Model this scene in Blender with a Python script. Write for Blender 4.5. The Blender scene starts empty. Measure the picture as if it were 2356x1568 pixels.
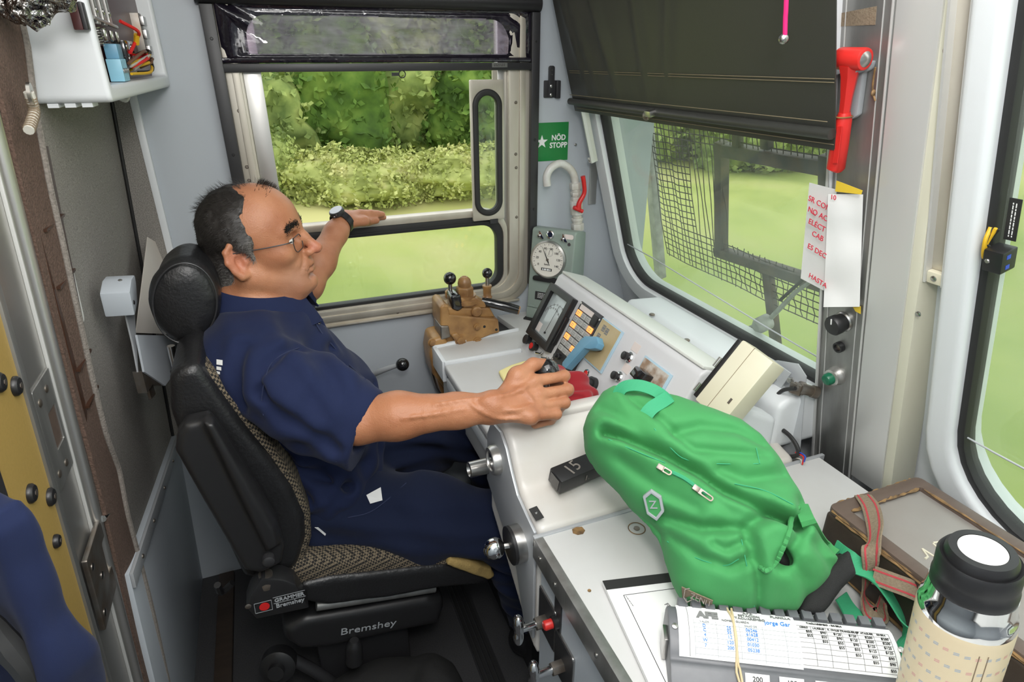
import bpy, bmesh, math, random
import numpy as np
from mathutils import Vector, Matrix

# ------------------------------------------------------------------ camera, sky, light, exposure
scene = bpy.context.scene
COL = scene.collection
FPX, CAM_Z, PITCH, HEAD = 1407.0, 1.52, math.radians(25), math.radians(21.6)
CAM = np.array([0.0, 0.0, CAM_Z])
FWD = np.array([math.sin(HEAD)*math.cos(PITCH), math.cos(HEAD)*math.cos(PITCH), -math.sin(PITCH)])
RGT = np.array([math.cos(HEAD), -math.sin(HEAD), 0.0])
UPV = np.cross(RGT, FWD)
cd = bpy.data.cameras.new('camera'); cam = bpy.data.objects.new('camera', cd); COL.objects.link(cam)
cd.sensor_width = 36.0; cd.lens = 36.0*FPX/2356.0; cd.clip_start = 0.02; cd.clip_end = 300
cam.matrix_world = Matrix(((RGT[0], UPV[0], -FWD[0], CAM[0]), (RGT[1], UPV[1], -FWD[1], CAM[1]),
                           (RGT[2], UPV[2], -FWD[2], CAM[2]), (0, 0, 0, 1)))
scene.camera = cam
scene.view_settings.view_transform = 'Standard'; scene.view_settings.look = 'None'
scene.view_settings.exposure = 0.0; scene.view_settings.gamma = 1.0
scene.view_settings.use_curve_mapping = False
world = bpy.data.worlds.new('overcast_sky'); scene.world = world; world.use_nodes = True
wb = world.node_tree.nodes['Background']; wb.inputs[0].default_value = (0.93, 0.97, 1.0, 1); wb.inputs[1].default_value = 2.0

def area_light(name, loc, target, size, power, color=(1, 1, 1), size_y=None):
    l = bpy.data.lights.new(name, 'AREA'); l.energy = power; l.color = color; l.size = size
    if size_y: l.shape = 'RECTANGLE'; l.size_y = size_y
    o = bpy.data.objects.new(name, l); COL.objects.link(o); o.location = loc
    o.rotation_euler = (Vector(target)-Vector(loc)).to_track_quat('-Z', 'Y').to_euler()
    return o
# the flash on the camera, and an added area light standing in for its bounce off the ceiling
fl_ = bpy.data.lights.new('camera_flash', 'POINT'); fl_.energy = 22.0; fl_.shadow_soft_size = 0.09; fl_.color = (1.0, 0.97, 0.94)
flo = bpy.data.objects.new('camera_flash', fl_); COL.objects.link(flo); flo.location = (0.05, -0.06, 1.78)
area_light('flash_bounce_light', (0.25, 0.35, 2.06), (0.25, 0.45, 0.0), 0.9, 11.0, (1.0, 0.98, 0.96), 0.9)

# ------------------------------------------------------------------ helpers
def ray(x, y): return FPX*FWD + (x-1178.0)*RGT - (y-784.0)*UPV
def at(x, y, X=None, Y=None, Z=None):
    r = ray(x, y)
    s = (X-CAM[0])/r[0] if X is not None else (Y-CAM[1])/r[1] if Y is not None else (Z-CAM[2])/r[2]
    return CAM + r*s
def on(x, y, n, d):
    r = ray(x, y); n = np.asarray(n, float); return CAM + r*((d-n@CAM)/(n@r))
def V3(*a): return np.array(a, float)
def unit(v): v = np.asarray(v, float); return v/np.linalg.norm(v)
def perp(d):
    d = unit(d); a = V3(0, 0, 1) if abs(d[2]) < 0.9 else V3(1, 0, 0)
    u = unit(np.cross(a, d)); return u, np.cross(d, u)

class Frame:
    def __init__(s, o, u, v):
        s.o = np.asarray(o, float); s.u = unit(u); v = np.asarray(v, float)
        s.n = unit(np.cross(s.u, v)); s.v = np.cross(s.n, s.u)
    def p(s, a, b, c=0.0): return s.o + a*s.u + b*s.v + c*s.n
    def px(s, x, y):
        q = on(x, y, s.n, s.n@s.o) - s.o; return float(q@s.u), float(q@s.v)
    def pc(s, x, y, c=0.0): return on(x, y, s.n, s.n@s.o+c)
    def atp(s, x, y, c=0.0): return Frame(s.pc(x, y, c), s.u, s.v)
    def at(s, a, b, c=0.0): f = Frame(s.p(a, b, c), s.u, s.v); return f
WORLD = Frame((0, 0, 0), (1, 0, 0), (0, 1, 0))

class MB:
    def __init__(s): s.v = []; s.f = []; s.n = 0
    def add(s, vs, fs):
        s.v.append(np.asarray(vs, float).reshape(-1, 3)); b = s.n
        s.f += [tuple(i+b for i in f) for f in fs]; s.n += len(s.v[-1]); return s
    def box(s, x0, x1, y0, y1, z0, z1, fr=WORLD):
        vs = [fr.p(a, b, c) for c in (z0, z1) for b in (y0, y1) for a in (x0, x1)]
        return s.add(vs, [(0, 2, 3, 1), (4, 5, 7, 6), (0, 1, 5, 4), (2, 6, 7, 3), (0, 4, 6, 2), (1, 3, 7, 5)])
    def cyl(s, p0, p1, r0, r1=None, n=20, caps=True):
        p0 = np.asarray(p0, float); p1 = np.asarray(p1, float); r1 = r0 if r1 is None else r1
        u, v = perp(p1-p0); a = np.arange(n)*2*math.pi/n
        c = np.cos(a)[:, None]*u + np.sin(a)[:, None]*v
        vs = np.vstack([p0+c*r0, p1+c*r1])
        fs = [(i, (i+1) % n, n+(i+1) % n, n+i) for i in range(n)]
        if caps: fs += [tuple(range(n-1, -1, -1)), tuple(range(n, 2*n))]
        return s.add(vs, fs)
    def lathe(s, prof, o, axis, n=28, ref=None):
        # prof: list of (radius, height along axis)
        o = np.asarray(o, float); w = unit(axis); u, v = perp(w)
        if ref is not None: u = unit(np.asarray(ref)-w*(w@np.asarray(ref))); v = np.cross(w, u)
        a = np.arange(n)*2*math.pi/n; c = np.cos(a)[:, None]*u + np.sin(a)[:, None]*v
        vs = np.vstack([o + w*h + c*max(r, 1e-5) for r, h in prof]); m = len(prof)
        fs = [(k*n+i, k*n+(i+1) % n, (k+1)*n+(i+1) % n, (k+1)*n+i) for k in range(m-1) for i in range(n)]
        fs += [tuple(range(n-1, -1, -1)), tuple(range((m-1)*n, m*n))]
        return s.add(vs, fs)
    def ball(s, c, r, n=20, fr=WORLD):
        r = (r, r, r) if np.isscalar(r) else r; m = n//2; vs = []; fs = []
        for k in range(m+1):
            t = math.pi*k/m
            for i in range(n):
                a = 2*math.pi*i/n; vs.append((r[0]*math.sin(t)*math.cos(a), r[1]*math.sin(t)*math.sin(a), -r[2]*math.cos(t)))
        vs = np.array(vs); vs = np.asarray(c, float) + vs[:, :1]*fr.u + vs[:, 1:2]*fr.v + vs[:, 2:]*fr.n
        for k in range(m):
            for i in range(n):
                q = (k*n+i, k*n+(i+1) % n, (k+1)*n+(i+1) % n, (k+1)*n+i)
                fs.append(q[1:] if k == 0 and False else q)
        return s.add(vs, fs)
    def tube(s, pts, r, n=8, closed=False, caps=True, smooth=0):
        pts = np.asarray(pts, float)
        if smooth: pts = spline(pts, smooth, closed)
        m = len(pts); rr = np.full(m, r) if np.isscalar(r) else np.interp(np.linspace(0, 1, m), np.linspace(0, 1, len(r)), r)
        T = np.roll(pts, -1, 0)-np.roll(pts, 1, 0)
        if not closed: T[0] = pts[1]-pts[0]; T[-1] = pts[-1]-pts[-2]
        T /= np.maximum(np.linalg.norm(T, axis=1), 1e-9)[:, None]
        u, _ = perp(T[0]); a = np.arange(n)*2*math.pi/n; vs = []
        for k in range(m):
            u = u - T[k]*(u@T[k]); u = unit(u); w = np.cross(T[k], u)
            vs.append(pts[k] + rr[k]*(np.cos(a)[:, None]*u + np.sin(a)[:, None]*w))
        fs = []
        for k in range(m if closed else m-1):
            k2 = (k+1) % m
            fs += [(k*n+i, k*n+(i+1) % n, k2*n+(i+1) % n, k2*n+i) for i in range(n)]
        if caps and not closed: fs += [tuple(range(n-1, -1, -1)), tuple(range((m-1)*n, m*n))]
        return s.add(np.vstack(vs), fs)
    def prism(s, poly, fr, c0, c1):
        n = len(poly); vs = [fr.p(a, b, c0) for a, b in poly] + [fr.p(a, b, c1) for a, b in poly]
        fs = [(i, (i+1) % n, n+(i+1) % n, n+i) for i in range(n)] + [tuple(range(n-1, -1, -1)), tuple(range(n, 2*n))]
        return s.add(vs, fs)
    def ring(s, outer, inner, fr, c0, c1):
        # slab with a hole: outer and inner loops of the same length
        n = len(outer); vs = [fr.p(a, b, c) for c in (c0, c1) for L in (outer, inner) for a, b in L]
        fs = []
        for i in range(n):
            j = (i+1) % n
            fs += [(i, n+i, n+j, j), (2*n+i, 2*n+j, 3*n+j, 3*n+i), (i, j, 2*n+j, 2*n+i), (n+i, 3*n+i, 3*n+j, n+j)]
        return s.add(vs, fs)
    def ribbon(s, pts, side, w, t=0.0015, smooth=0):
        # flat band along pts; side = width direction(s)
        pts = np.asarray(pts, float); side = np.asarray(side, float)
        if side.ndim == 1: side = np.tile(side, (len(pts), 1))
        if smooth: pts = spline(pts, smooth); side = spline(side, smooth)
        m = len(pts); ww = np.full(m, w) if np.isscalar(w) else np.interp(np.linspace(0, 1, m), np.linspace(0, 1, len(w)), w)
        T = np.gradient(pts, axis=0); T /= np.maximum(np.linalg.norm(T, axis=1), 1e-9)[:, None]
        S = side - T*(np.sum(side*T, 1))[:, None]; S /= np.maximum(np.linalg.norm(S, axis=1), 1e-9)[:, None]
        N = np.cross(T, S); vs = []; fs = []
        for k in range(m):
            a = S[k]*ww[k]/2; b = N[k]*t/2
            vs += [pts[k]-a-b, pts[k]+a-b, pts[k]+a+b, pts[k]-a+b]
        for k in range(m-1):
            o = 4*k
            for i in range(4): fs.append((o+i, o+(i+1) % 4, o+4+(i+1) % 4, o+4+i))
        fs += [(3, 2, 1, 0), (4*m-4, 4*m-3, 4*m-2, 4*m-1)]
        return s.add(vs, fs)
    def grid(s, P, closed_u=False):
        # P: (m, n, 3) array of points
        m, n = P.shape[:2]; fs = []
        for i in range(m-1):
            for j in range(n if closed_u else n-1):
                fs.append((i*n+j, i*n+(j+1) % n, (i+1)*n+(j+1) % n, (i+1)*n+j))
        return s.add(P.reshape(-1, 3), fs)
    def build(s, name, mat, parent=None, bevel=0.0, seg=2, smooth=True, angle=40, solid=0.0):
        vs = np.vstack(s.v); lo = vs.min(0); hi = vs.max(0); c = (lo+hi)/2
        me = bpy.data.meshes.new(name); me.from_pydata((vs-c).tolist(), [], s.f); me.validate()
        bm = bmesh.new(); bm.from_mesh(me)
        bmesh.ops.recalc_face_normals(bm, faces=bm.faces)
        if solid:
            bmesh.ops.solidify(bm, geom=bm.faces[:], thickness=solid)
        if bevel:
            es = [e for e in bm.edges if len(e.link_faces) == 2 and e.calc_face_angle(0) > 0.5]
            if es: bmesh.ops.bevel(bm, geom=es, offset=bevel, segments=seg, profile=0.6, affect='EDGES', clamp_overlap=True)
        bm.to_mesh(me); bm.free()
        if smooth:
            me.shade_smooth(); me.set_sharp_from_angle(angle=math.radians(angle))
        return link(name, me, mat, parent, c)

def spline(pts, k, closed=False):
    pts = np.asarray(pts, float); n = len(pts)
    if n < 3: return pts
    P = pts if not closed else pts; out = []
    for i in range(n if closed else n-1):
        p0 = P[(i-1) % n] if closed or i > 0 else 2*P[0]-P[1]
        p1 = P[i]; p2 = P[(i+1) % n]
        p3 = P[(i+2) % n] if closed or i+2 < n else 2*P[-1]-P[-2]
        for t in np.arange(k)/k:
            out.append(0.5*((2*p1)+(-p0+p2)*t+(2*p0-5*p1+4*p2-p3)*t*t+(-p0+3*p1-3*p2+p3)*t**3))
    if not closed: out.append(P[-1])
    return np.array(out)

def wloc(o):
    L = Vector((0, 0, 0))
    while o: L += o.location; o = o.parent
    return np.array(L)
def link(name, me, mat, parent=None, c=(0, 0, 0)):
    o = bpy.data.objects.new(name, me); COL.objects.link(o)
    if mat is not None: me.materials.append(mat if not isinstance(mat, str) else M[mat])
    if parent is not None: o.parent = parent; o.location = np.asarray(c)-wloc(parent)
    else: o.location = c
    return o
def tag(o, label, cat, group=None, kind=None):
    o['label'] = label; o['category'] = cat
    if group: o['group'] = group
    if kind: o['kind'] = kind
    return o
def struct(o, label=None):
    o['kind'] = 'structure'
    if label: o['label'] = label
    return o
def thing(name, label, cat, loc, group=None):
    o = bpy.data.objects.new(name, None); COL.objects.link(o); o.location = loc; o.empty_display_size = 0.05
    return tag(o, label, cat, group)
def pl(o, label): o['label'] = label; return o

TEXTS = []; DEAD = []
def text(*a, **k): TEXTS.append((a, k))
def flush_texts():
    made = [text_curve(*a, **k) for a, k in TEXTS]; dg = bpy.context.evaluated_depsgraph_get()
    for (a, k), t in zip(TEXTS, made): text_mesh(dg, t, *a, **k)
    for t in DEAD: cu = t.data; bpy.data.objects.remove(t); bpy.data.curves.remove(cu)
def bars(name, fr, w, rows, pitch, parent, m='grey_print', h=0.35, seed=1):
    # print too small to read: short dashes in rows
    r = random.Random(seed); mb = MB()
    for i in range(rows):
        x = -w/2; y = (rows-1)*pitch/2-i*pitch
        while x < w/2-pitch*0.4:
            L = min(pitch*r.uniform(0.5, 1.6), w/2-x); mb.box(x, x+L, y-pitch*h/2, y+pitch*h/2, 0, 0.0002, fr); x += L+pitch*0.35
    return mb.build(name, m, parent, smooth=False)
def text_curve(name, s, fr, size, mat, parent=None, align='CENTER', ext=0.0004, sx=1.0, bold=0.0, lift=0.0004):
    cu = bpy.data.curves.new(name, 'FONT'); cu.body = s; cu.size = size; cu.align_x = align; cu.align_y = 'CENTER'
    cu.extrude = ext; cu.offset = bold; cu.resolution_u = 3
    t = bpy.data.objects.new(name, cu); COL.objects.link(t); return t
def text_mesh(dg, t, name, s, fr, size, mat, parent=None, align='CENTER', ext=0.0004, sx=1.0, bold=0.0, lift=0.0004):
    cu = t.data; me0 = t.evaluated_get(dg).to_mesh()
    vs = np.array([v.co[:] for v in me0.vertices]); fs = [tuple(p.vertices) for p in me0.polygons]
    t.evaluated_get(dg).to_mesh_clear(); DEAD.append(t)
    if len(vs) == 0: return None
    mb = MB(); mb.add(fr.o + vs[:, :1]*sx*fr.u + vs[:, 1:2]*fr.v + (vs[:, 2:]+ext+lift)*fr.n, fs)
    return mb.build(name, mat, parent, smooth=False)

def rrect(x0, x1, y0, y1, r, n=8):
    r = [r]*4 if np.isscalar(r) else r; out = []
    for (cx, cy, a0, q) in ((x1, y0, -90, r[0]), (x1, y1, 0, r[1]), (x0, y1, 90, r[2]), (x0, y0, 180, r[3])):
        sx = cx - q if cx == x1 else cx + q; sy = cy + q if cy == y0 else cy - q
        for i in range(n+1):
            a = math.radians(a0+90*i/n); out.append((sx+q*math.cos(a), sy+q*math.sin(a)))
    return out

# ------------------------------------------------------------------ signed distance modelling (smooth organic shapes)
class SDF:
    def __init__(s): s.ops = []
    def add(s, fn, c, r, k=0.01, mode='u'): s.ops.append((fn, np.asarray(c, float), r, k, mode)); return s
    def cap(s, a, b, ra, rb=None, k=0.01, mode='u'):
        a = np.asarray(a, float); b = np.asarray(b, float); rb = ra if rb is None else rb
        ba = b-a; L2 = max(ba@ba, 1e-12)
        def fn(p):
            pa = p-a; h = np.clip((pa@ba)/L2, 0, 1)
            return np.linalg.norm(pa-h[..., None]*ba, axis=-1)-(ra+(rb-ra)*h)
        return s.add(fn, (a+b)/2, math.sqrt(L2)/2+max(ra, rb), k, mode)
    def chain(s, pts, rs, k=0.01, mode='u'):
        for i in range(len(pts)-1): s.cap(pts[i], pts[i+1], rs[i], rs[i+1], k, mode)
        return s
    def ell(s, c, r, fr=WORLD, k=0.01, mode='u'):
        c = np.asarray(c, float); r = np.asarray(r, float); A = np.stack([fr.u, fr.v, fr.n], 1)
        def fn(p):
            q = (p-c)@A; k0 = np.linalg.norm(q/r, axis=-1); k1 = np.linalg.norm(q/(r*r), axis=-1)
            return k0*(k0-1.0)/np.maximum(k1, 1e-9)
        return s.add(fn, c, r.max(), k, mode)
    def rbox(s, c, h, rad, fr=WORLD, k=0.01, mode='u'):
        c = np.asarray(c, float); h = np.asarray(h, float)-rad; A = np.stack([fr.u, fr.v, fr.n], 1)
        def fn(p):
            q = np.abs((p-c)@A)-h
            return np.linalg.norm(np.maximum(q, 0), axis=-1)+np.minimum(q.max(-1), 0)-rad
        return s.add(fn, c, np.linalg.norm(h)+rad, k, mode)
    def plane(s, o, n, k=0.004, mode='i'):
        o = np.asarray(o, float); n = unit(n)
        return s.add(lambda p: (p-o)@n, o, 99.0, k, mode)
    def ext(s, poly, fr, c0, c1, rad, k=0.01, mode='u'):
        poly = np.asarray(poly, float); cm = (c0+c1)/2; hh = abs(c1-c0)/2-rad; A = np.stack([fr.u, fr.v, fr.n], 1)
        lo = poly.min(0); hi = poly.max(0); ctr = fr.p((lo[0]+hi[0])/2, (lo[1]+hi[1])/2, cm)
        R = math.hypot(np.linalg.norm(hi-lo)/2, hh+rad)
        def fn(p):
            q = (p-fr.o)@A; d2 = poly2(q[..., :2], poly)+rad; dz = np.abs(q[..., 2]-cm)-hh
            return np.hypot(np.maximum(d2, 0), np.maximum(dz, 0))+np.minimum(np.maximum(d2, dz), 0)-rad
        return s.add(fn, ctr, R, k, mode)
    def disp(s, fn): s.ops.append((fn, np.zeros(3), 99.0, 0, 'd')); return s
    def ev(s, p, ctr=None, rad=0.0):
        # p: (nb, m, 3) blocks with centres ctr, or (m, 3)
        d = np.full(p.shape[:-1], 9.0)
        for fn, c, r, k, mode in s.ops:
            if ctr is None or r > 50: sel = slice(None)
            else:
                sel = np.linalg.norm(ctr-c, axis=1) < r+rad+2*k+0.02
                if not sel.any(): continue
            if mode == 'd':
                m = np.abs(d) < 0.045
                if m.any(): d[m] = d[m]+fn(p[m], d[m])
                continue
            b = fn(p[sel]); a = d[sel]
            if mode == 'u':
                h = np.maximum(k-np.abs(a-b), 0)/k; d[sel] = np.minimum(a, b)-h*h*k*0.25
            else:
                if mode == 's': b = -b
                h = np.maximum(k-np.abs(a-b), 0)/k; d[sel] = np.maximum(a, b)+h*h*k*0.25
        return d
    def bounds(s):
        cs = [(c, r) for fn, c, r, k, m in s.ops if m == 'u']
        return np.min([c-r for c, r in cs], 0)-0.01, np.max([c+r for c, r in cs], 0)+0.01
    def mesh(s, name, h, mat, parent=None, B=12, relax=1):
        lo, hi = s.bounds(); n = np.ceil((hi-lo)/(h*B)).astype(int)
        I = np.stack(np.meshgrid(*[np.arange(k) for k in n], indexing='ij'), -1).reshape(-1, 3)
        ctr = lo+(I+0.5)*h*B; rad = h*B*0.5*math.sqrt(3)
        d = s.ev(ctr[:, None, :], ctr, rad)[:, 0]
        keep = np.abs(d) < rad*1.6; I = I[keep]; ctr = ctr[keep]
        g = np.stack(np.meshgrid(*[np.arange(B+1)]*3, indexing='ij'), -1).reshape(-1, 3)
        D = np.empty((len(I), (B+1)**3))
        for a in range(0, len(I), 400):
            D[a:a+400] = s.ev(lo+(I[a:a+400, None, :]*B+g[None])*h, ctr[a:a+400], rad)
        D = D.reshape(-1, B+1, B+1, B+1); S = D < 0
        N = n*B+2; key = lambda c: (c[:, 0]*N[1]+c[:, 1])*N[2]+c[:, 2]
        cnt = sum(S[:, i:B+i, j:B+j, k:B+k].astype(np.int8) for i in (0, 1) for j in (0, 1) for k in (0, 1))
        b, i, j, k = np.nonzero((cnt > 0) & (cnt < 8)); cell = np.stack([i, j, k], 1)
        acc = np.zeros((len(b), 3)); w = np.zeros(len(b))
        offs = [(x, y, z) for x in (0, 1) for y in (0, 1) for z in (0, 1)]
        for o0 in offs:
            for ax in range(3):
                if o0[ax]: continue
                o1 = list(o0); o1[ax] = 1
                d0 = D[b, i+o0[0], j+o0[1], k+o0[2]]; d1 = D[b, i+o1[0], j+o1[1], k+o1[2]]
                m = (d0 < 0) != (d1 < 0); t = np.where(m, d0/np.where(m, d0-d1, 1), 0)
                pt = cell+np.array(o0); pt = pt.astype(float); pt[:, ax] += t
                acc[m] += pt[m]; w += m
        pos = lo+(I[b]*B+acc/np.maximum(w, 1)[:, None])*h
        ids = key(I[b]*B+cell); order = np.argsort(ids); sid = ids[order]; quads = []
        for ax in range(3):
            a1, a2 = (ax+1) % 3, (ax+2) % 3
            sl0 = S[:, :B, :B, :B]; sh = [slice(0, B)]*3; sh[ax] = slice(1, B+1)
            sl1 = S[(slice(None),)+tuple(sh)]
            bb, x, y, z = np.nonzero(sl0 != sl1); c = I[bb]*B+np.stack([x, y, z], 1); flip = sl0[bb, x, y, z]
            q = []
            for da, db in ((0, 0), (1, 0), (1, 1), (0, 1)):
                cc = c.copy(); cc[:, a1] -= da; cc[:, a2] -= db
                kk = key(cc); ix = np.clip(np.searchsorted(sid, kk), 0, len(sid)-1)
                q.append(np.where(sid[ix] == kk, order[ix], -1))
            q = np.stack(q, 1); ok = (q >= 0).all(1); q = q[ok]; fl = flip[ok]
            q[~fl] = q[~fl][:, ::-1]; quads.append(q)
        F = np.vstack(quads)
        for _ in range(relax):
            A = np.zeros_like(pos); W = np.zeros(len(pos))
            for u in range(4):
                p0, p1 = F[:, u], F[:, (u+1) % 4]
                np.add.at(A, p0, pos[p1]); np.add.at(W, p0, 1); np.add.at(A, p1, pos[p0]); np.add.at(W, p1, 1)
            pos = pos*0.5+0.5*np.where(W[:, None] > 0, A/np.maximum(W, 1)[:, None], pos)
        c = (pos.min(0)+pos.max(0))/2
        me = bpy.data.meshes.new(name); me.vertices.add(len(pos)); me.vertices.foreach_set('co', (pos-c).ravel())
        me.loops.add(F.size); me.loops.foreach_set('vertex_index', F.ravel())
        me.polygons.add(len(F)); me.polygons.foreach_set('loop_start', np.arange(len(F))*4)
        me.polygons.foreach_set('loop_total', np.full(len(F), 4)); me.update(calc_edges=True); me.validate()
        me.shade_smooth()
        return link(name, me, mat, parent, c)

def poly2(p, V):
    d = np.full(p.shape[:-1], 1e9); sg = np.ones(p.shape[:-1]); n = len(V); j = n-1
    for i in range(n):
        e = V[j]-V[i]; w = p-V[i]; t = np.clip((w@e)/max(e@e, 1e-12), 0, 1)
        b = w-t[..., None]*e; d = np.minimum(d, b[..., 0]**2+b[..., 1]**2)
        c1 = p[..., 1] >= V[i][1]; c2 = p[..., 1] < V[j][1]; c3 = e[0]*w[..., 1] > e[1]*w[..., 0]
        fl = (c1 & c2 & c3) | (~c1 & ~c2 & ~c3); sg = np.where(fl, -sg, sg); j = i
    return sg*np.sqrt(d)
def line2(p, pts):
    d = np.full(p.shape[:-1], 1e9)
    for a, b in zip(pts[:-1], pts[1:]):
        e = b-a; w = p-a; t = np.clip((w@e)/max(e@e, 1e-12), 0, 1); q = w-t[..., None]*e
        d = np.minimum(d, np.sum(q*q, -1))
    return np.sqrt(d)
_rs = np.random.RandomState(7); _LAT = _rs.rand(32, 32, 32)
def vnoise(p, f):
    q = p*f; i = np.floor(q).astype(int); t = q-i; t = t*t*(3-2*t); i %= 32; j = (i+1) % 32
    r = 0
    for a in (0, 1):
        for b in (0, 1):
            for c in (0, 1):
                w = (t[..., 0] if a else 1-t[..., 0])*(t[..., 1] if b else 1-t[..., 1])*(t[..., 2] if c else 1-t[..., 2])
                r = r+w*_LAT[(j if a else i)[..., 0], (j if b else i)[..., 1], (j if c else i)[..., 2]]
    return r-0.5

# ------------------------------------------------------------------ materials
M = {}
def mat(name, col, rough=0.5, metal=0.0, noise=None, bump=None, spec=0.5, emit=None, trans=0.0, alpha=1.0, sheen=0.0, coat=0.0, sss=0.0):
    """noise=(scale, colour2, contrast, (sx,sy,sz)), bump=(scale, strength, dist, stretch)"""
    m = bpy.data.materials.new(name); m.use_nodes = True; nt = m.node_tree; b = nt.nodes['Principled BSDF']
    b.inputs['Base Color'].default_value = (*col, 1); b.inputs['Roughness'].default_value = rough
    b.inputs['Metallic'].default_value = metal; b.inputs['Specular IOR Level'].default_value = spec
    if coat: b.inputs['Coat Weight'].default_value = coat
    if sheen: b.inputs['Sheen Weight'].default_value = sheen
    if sss:
        b.inputs['Subsurface Weight'].default_value = sss; b.inputs['Subsurface Radius'].default_value = (0.006, 0.002, 0.001)
        b.inputs['Subsurface Scale'].default_value = 1.0
    if trans: b.inputs['Transmission Weight'].default_value = trans
    if emit: b.inputs['Emission Color'].default_value = (*emit[0], 1); b.inputs['Emission Strength'].default_value = emit[1]
    tc = nt.nodes.new('ShaderNodeTexCoord')
    def coord(st):
        if st is None: return tc.outputs['Object']
        mp = nt.nodes.new('ShaderNodeMapping'); mp.inputs['Scale'].default_value = st
        nt.links.new(tc.outputs['Object'], mp.inputs['Vector']); return mp.outputs['Vector']
    if noise:
        sc, c2, con = noise[:3]; st = noise[3] if len(noise) > 3 else None
        nz = nt.nodes.new('ShaderNodeTexNoise'); nz.inputs['Scale'].default_value = sc; nz.inputs['Detail'].default_value = 5
        nt.links.new(coord(st), nz.inputs['Vector'])
        rp = nt.nodes.new('ShaderNodeValToRGB'); rp.color_ramp.elements[0].position = 0.5-con; rp.color_ramp.elements[1].position = 0.5+con
        rp.color_ramp.elements[0].color = (*col, 1); rp.color_ramp.elements[1].color = (*c2, 1)
        nt.links.new(nz.outputs['Fac'], rp.inputs['Fac']); nt.links.new(rp.outputs['Color'], b.inputs['Base Color'])
    if bump:
        sc, stg, dist = bump[:3]; st = bump[3] if len(bump) > 3 else None
        nz = nt.nodes.new('ShaderNodeTexNoise'); nz.inputs['Scale'].default_value = sc; nz.inputs['Detail'].default_value = 4
        nt.links.new(coord(st), nz.inputs['Vector'])
        bp = nt.nodes.new('ShaderNodeBump'); bp.inputs['Strength'].default_value = stg; bp.inputs['Distance'].default_value = dist
        nt.links.new(nz.outputs['Fac'], bp.inputs['Height']); nt.links.new(bp.outputs['Normal'], b.inputs['Normal'])
    M[name] = m; return m
def nodes(m): return m.node_tree.nodes, m.node_tree.links, m.node_tree.nodes['Principled BSDF']
def glass(name, tint, haze, hcol=(0.8, 0.85, 0.8), refl=1.0):
    m = bpy.data.materials.new(name); m.use_nodes = True; nt = m.node_tree; nt.nodes.clear(); N = nt.nodes.new
    out = N('ShaderNodeOutputMaterial'); tr = N('ShaderNodeBsdfTransparent'); tr.inputs[0].default_value = (*tint, 1)
    gl = N('ShaderNodeBsdfGlossy'); gl.inputs['Roughness'].default_value = 0.02; lw = N('ShaderNodeLayerWeight'); lw.inputs[0].default_value = 0.5
    pw = N('ShaderNodeMath'); pw.operation = 'POWER'; pw.inputs[1].default_value = 5.0; fr = N('ShaderNodeMath'); fr.operation = 'MULTIPLY_ADD'; fr.inputs[1].default_value = 0.6; fr.inputs[2].default_value = 0.03
    nt.links.new(lw.outputs['Facing'], pw.inputs[0]); nt.links.new(pw.outputs[0], fr.inputs[0])
    mx = N('ShaderNodeMixShader'); df = N('ShaderNodeBsdfDiffuse'); df.inputs[0].default_value = (*hcol, 1); m2 = N('ShaderNodeMixShader')
    nz = N('ShaderNodeTexNoise'); nz.inputs['Scale'].default_value = 5; mp = N('ShaderNodeMath'); mp.operation = 'MULTIPLY'; mp.inputs[1].default_value = 2*haze
    L = nt.links.new; L(nz.outputs['Fac'], mp.inputs[0]); L(mp.outputs[0], m2.inputs[0]); L(tr.outputs[0], m2.inputs[1]); L(df.outputs[0], m2.inputs[2])
    mr = N('ShaderNodeMath'); mr.operation = 'MULTIPLY'; mr.inputs[1].default_value = refl; L(fr.outputs[0], mr.inputs[0]); L(mr.outputs[0], mx.inputs[0])
    L(m2.outputs[0], mx.inputs[1]); L(gl.outputs[0], mx.inputs[2]); L(mx.outputs[0], out.inputs[0]); M[name] = m; return m

mat('grey_paint', (0.50, 0.54, 0.58), 0.42, noise=(6, (0.47, 0.51, 0.55), 0.3), bump=(300, 0.05, 0.001))
mat('white_grp', (0.76, 0.785, 0.80), 0.35, noise=(4, (0.72, 0.75, 0.77), 0.3), bump=(120, 0.05, 0.001))
mat('cover_white', (0.70, 0.69, 0.67), 0.34, noise=(7, (0.62, 0.58, 0.52), 0.22), bump=(90, 0.05, 0.001))
mat('desk_white', (0.61, 0.615, 0.61), 0.42, noise=(8, (0.56, 0.555, 0.54), 0.25), bump=(200, 0.04, 0.001))
mat('carpet', (0.16, 0.152, 0.14), 0.95, noise=(420, (0.38, 0.355, 0.32), 0.22), bump=(600, 0.5, 0.002))
mat('felt', (0.075, 0.048, 0.035), 0.95, noise=(260, (0.16, 0.10, 0.075), 0.25), bump=(300, 0.6, 0.003))
mat('felt_edge', (0.28, 0.25, 0.22), 0.95, noise=(300, (0.18, 0.16, 0.14), 0.2), bump=(300, 0.6, 0.003))
mat('aluminium', (0.62, 0.61, 0.58), 0.34, 0.85, noise=(9, (0.52, 0.51, 0.49), 0.25, (1, 1, 0.15)))
mat('old_aluminium', (0.66, 0.62, 0.54), 0.4, 0.55, noise=(12, (0.50, 0.46, 0.38), 0.2, (1, 1, 0.3)))
mat('brushed_steel', (0.24, 0.24, 0.225), 0.4, 0.75, noise=(40, (0.42, 0.42, 0.41), 0.3, (1, 1, 0.04)), bump=(200, 0.05, 0.001, (1, 1, 0.05)))
mat('pale_aluminium', (0.66, 0.66, 0.645), 0.38, 0.35, noise=(40, (0.66, 0.66, 0.64), 0.3, (1, 1, 0.04)))
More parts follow.
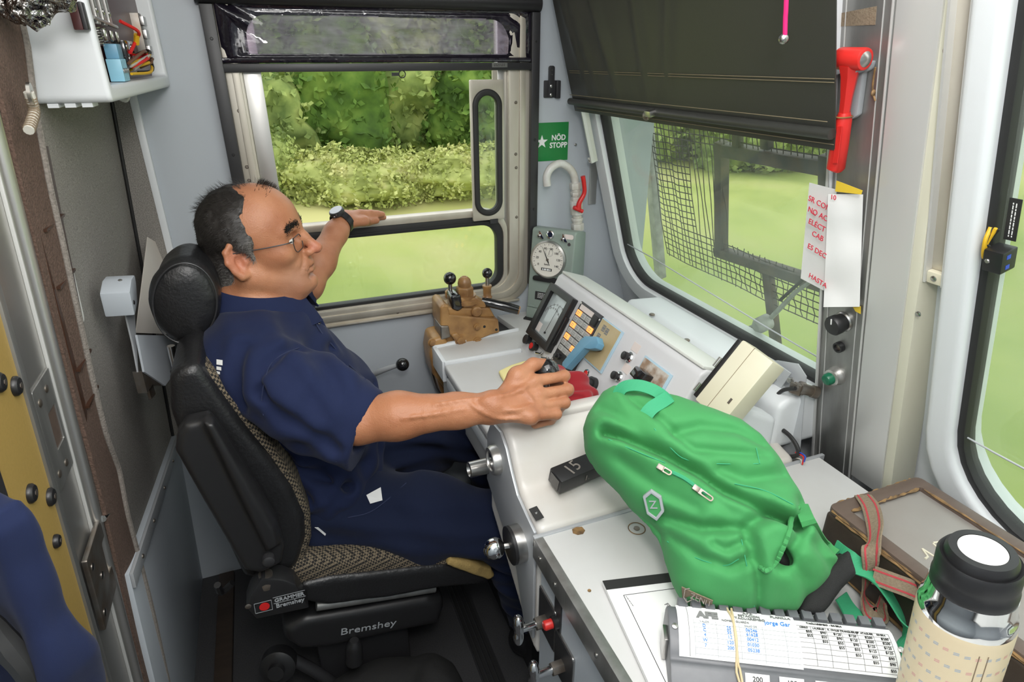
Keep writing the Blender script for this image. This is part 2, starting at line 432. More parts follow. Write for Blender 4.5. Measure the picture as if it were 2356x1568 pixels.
mat('cream_strip', (0.74, 0.73, 0.60), 0.5, noise=(10, (0.66, 0.63, 0.50), 0.3, (1, 1, 0.2)))
mat('chrome', (0.78, 0.78, 0.78), 0.08, 1.0)
mat('steel', (0.50, 0.49, 0.47), 0.28, 1.0)
mat('dull_steel', (0.30, 0.29, 0.27), 0.45, 0.9, noise=(30, (0.22, 0.17, 0.13), 0.2))
mat('rubber', (0.018, 0.018, 0.018), 0.55)
mat('black_plastic', (0.016, 0.016, 0.017), 0.38, bump=(500, 0.05, 0.001))
mat('gloss_black', (0.012, 0.012, 0.013), 0.10, coat=0.5)
mat('black_metal', (0.028, 0.028, 0.03), 0.4)
mat('dark_floor', (0.055, 0.055, 0.058), 0.7, noise=(300, (0.035, 0.035, 0.037), 0.2))
mat('leather', (0.014, 0.014, 0.015), 0.36, bump=(170, 0.5, 0.002))
mat('red_plastic', (0.62, 0.025, 0.02), 0.35)
mat('red_paint', (0.60, 0.02, 0.02), 0.3)
mat('navy_cloth', (0.010, 0.016, 0.050), 0.88, spec=0.2, sheen=0.05, bump=(700, 0.15, 0.001), noise=(5, (0.013, 0.020, 0.060), 0.3))
mat('navy_trousers', (0.009, 0.014, 0.038), 0.9, spec=0.2, sheen=0.05, bump=(700, 0.15, 0.001))
mat('navy_thread', (0.017, 0.026, 0.070), 0.8)
mat('green_cloth', (0.052, 0.275, 0.082), 0.75, spec=0.3, sheen=0.05, bump=(900, 0.12, 0.001), noise=(9, (0.062, 0.31, 0.10), 0.25))
mat('green_web', (0.04, 0.34, 0.16), 0.75, bump=(60, 0.3, 0.002, (1, 12, 1)))
mat('black_mesh', (0.012, 0.012, 0.012), 0.8, bump=(900, 0.6, 0.002))
mat('red_cloth', (0.28, 0.007, 0.014), 0.9, sheen=0.2, bump=(700, 0.3, 0.001))
mat('yellow_cloth', (0.88, 0.78, 0.36), 0.9, bump=(600, 0.2, 0.001))
mat('paper', (0.84, 0.84, 0.83), 0.7, bump=(25, 0.15, 0.003))
mat('card', (0.74, 0.69, 0.63), 0.7, noise=(6, (0.68, 0.62, 0.54), 0.3))
mat('yellow_tape', (0.85, 0.60, 0.05), 0.45)
mat('sign_green', (0.012, 0.21, 0.045), 0.4)
mat('white_print', (0.85, 0.86, 0.85), 0.5)
mat('black_print', (0.02, 0.02, 0.02), 0.6)
mat('grey_print', (0.20, 0.20, 0.20), 0.6)
mat('red_ink', (0.75, 0.03, 0.07), 0.6)
mat('blue_ink', (0.05, 0.25, 0.70), 0.6)
mat('hammer_grey', (0.36, 0.38, 0.40), 0.45)
mat('tacho_green', (0.27, 0.33, 0.29), 0.38, noise=(7, (0.24, 0.29, 0.26), 0.3), bump=(250, 0.1, 0.001))
mat('dial_white', (0.76, 0.73, 0.66), 0.4)
mat('ochre_paint', (0.42, 0.235, 0.085), 0.36, noise=(16, (0.20, 0.10, 0.04), 0.16), bump=(40, 0.15, 0.002))
mat('pipe_white', (0.66, 0.66, 0.64), 0.35, noise=(30, (0.55, 0.52, 0.46), 0.15))
mat('panel_white', (0.66, 0.66, 0.67), 0.36, noise=(9, (0.62, 0.62, 0.63), 0.3))
mat('panel_top', (0.70, 0.72, 0.68), 0.4, noise=(12, (0.66, 0.67, 0.62), 0.25))
mat('button_grey', (0.42, 0.42, 0.40), 0.5)
mat('button_lit', (0.9, 0.3, 0.08), 0.5, emit=((1.0, 0.28, 0.06), 1.6))
mat('blue_handle', (0.16, 0.36, 0.50), 0.4, noise=(30, (0.13, 0.31, 0.45), 0.25))
mat('blue_edge', (0.42, 0.58, 0.68), 0.4)
mat('worn_cream', (0.56, 0.47, 0.30), 0.5, noise=(14, (0.46, 0.35, 0.17), 0.25))
mat('worn_white', (0.60, 0.56, 0.50), 0.5, noise=(40, (0.30, 0.20, 0.13), 0.13))
mat('lcd', (0.36, 0.42, 0.43), 0.15, noise=(6, (0.46, 0.49, 0.48), 0.3), coat=0.6)
mat('pink_paper', (0.72, 0.64, 0.60), 0.6)
mat('green_button', (0.01, 0.14, 0.07), 0.25)
mat('cream_plastic', (0.74, 0.71, 0.56), 0.4, noise=(9, (0.68, 0.63, 0.47), 0.25))
mat('light_metal', (0.50, 0.52, 0.54), 0.4, 0.3)
mat('wood_dark', (0.032, 0.022, 0.016), 0.5, noise=(10, (0.05, 0.035, 0.025), 0.3, (1, 6, 6)), bump=(60, 0.15, 0.001, (1, 5, 5)))
mat('wood_rim', (0.125, 0.088, 0.07), 0.45, noise=(14, (0.10, 0.07, 0.055), 0.25, (1, 6, 6)))
mat('wood_worn', (0.36, 0.21, 0.08), 0.6, noise=(60, (0.10, 0.06, 0.03), 0.18))
mat('slate', (0.235, 0.205, 0.18), 0.38, noise=(5, (0.30, 0.29, 0.275), 0.3))
mat('chalk', (0.62, 0.58, 0.46), 0.9)
mat('webbing', (0.26, 0.205, 0.14), 0.9, bump=(300, 0.6, 0.002), noise=(300, (0.20, 0.15, 0.10), 0.2))
mat('webbing_red', (0.42, 0.05, 0.06), 0.9)
mat('flask_cream', (0.72, 0.60, 0.40), 0.42, noise=(8, (0.68, 0.57, 0.38), 0.3), bump=(250, 0.05, 0.001))
mat('flask_blue', (0.38, 0.46, 0.55), 0.5); mat('flask_pink', (0.70, 0.38, 0.36), 0.5)
mat('seam_brown', (0.22, 0.16, 0.10), 0.6)
mat('white_plastic', (0.83, 0.82, 0.78), 0.35)
mat('holder_grey', (0.115, 0.12, 0.13), 0.4, noise=(40, (0.15, 0.155, 0.165), 0.25))
mat('band_tan', (0.62, 0.50, 0.30), 0.6)
mat('gold_panel', (0.52, 0.35, 0.105), 0.42, 0.2, noise=(250, (0.46, 0.31, 0.09), 0.3))
mat('brown_plastic', (0.055, 0.025, 0.015), 0.3)
mat('maroon', (0.07, 0.022, 0.022), 0.35)
mat('blind_canvas', (0.040, 0.041, 0.036), 0.42, bump=(500, 0.1, 0.001))
mat('canvas_thread', (0.22, 0.18, 0.11), 0.8)
mat('pink_cord', (0.80, 0.02, 0.20), 0.6)
mat('wire_yellow', (0.75, 0.45, 0.02), 0.5); mat('wire_red', (0.7, 0.02, 0.02), 0.5); mat('wire_blue', (0.03, 0.08, 0.5), 0.5)
mat('wire_brown', (0.16, 0.08, 0.05), 0.5); mat('wire_black', (0.02, 0.02, 0.02), 0.5); mat('wire_white', (0.6, 0.58, 0.52), 0.5)
mat('sky_blue_plastic', (0.25, 0.52, 0.66), 0.4)
mat('foam', (0.40, 0.28, 0.10), 0.9, bump=(200, 0.5, 0.003))
mat('hair_dark', (0.022, 0.019, 0.017), 0.55); mat('hair_grey', (0.20, 0.19, 0.18), 0.5)
mat('eye_white', (0.7, 0.68, 0.64), 0.2); mat('iris', (0.06, 0.035, 0.02), 0.1)
mat('lip', (0.36, 0.13, 0.10), 0.65, spec=0.2)
mat('tooth', (0.75, 0.72, 0.65), 0.3)
glass('clear_glass', (0.93, 0.96, 0.92), 0.05, (0.75, 0.8, 0.72))
glass('screen_glass', (0.93, 0.97, 0.93), 0.07, (0.72, 0.78, 0.74))
glass('spectacle_glass', (0.96, 0.97, 0.96), 0.0)
glass('tint_film', (0.55, 0.50, 0.56), 0.34, (0.50, 0.45, 0.55), 1.5)
# special materials -------------------------------------------------
def houndstooth():
    m = mat('houndstooth', (0.02, 0.018, 0.015), 0.9); N, L, b = nodes(m)
    tc = N.new('ShaderNodeTexCoord'); mp = N.new('ShaderNodeMapping'); mp.inputs['Rotation'].default_value = (0.3, 0.2, 0.78)
    ck = N.new('ShaderNodeTexChecker'); ck.inputs['Scale'].default_value = 210
    ck.inputs['Color1'].default_value = (0.012, 0.011, 0.010, 1); ck.inputs['Color2'].default_value = (0.17, 0.135, 0.09, 1)
    L.new(tc.outputs['Object'], mp.inputs[0]); L.new(mp.outputs[0], ck.inputs['Vector']); L.new(ck.outputs['Color'], b.inputs['Base Color'])
houndstooth()
def skin():
    m = mat('skin', (0.48, 0.215, 0.125), 0.46, sss=0.12); N, L, b = nodes(m)
    tc = N.new('ShaderNodeTexCoord')
    n1 = N.new('ShaderNodeTexNoise'); n1.inputs['Scale'].default_value = 16; n1.inputs['Detail'].default_value = 6
    r1 = N.new('ShaderNodeValToRGB'); e = r1.color_ramp.elements
    e[0].position = 0.3; e[0].color = (0.37, 0.142, 0.068, 1); e[1].position = 0.72; e[1].color = (0.52, 0.245, 0.130, 1)
    n2 = N.new('ShaderNodeTexNoise'); n2.inputs['Scale'].default_value = 420; n2.inputs['Detail'].default_value = 3
    n3 = N.new('ShaderNodeTexNoise'); n3.inputs['Scale'].default_value = 70; n3.inputs['Detail'].default_value = 4
    ad = N.new('ShaderNodeMath'); ad.operation = 'ADD'; bp = N.new('ShaderNodeBump'); bp.inputs['Strength'].default_value = 0.45; bp.inputs['Distance'].default_value = 0.0014
    for n in (n1, n2, n3): L.new(tc.outputs['Object'], n.inputs['Vector'])
    L.new(n1.outputs['Fac'], r1.inputs['Fac']); L.new(r1.outputs['Color'], b.inputs['Base Color'])
    L.new(n2.outputs['Fac'], ad.inputs[0]); L.new(n3.outputs['Fac'], ad.inputs[1]); L.new(ad.outputs[0], bp.inputs['Height']); L.new(bp.outputs[0], b.inputs['Normal'])
skin()
def hair_mat():
    m = mat('hair', (0.022, 0.019, 0.017), 0.5); N, L, b = nodes(m); tc = N.new('ShaderNodeTexCoord'); sp_ = N.new('ShaderNodeSeparateXYZ'); L.new(tc.outputs['Object'], sp_.inputs[0])
    nz = N.new('ShaderNodeTexNoise'); nz.inputs['Scale'].default_value = 330; mp = N.new('ShaderNodeMapping'); mp.inputs['Scale'].default_value = (0.25, 1, 1.6); mp.inputs['Rotation'].default_value = (0, 0.5, 0); L.new(tc.outputs['Object'], mp.inputs[0]); L.new(mp.outputs[0], nz.inputs['Vector'])
    def mth(op, a, b_):
        n = N.new('ShaderNodeMath'); n.operation = op
        for i, v in enumerate((a, b_)):
            if isinstance(v, (int, float)): n.inputs[i].default_value = v
            else: L.new(v, n.inputs[i])
        return n.outputs[0]
    g = mth('ADD', mth('MULTIPLY', sp_.outputs[0], 8.0), mth('MULTIPLY', sp_.outputs[2], -7.0)); g = mth('ADD', g, mth('MULTIPLY', nz.outputs['Fac'], 1.1)); g = mth('SUBTRACT', g, 0.10)
    rp = N.new('ShaderNodeValToRGB'); e = rp.color_ramp.elements; e[0].position = 0.1; e[0].color = (0.020, 0.017, 0.015, 1); e[1].position = 0.88; e[1].color = (0.38, 0.365, 0.34, 1); x = e.new(0.45); x.color = (0.075, 0.068, 0.062, 1)
    L.new(g, rp.inputs['Fac']); L.new(rp.outputs['Color'], b.inputs['Base Color'])
hair_mat()
def shiny_film():
    m = mat('shiny_film', (0.015, 0.012, 0.02), 0.12, coat=0.6, bump=(9, 0.9, 0.02))
shiny_film()
mat('foil', (0.35, 0.34, 0.33), 0.12, 1.0, bump=(40, 1.0, 0.02))

def screws(parent, pts, nrm, r=0.004, m='steel', h=0.002, name='screw'):
    mb = MB(); mb.lathe([(r, 0), (r, h*0.5), (r*0.7, h)], (0, 0, 0), nrm, 10); first = None
    for p in pts:
        if first is None: first = mb.build(name, m, parent); me = first.data; c0 = wloc(first); first.location = Vector(first.location)+Vector(np.asarray(p, float))
        else:
            o = first.copy(); COL.objects.link(o); o.location = np.asarray(p)+c0-wloc(parent) if parent else np.asarray(p)+c0
    return first

YW = 1.72
SF = Frame((0, YW, 0), (1, 0, 0), (0, 0, 1))          # side wall: a = X, b = Z, c = into the cab
FF = Frame((1.05, 0, 0.876), (0, -1, 0), (-0.286, 0, 1))  # raked front: a = -Y, c = into the cab
RF = Frame((-0.3987, 0, 0), (0, 1, 0), (0.07, 0, 1))      # rear wall: a = Y, b ~ Z, c = into the cab
PF = Frame((1.0, 0.8, 0.876), (0, -1, 0), (-0.216, 0, 1))  # centre post face: a from its far edge, b up

# ------------------------------------------------------------------ shell
struct(MB().box(-1.4, 1.25, -1.25, 1.80, -0.04, 0.0).build('floor', 'dark_floor'))
ce = struct(MB().box(-1.4, 1.25, -1.25, 1.80, 2.10, 2.14).build('ceiling', 'white_grp'))
MB().ring(rrect(-0.25, 0.75, -0.15, 0.85, 0.03), rrect(-0.21, 0.71, -0.11, 0.81, 0.02), WORLD, 2.04, 2.10).build('bounce_light_frame', 'white_plastic', ce)  # invented frame around the added flash-bounce light, no fitting of the cab
struct(MB().box(-1.4, 1.25, -1.29, -1.25, 0, 2.1).build('wall_right', 'grey_paint'))
struct(MB().box(-1.44, -1.40, -1.25, 1.80, 0, 2.1).build('wall_corridor', 'grey_paint'))
ws = struct(MB().ring(rrect(-0.5, 1.16, 0, 2.1, 0.001), rrect(-0.045, 0.735, 0.815, 1.655, [0.07, 0.01, 0.01, 0.07]), SF, 0.0, -0.05).build('wall_side', 'grey_paint'))
screws(ws, [SF.p(*SF.px(x, y)) for x, y in [(392, 548), (492, 542)]], SF.n, 0.003)
# front: two slabs around the windscreen openings and the low wall under them
W1 = (-1.605, -0.793, 0.0, 0.83); W2 = (-0.535, 0.42, -0.095, 0.83)
wf = struct(MB().ring(rrect(-1.72, -0.70, -0.30, 1.28, 0.001), rrect(*W1, [0.03, 0.05, 0.05, 0.115]), FF, -0.05, -0.014).build('wall_front', 'white_grp', bevel=0.003))
MB().ring(rrect(-0.70, 1.25, -0.30, 1.28, 0.001), rrect(*W2, [0.15, 0.05, 0.05, 0.17]), FF, -0.05, -0.014).build('screen_surround', 'white_grp', wf, bevel=0.003)
MB().box(1.10, 1.16, -1.25, 1.72, 0, 0.62).build('lower_panel', 'white_grp', wf)
# moulded flange of the left windscreen, and of the right one
MB().ring(rrect(W1[0]-0.055, W1[1]+0.004, W1[2]-0.05, W1[3]+0.04, [0.05, 0.05, 0.05, 0.15]), rrect(W1[0]+0.0, W1[1], W1[2]+0.0, W1[3], [0.03, 0.05, 0.05, 0.115]), FF, -0.018, 0.022).build('window_flange', 'white_grp', wf, bevel=0.012, seg=4)
MB().ring(rrect(W2[0]-0.045, W2[1]+0.04, W2[2]-0.05, W2[3]+0.04, [0.17, 0.05, 0.05, 0.20]), rrect(W2[0], W2[1], W2[2], W2[3], [0.15, 0.05, 0.05, 0.17]), FF, -0.018, 0.026).build('window_flange', 'white_grp', wf, bevel=0.012, seg=4)

def windscreen(name, W, r, label):
    ri = [max(q-0.012, 0.004) for q in r]
    g = struct(MB().prism(rrect(*W, r), FF, -0.012, -0.006).build(name, 'screen_glass', smooth=False), label)
    MB().ring(rrect(W[0]-0.002, W[1]+0.002, W[2]-0.002, W[3]+0.002, r), rrect(W[0]+0.012, W[1]-0.012, W[2]+0.012, W[3]-0.012, ri), FF, -0.02, 0.008).build('gasket', 'rubber', g, bevel=0.004)
    return g
w2 = windscreen('window_2', W1, [0.03, 0.05, 0.05, 0.115], 'left windscreen pane with rounded lower corner and rubber gasket')
w3 = windscreen('window_3', W2, [0.15, 0.05, 0.05, 0.17], 'right windscreen pane with large rounded corner')
# antenna-like wire lines across both panes
pts = [FF.p(*FF.px(x, y), 0.0) for x, y in [(1428, 553), (1500, 592), (1650, 683), (1760, 750), (1885, 823)]]
MB().tube(pts, 0.0016, 6).build('heating_wire', 'light_metal', w2)
pts = [FF.p(*FF.px(x, y), 0.0) for x, y in [(2222, 1004), (2290, 1042), (2370, 1085)]]
MB().tube(pts, 0.0016, 6).build('heating_wire', 'light_metal', w3)
a, b = FF.px(2331, 505)
st = MB().box(a-0.008, a+0.008, b-0.03, b+0.03, 0.0, 0.001, FF).build('maker_sticker', 'black_print', w3)
bars('sticker_print', Frame(FF.p(a, b, 0.001), FF.v, -FF.u), 0.05, 2, 0.004, w3, 'white_print')

# ------------------------------------------------------------------ side window
win = struct(MB().ring(rrect(-0.05, 0.735, 0.806, 1.665, [0.075, 0.01, 0.01, 0.075]), rrect(-0.012, 0.668, 0.855, 1.645, [0.06, 0.01, 0.01, 0.06]), SF, -0.03, 0.012).build('window_1', 'old_aluminium', bevel=0.003), 'aluminium framed side window of the cab')
MB().ring(rrect(-0.035, 0.715, 0.822, 1.655, [0.07, 0.01, 0.01, 0.07]), rrect(-0.018, 0.698, 0.84, 1.645, [0.065, 0.01, 0.01, 0.065]), SF, 0.010, 0.017).build('frame_bead', 'old_aluminium', win, bevel=0.002)
MB().box(-0.012, 0.03, 0.86, 1.645, -0.035, -0.005, SF).build('sliding_rail', 'aluminium', win, bevel=0.002)
MB().box(0.64, 0.668, 0.86, 1.645, -0.035, -0.005, SF).build('sliding_rail', 'aluminium', win, bevel=0.002)
# lower sash: rail, black gasket, pane
sash = MB().ring(rrect(-0.005, 0.664, 0.845, 1.106, [0.055, 0.075, 0.01, 0.01]), rrect(0.012, 0.650, 0.858, 1.085, [0.05, 0.065, 0.01, 0.01]), SF, -0.028, 0.008).build('sash_frame', 'old_aluminium', win, bevel=0.004)
MB().ring(rrect(0.010, 0.652, 0.856, 1.087, [0.05, 0.066, 0.01, 0.01]), rrect(0.025, 0.630, 0.868, 1.058, [0.045, 0.05, 0.01, 0.01]), SF, -0.024, 0.004).build('sash_gasket', 'rubber', win, bevel=0.004)
MB().box(0.01, 0.65, 1.066, 1.069, 0.003, 0.006, SF).build('gasket_rib', 'black_metal', win)
MB().box(0.01, 0.65, 0.858, 1.08, -0.014, -0.009, SF).build('pane', 'clear_glass', win, smooth=False)
MB().box(-0.02, 0.70, 0.806, 0.812, 0.011, 0.02, SF).build('sill_lip', 'old_aluminium', win, bevel=0.002)
screws(win, [SF.p(*SF.px(x, y), 0.012) for x, y in [(550, 254), (568, 382), (573, 413), (807, 727), (913, 715), (1183, 235), (1183, 353), (1184, 384), (1185, 497)]], SF.n, 0.0045, 'dull_steel', 0.003)

# wind deflector: plate with oval pane
a0, b0 = SF.px(1074, 183); a1, b1 = SF.px(1154, 500); b1 = 1.078
def stadium(x0, x1, y0, y1, n=12): return rrect(x0, x1, y0, y1, (x1-x0)/2-1e-4, n)
dv = thing('wind_deflector', 'white wind deflector plate with tall oval pane hung in the side window', 'deflector', SF.p((a0+a1)/2, b1))
fr = SF.at(0, 0, 0.020)
MB().ring(rrect(a0, a1, b1, b0, 0.004, 12), stadium(a0+0.013, a1-0.013, b1+0.02, b0-0.03), fr, -0.004, 0.004).build('plate', 'old_aluminium', dv, bevel=0.001)
MB().ring(stadium(a0+0.006, a1-0.006, b1+0.013, b0-0.023), stadium(a0+0.022, a1-0.022, b1+0.03, b0-0.04), fr, -0.008, 0.010).build('oval_gasket', 'rubber', dv, bevel=0.005, seg=3)
MB().prism(stadium(a0+0.02, a1-0.02, b1+0.028, b0-0.038), fr, -0.002, 0.001).build('oval_pane', 'clear_glass', dv, smooth=False)
MB().box(a1-0.032, a1-0.018, b0, 1.50, -0.004, 0.004, fr).build('hanger', 'old_aluminium', dv)
MB().box(a1-0.045, a1-0.02, b1-0.012, b1+0.002, -0.004, 0.004, fr).build('foot', 'black_metal', dv)

# roller blind of the side window
rb = thing('side_window_blind', 'black roller blind with cloudy film panel pulled down over side window top', 'blind', SF.p(0.33, 1.49, 0.03))
for x0, x1 in ((-0.078, -0.050), (0.728, 0.752)):
    p = MB().box(x0, x1, 1.02 if x0 < 0 else 0.86, 1.625, 0.012, 0.03, SF).build('guide_rail', 'black_metal', rb, bevel=0.002)
    screws(p, [SF.p((x0+x1)/2, z, 0.030) for z in (1.555, 1.30, 1.10)], SF.n, 0.0035, 'black_plastic')
MB().cyl(SF.p(-0.085, 1.645, 0.022), SF.p(0.752, 1.645, 0.022), 0.020).build('roller_tube', 'black_plastic', rb)
MB().box(-0.052, 0.735, 1.484, 1.503, 0.012, 0.026, SF).build('bottom_bar', 'black_metal', rb, bevel=0.003)
MB().tube([SF.p(x, 1.510, 0.020) for x in np.linspace(-0.05, 0.735, 12)], 0.006, 8).build('hem_roll', 'shiny_film', rb)
def film(us, vs, mask=None):
    P = np.zeros((len(vs), len(us), 3))
    for i, v in enumerate(vs):
        for j, u in enumerate(us):
            e = min(abs(u+0.045), abs(u-0.725)); w = 0.009*math.exp(-(e/0.05)**2)*math.sin(70*(u+v*1.7))+0.003*math.sin(23*u+9*v)
            w += 0.0025*math.exp(-((v-1.525)/0.02)**2)*math.sin(160*u+6*math.sin(40*u))
            P[i, j] = SF.p(u, v, 0.018+w)
    return P
hole = rrect(0.01, 0.665, 1.524, 1.606, [0.006, 0.05, 0.05, 0.006], 12); outr = rrect(-0.048, 0.735, 1.508, 1.635, 0.003, 12)
def warp(a, b):
    e = min(abs(a+0.045), abs(a-0.725))
    return 0.018+0.010*math.exp(-(e/0.06)**2)*math.sin(75*(a+b*1.9))+0.003*math.sin(23*a+9*b)
mb = MB(); rows = []
for t in np.linspace(0, 1, 9): rows.append([SF.p(o[0]*(1-t)+i[0]*t, o[1]*(1-t)+i[1]*t, warp(o[0]*(1-t)+i[0]*t, o[1]*(1-t)+i[1]*t)) for o, i in zip(outr, hole)])
mb.grid(np.array(rows), True).build('film_border', 'shiny_film', rb, angle=80, solid=0.0008)
us = np.linspace(0.005, 0.67, 50); vs = np.linspace(1.522, 1.608, 14)
P = np.array([[SF.p(u, v, warp(u, v)-0.0012+0.0012*math.sin(90*u+50*v)*math.exp(-((v-1.54)/0.02)**2)) for u in us] for v in vs])
MB().grid(P).build('film_pane', 'tint_film', rb, angle=80)
a, b = SF.px(1142, 149); q = MB().box(a-0.022, a+0.022, b-0.006, b+0.006, 0.026, 0.027, SF).build('maker_plate', 'steel', rb)
bars('plate_print', SF.at(a, b, 0.027), 0.034, 2, 0.004, rb, 'black_print')
a, b = SF.px(921, 170); MB().tube([SF.p(a+0.0085*math.cos(t), b+0.0085*math.sin(t), 0.022) for t in np.linspace(0, 2*math.pi, 20)[:-1]], 0.0014, 6, True).build('pull_ring', 'black_metal', rb)
MB().box(a-0.027, a-0.009, b-0.004, b+0.004, 0.020, 0.023, SF).build('pull_tab', 'black_plastic', rb)

# ------------------------------------------------------------------ corner by the windscreen: strips, holder, sign, pipe
t1 = struct(MB().box(0, 0.026, 0, 1.0, 0.0, 0.006, Frame(SF.p(*SF.px(1352, 470)), (1, 0, 0), SF.p(*SF.px(1296, -60))-SF.p(*SF.px(1352, 470)))).build('trim_1', 'aluminium', bevel=0.002), 'riveted aluminium strip beside the windscreen')
screws(t1, [SF.p(*SF.px(x, y), 0.007) for x, y in [(1310, 154), (1322, 332)]], SF.n, 0.004)
hb = thing('wall_bracket', 'small dark blue steel bracket screwed to grey wall above green sign', 'bracket', SF.p(*SF.px(1267, 215)))
a, b = SF.px(1268, 195)
MB().prism(rrect(a-0.024, a+0.021, b-0.034, b+0.012, 0.003), SF, 0.0, 0.006).build('plate', 'black_metal', hb, bevel=0.002)
MB().box(a+0.010, a+0.024, b-0.036, b+0.012, 0.0, 0.016, SF).build('side_lip', 'black_metal', hb, bevel=0.003)
MB().prism(rrect(a-0.012, a+0.007, b-0.034, b+0.05, 0.006), SF, 0.004, 0.009).build('tongue', 'black_metal', hb, bevel=0.002)
screws(hb, [SF.p(a-0.003, b+d, 0.009) for d in (-0.026, -0.003)], SF.n, 0.0045); screws(hb, [SF.p(a-0.003, b+d, 0.009) for d in (0.027, 0.039)], SF.n, 0.0022)
a0, b0 = SF.px(1231, 283); a1, b1 = SF.px(1305, 367); cx, cy = (a0+a1)/2, (b0+b1)/2
sg = thing('emergency_stop_sign', 'green sign with white star reading NÖD STOPP above bent pipe', 'sign', SF.p(cx, b1))
MB().box(a0, a1, b1, b0, 0.0, 0.0015, SF).build('sign_plate', 'sign_green', sg)
text('lettering', 'NÖD\nSTOPP', SF.at(cx+0.022, cy, 0.0015), 0.0215, 'white_print', sg, sx=0.92, bold=0.0006)
star = [((0.0195 if i % 2 == 0 else 0.0078)*math.sin(i*math.pi/5)+cx-0.032, (0.0195 if i % 2 == 0 else 0.0078)*math.cos(i*math.pi/5)+cy+0.001) for i in range(10)]
MB().prism(star, SF, 0.0014, 0.0022).build('star', 'white_print', sg, smooth=False)
# hook-shaped pipe with tap
pp = thing('bent_pipe', 'white bent pipe with brass-style fittings and red tap lever by speedometer', 'pipe', (0.88, 1.66, 0.95))
Yp = 1.665
P = [at(x, y, Y=Yp) for x, y in [(1259, 427), (1258, 405), (1268, 386), (1288, 376), (1308, 385), (1320, 402), (1324, 425)]]
MB().tube(P, 0.0115, 16, smooth=4).build('hook_tube', 'pipe_white', pp)
pl(pp, 'white bent pipe with valve body and red tap lever by speedometer')
ax = lambda x, y: at(x, y, Y=Yp)
def fit(y0, y1, r, n=24, nm='collar'): MB().cyl(ax(1324+(y0-425)*0.05, y0), ax(1324+(y1-425)*0.05, y1), r, r, n).build(nm, 'pipe_white', pp, bevel=0.0015)
fit(420, 434, 0.0185, 6, 'hex_nut'); fit(434, 440, 0.014); fit(440, 448, 0.017, 6, 'hex_nut'); fit(448, 452, 0.013)
fit(452, 462, 0.016, 6, 'hex_nut'); fit(460, 492, 0.0205, 10, 'valve_body'); fit(492, 500, 0.0145); fit(500, 507, 0.0185, 20); fit(507, 513, 0.016); fit(513, 530, 0.020, 6, 'hex_nut'); fit(528, 640, 0.012, 16, 'riser')
hub = at(1331, 479, Y=Yp-0.025)
MB().cyl(hub+V3(0, 0.02, 0), hub+V3(0, -0.004, 0), 0.010, 0.010, 16).build('spindle', 'steel', pp)
lv = [at(x, y, Y=Yp-0.028) for x, y in [(1330, 482), (1333, 466), (1344, 445), (1344, 425), (1341, 405)]]
MB().tube(lv, [0.009, 0.0075, 0.0065, 0.0065, 0.007], 10, smooth=4).build('tap_lever', 'red_paint', pp)
MB().cyl(at(1320, 477, Y=Yp-0.028), at(1340, 486, Y=Yp-0.028), 0.006).build('lever_boss', 'red_paint', pp)

# ------------------------------------------------------------------ windscreen blind, cord, side rail
bl = thing('windscreen_blind', 'dark olive canvas roller blind half covering left windscreen', 'blind', FF.p(-1.2, 0.55, 0.07))
def bc(x, y, c=0.055): 
    q = on(x, y, FF.n, FF.n@FF.p(0, 0, c)); return q
aL, bB = -1.652, 0.545; aR = float((FF.pc(1922, 160, 0.058)-FF.o)@FF.u); bT = 0.95
na, nb = 60, 40; P = np.zeros((nb, na, 3))
for i, v in enumerate(np.linspace(0, 1, nb)):
    for j, u in enumerate(np.linspace(0, 1, na)):
        w = 0
        for uc, sl, am in ((0.08, 0.10, 0.008), (0.13, 0.12, 0.007), (0.25, 0.09, 0.010), (0.43, 0.0, 0.008), (0.55, -0.12, 0.006)):
            w += am*math.exp(-((u-uc+sl*(v-0.5))/0.018)**2)*min(1, v*2.2)
        bb = bB-0.006*(1-u)+(bT-bB)*v
        P[i, j] = FF.p(aL+(aR-aL)*u, bb, 0.058+w)
MB().grid(P).build('canvas', 'blind_canvas', bl, angle=80, solid=-0.002)
MB().tube([FF.p(a, bB-0.006*(1-(a-aL)/(aR-aL))+0.028, 0.064) for a in np.linspace(aL-0.006, aR, 20)], 0.009, 10).build('hem_bar', 'blind_canvas', bl)
for v in (0.010, 0.050, 0.052 + 0.04, 0.097):
    MB().tube([FF.p(a, bB-0.006*(1-(a-aL)/(aR-aL))+v+(0.012 if v > 0.08 else 0), 0.0602+ (0.013 if v == 0.05 else 0)) for a in np.linspace(aL+0.02, aR, 30)], 0.0007, 4).build('stitching', 'canvas_thread', bl)
a, b = FF.px(1560, 236)
MB().box(a-0.008, a+0.016, b-0.006, b+0.008, 0.060, 0.085, FF).build('catch', 'steel', bl, bevel=0.003)
MB().ball(FF.p(a-0.012, b-0.006, 0.078), (0.012, 0.010, 0.007), 14, FF).build('catch_knob', 'dull_steel', bl)
p0, p1 = FF.pc(1349, -40, 0.045), FF.pc(1364, 372, 0.045)
sr = thing('blind_guide', 'white aluminium guide channel at left edge of windscreen blind', 'rail', p1)
gf = Frame(p1, (0, -1, 0), p0-p1)
L = np.linalg.norm(p0-p1)
MB().box(-0.010, 0.010, 0, L, -0.012, 0.0, gf).build('channel', 'pale_aluminium', sr, bevel=0.001)
MB().box(0.006, 0.011, 0, L, 0.0, 0.010, gf).build('channel_lip', 'pale_aluminium', sr)
MB().box(-0.010, 0.010, 0, 0.014, 0.0, 0.010, gf).build('end_block', 'white_plastic', sr, bevel=0.002)
screws(sr, [gf.p(0, 0.007, 0.010), gf.p(0, 0.05, 0.0), gf.p(0, L-0.07, 0.0)], gf.n, 0.004)
pc = thing('pull_cord', 'bright pink cord with metal bead hanging before the blind', 'cord', bc(1803, 90, 0.13))
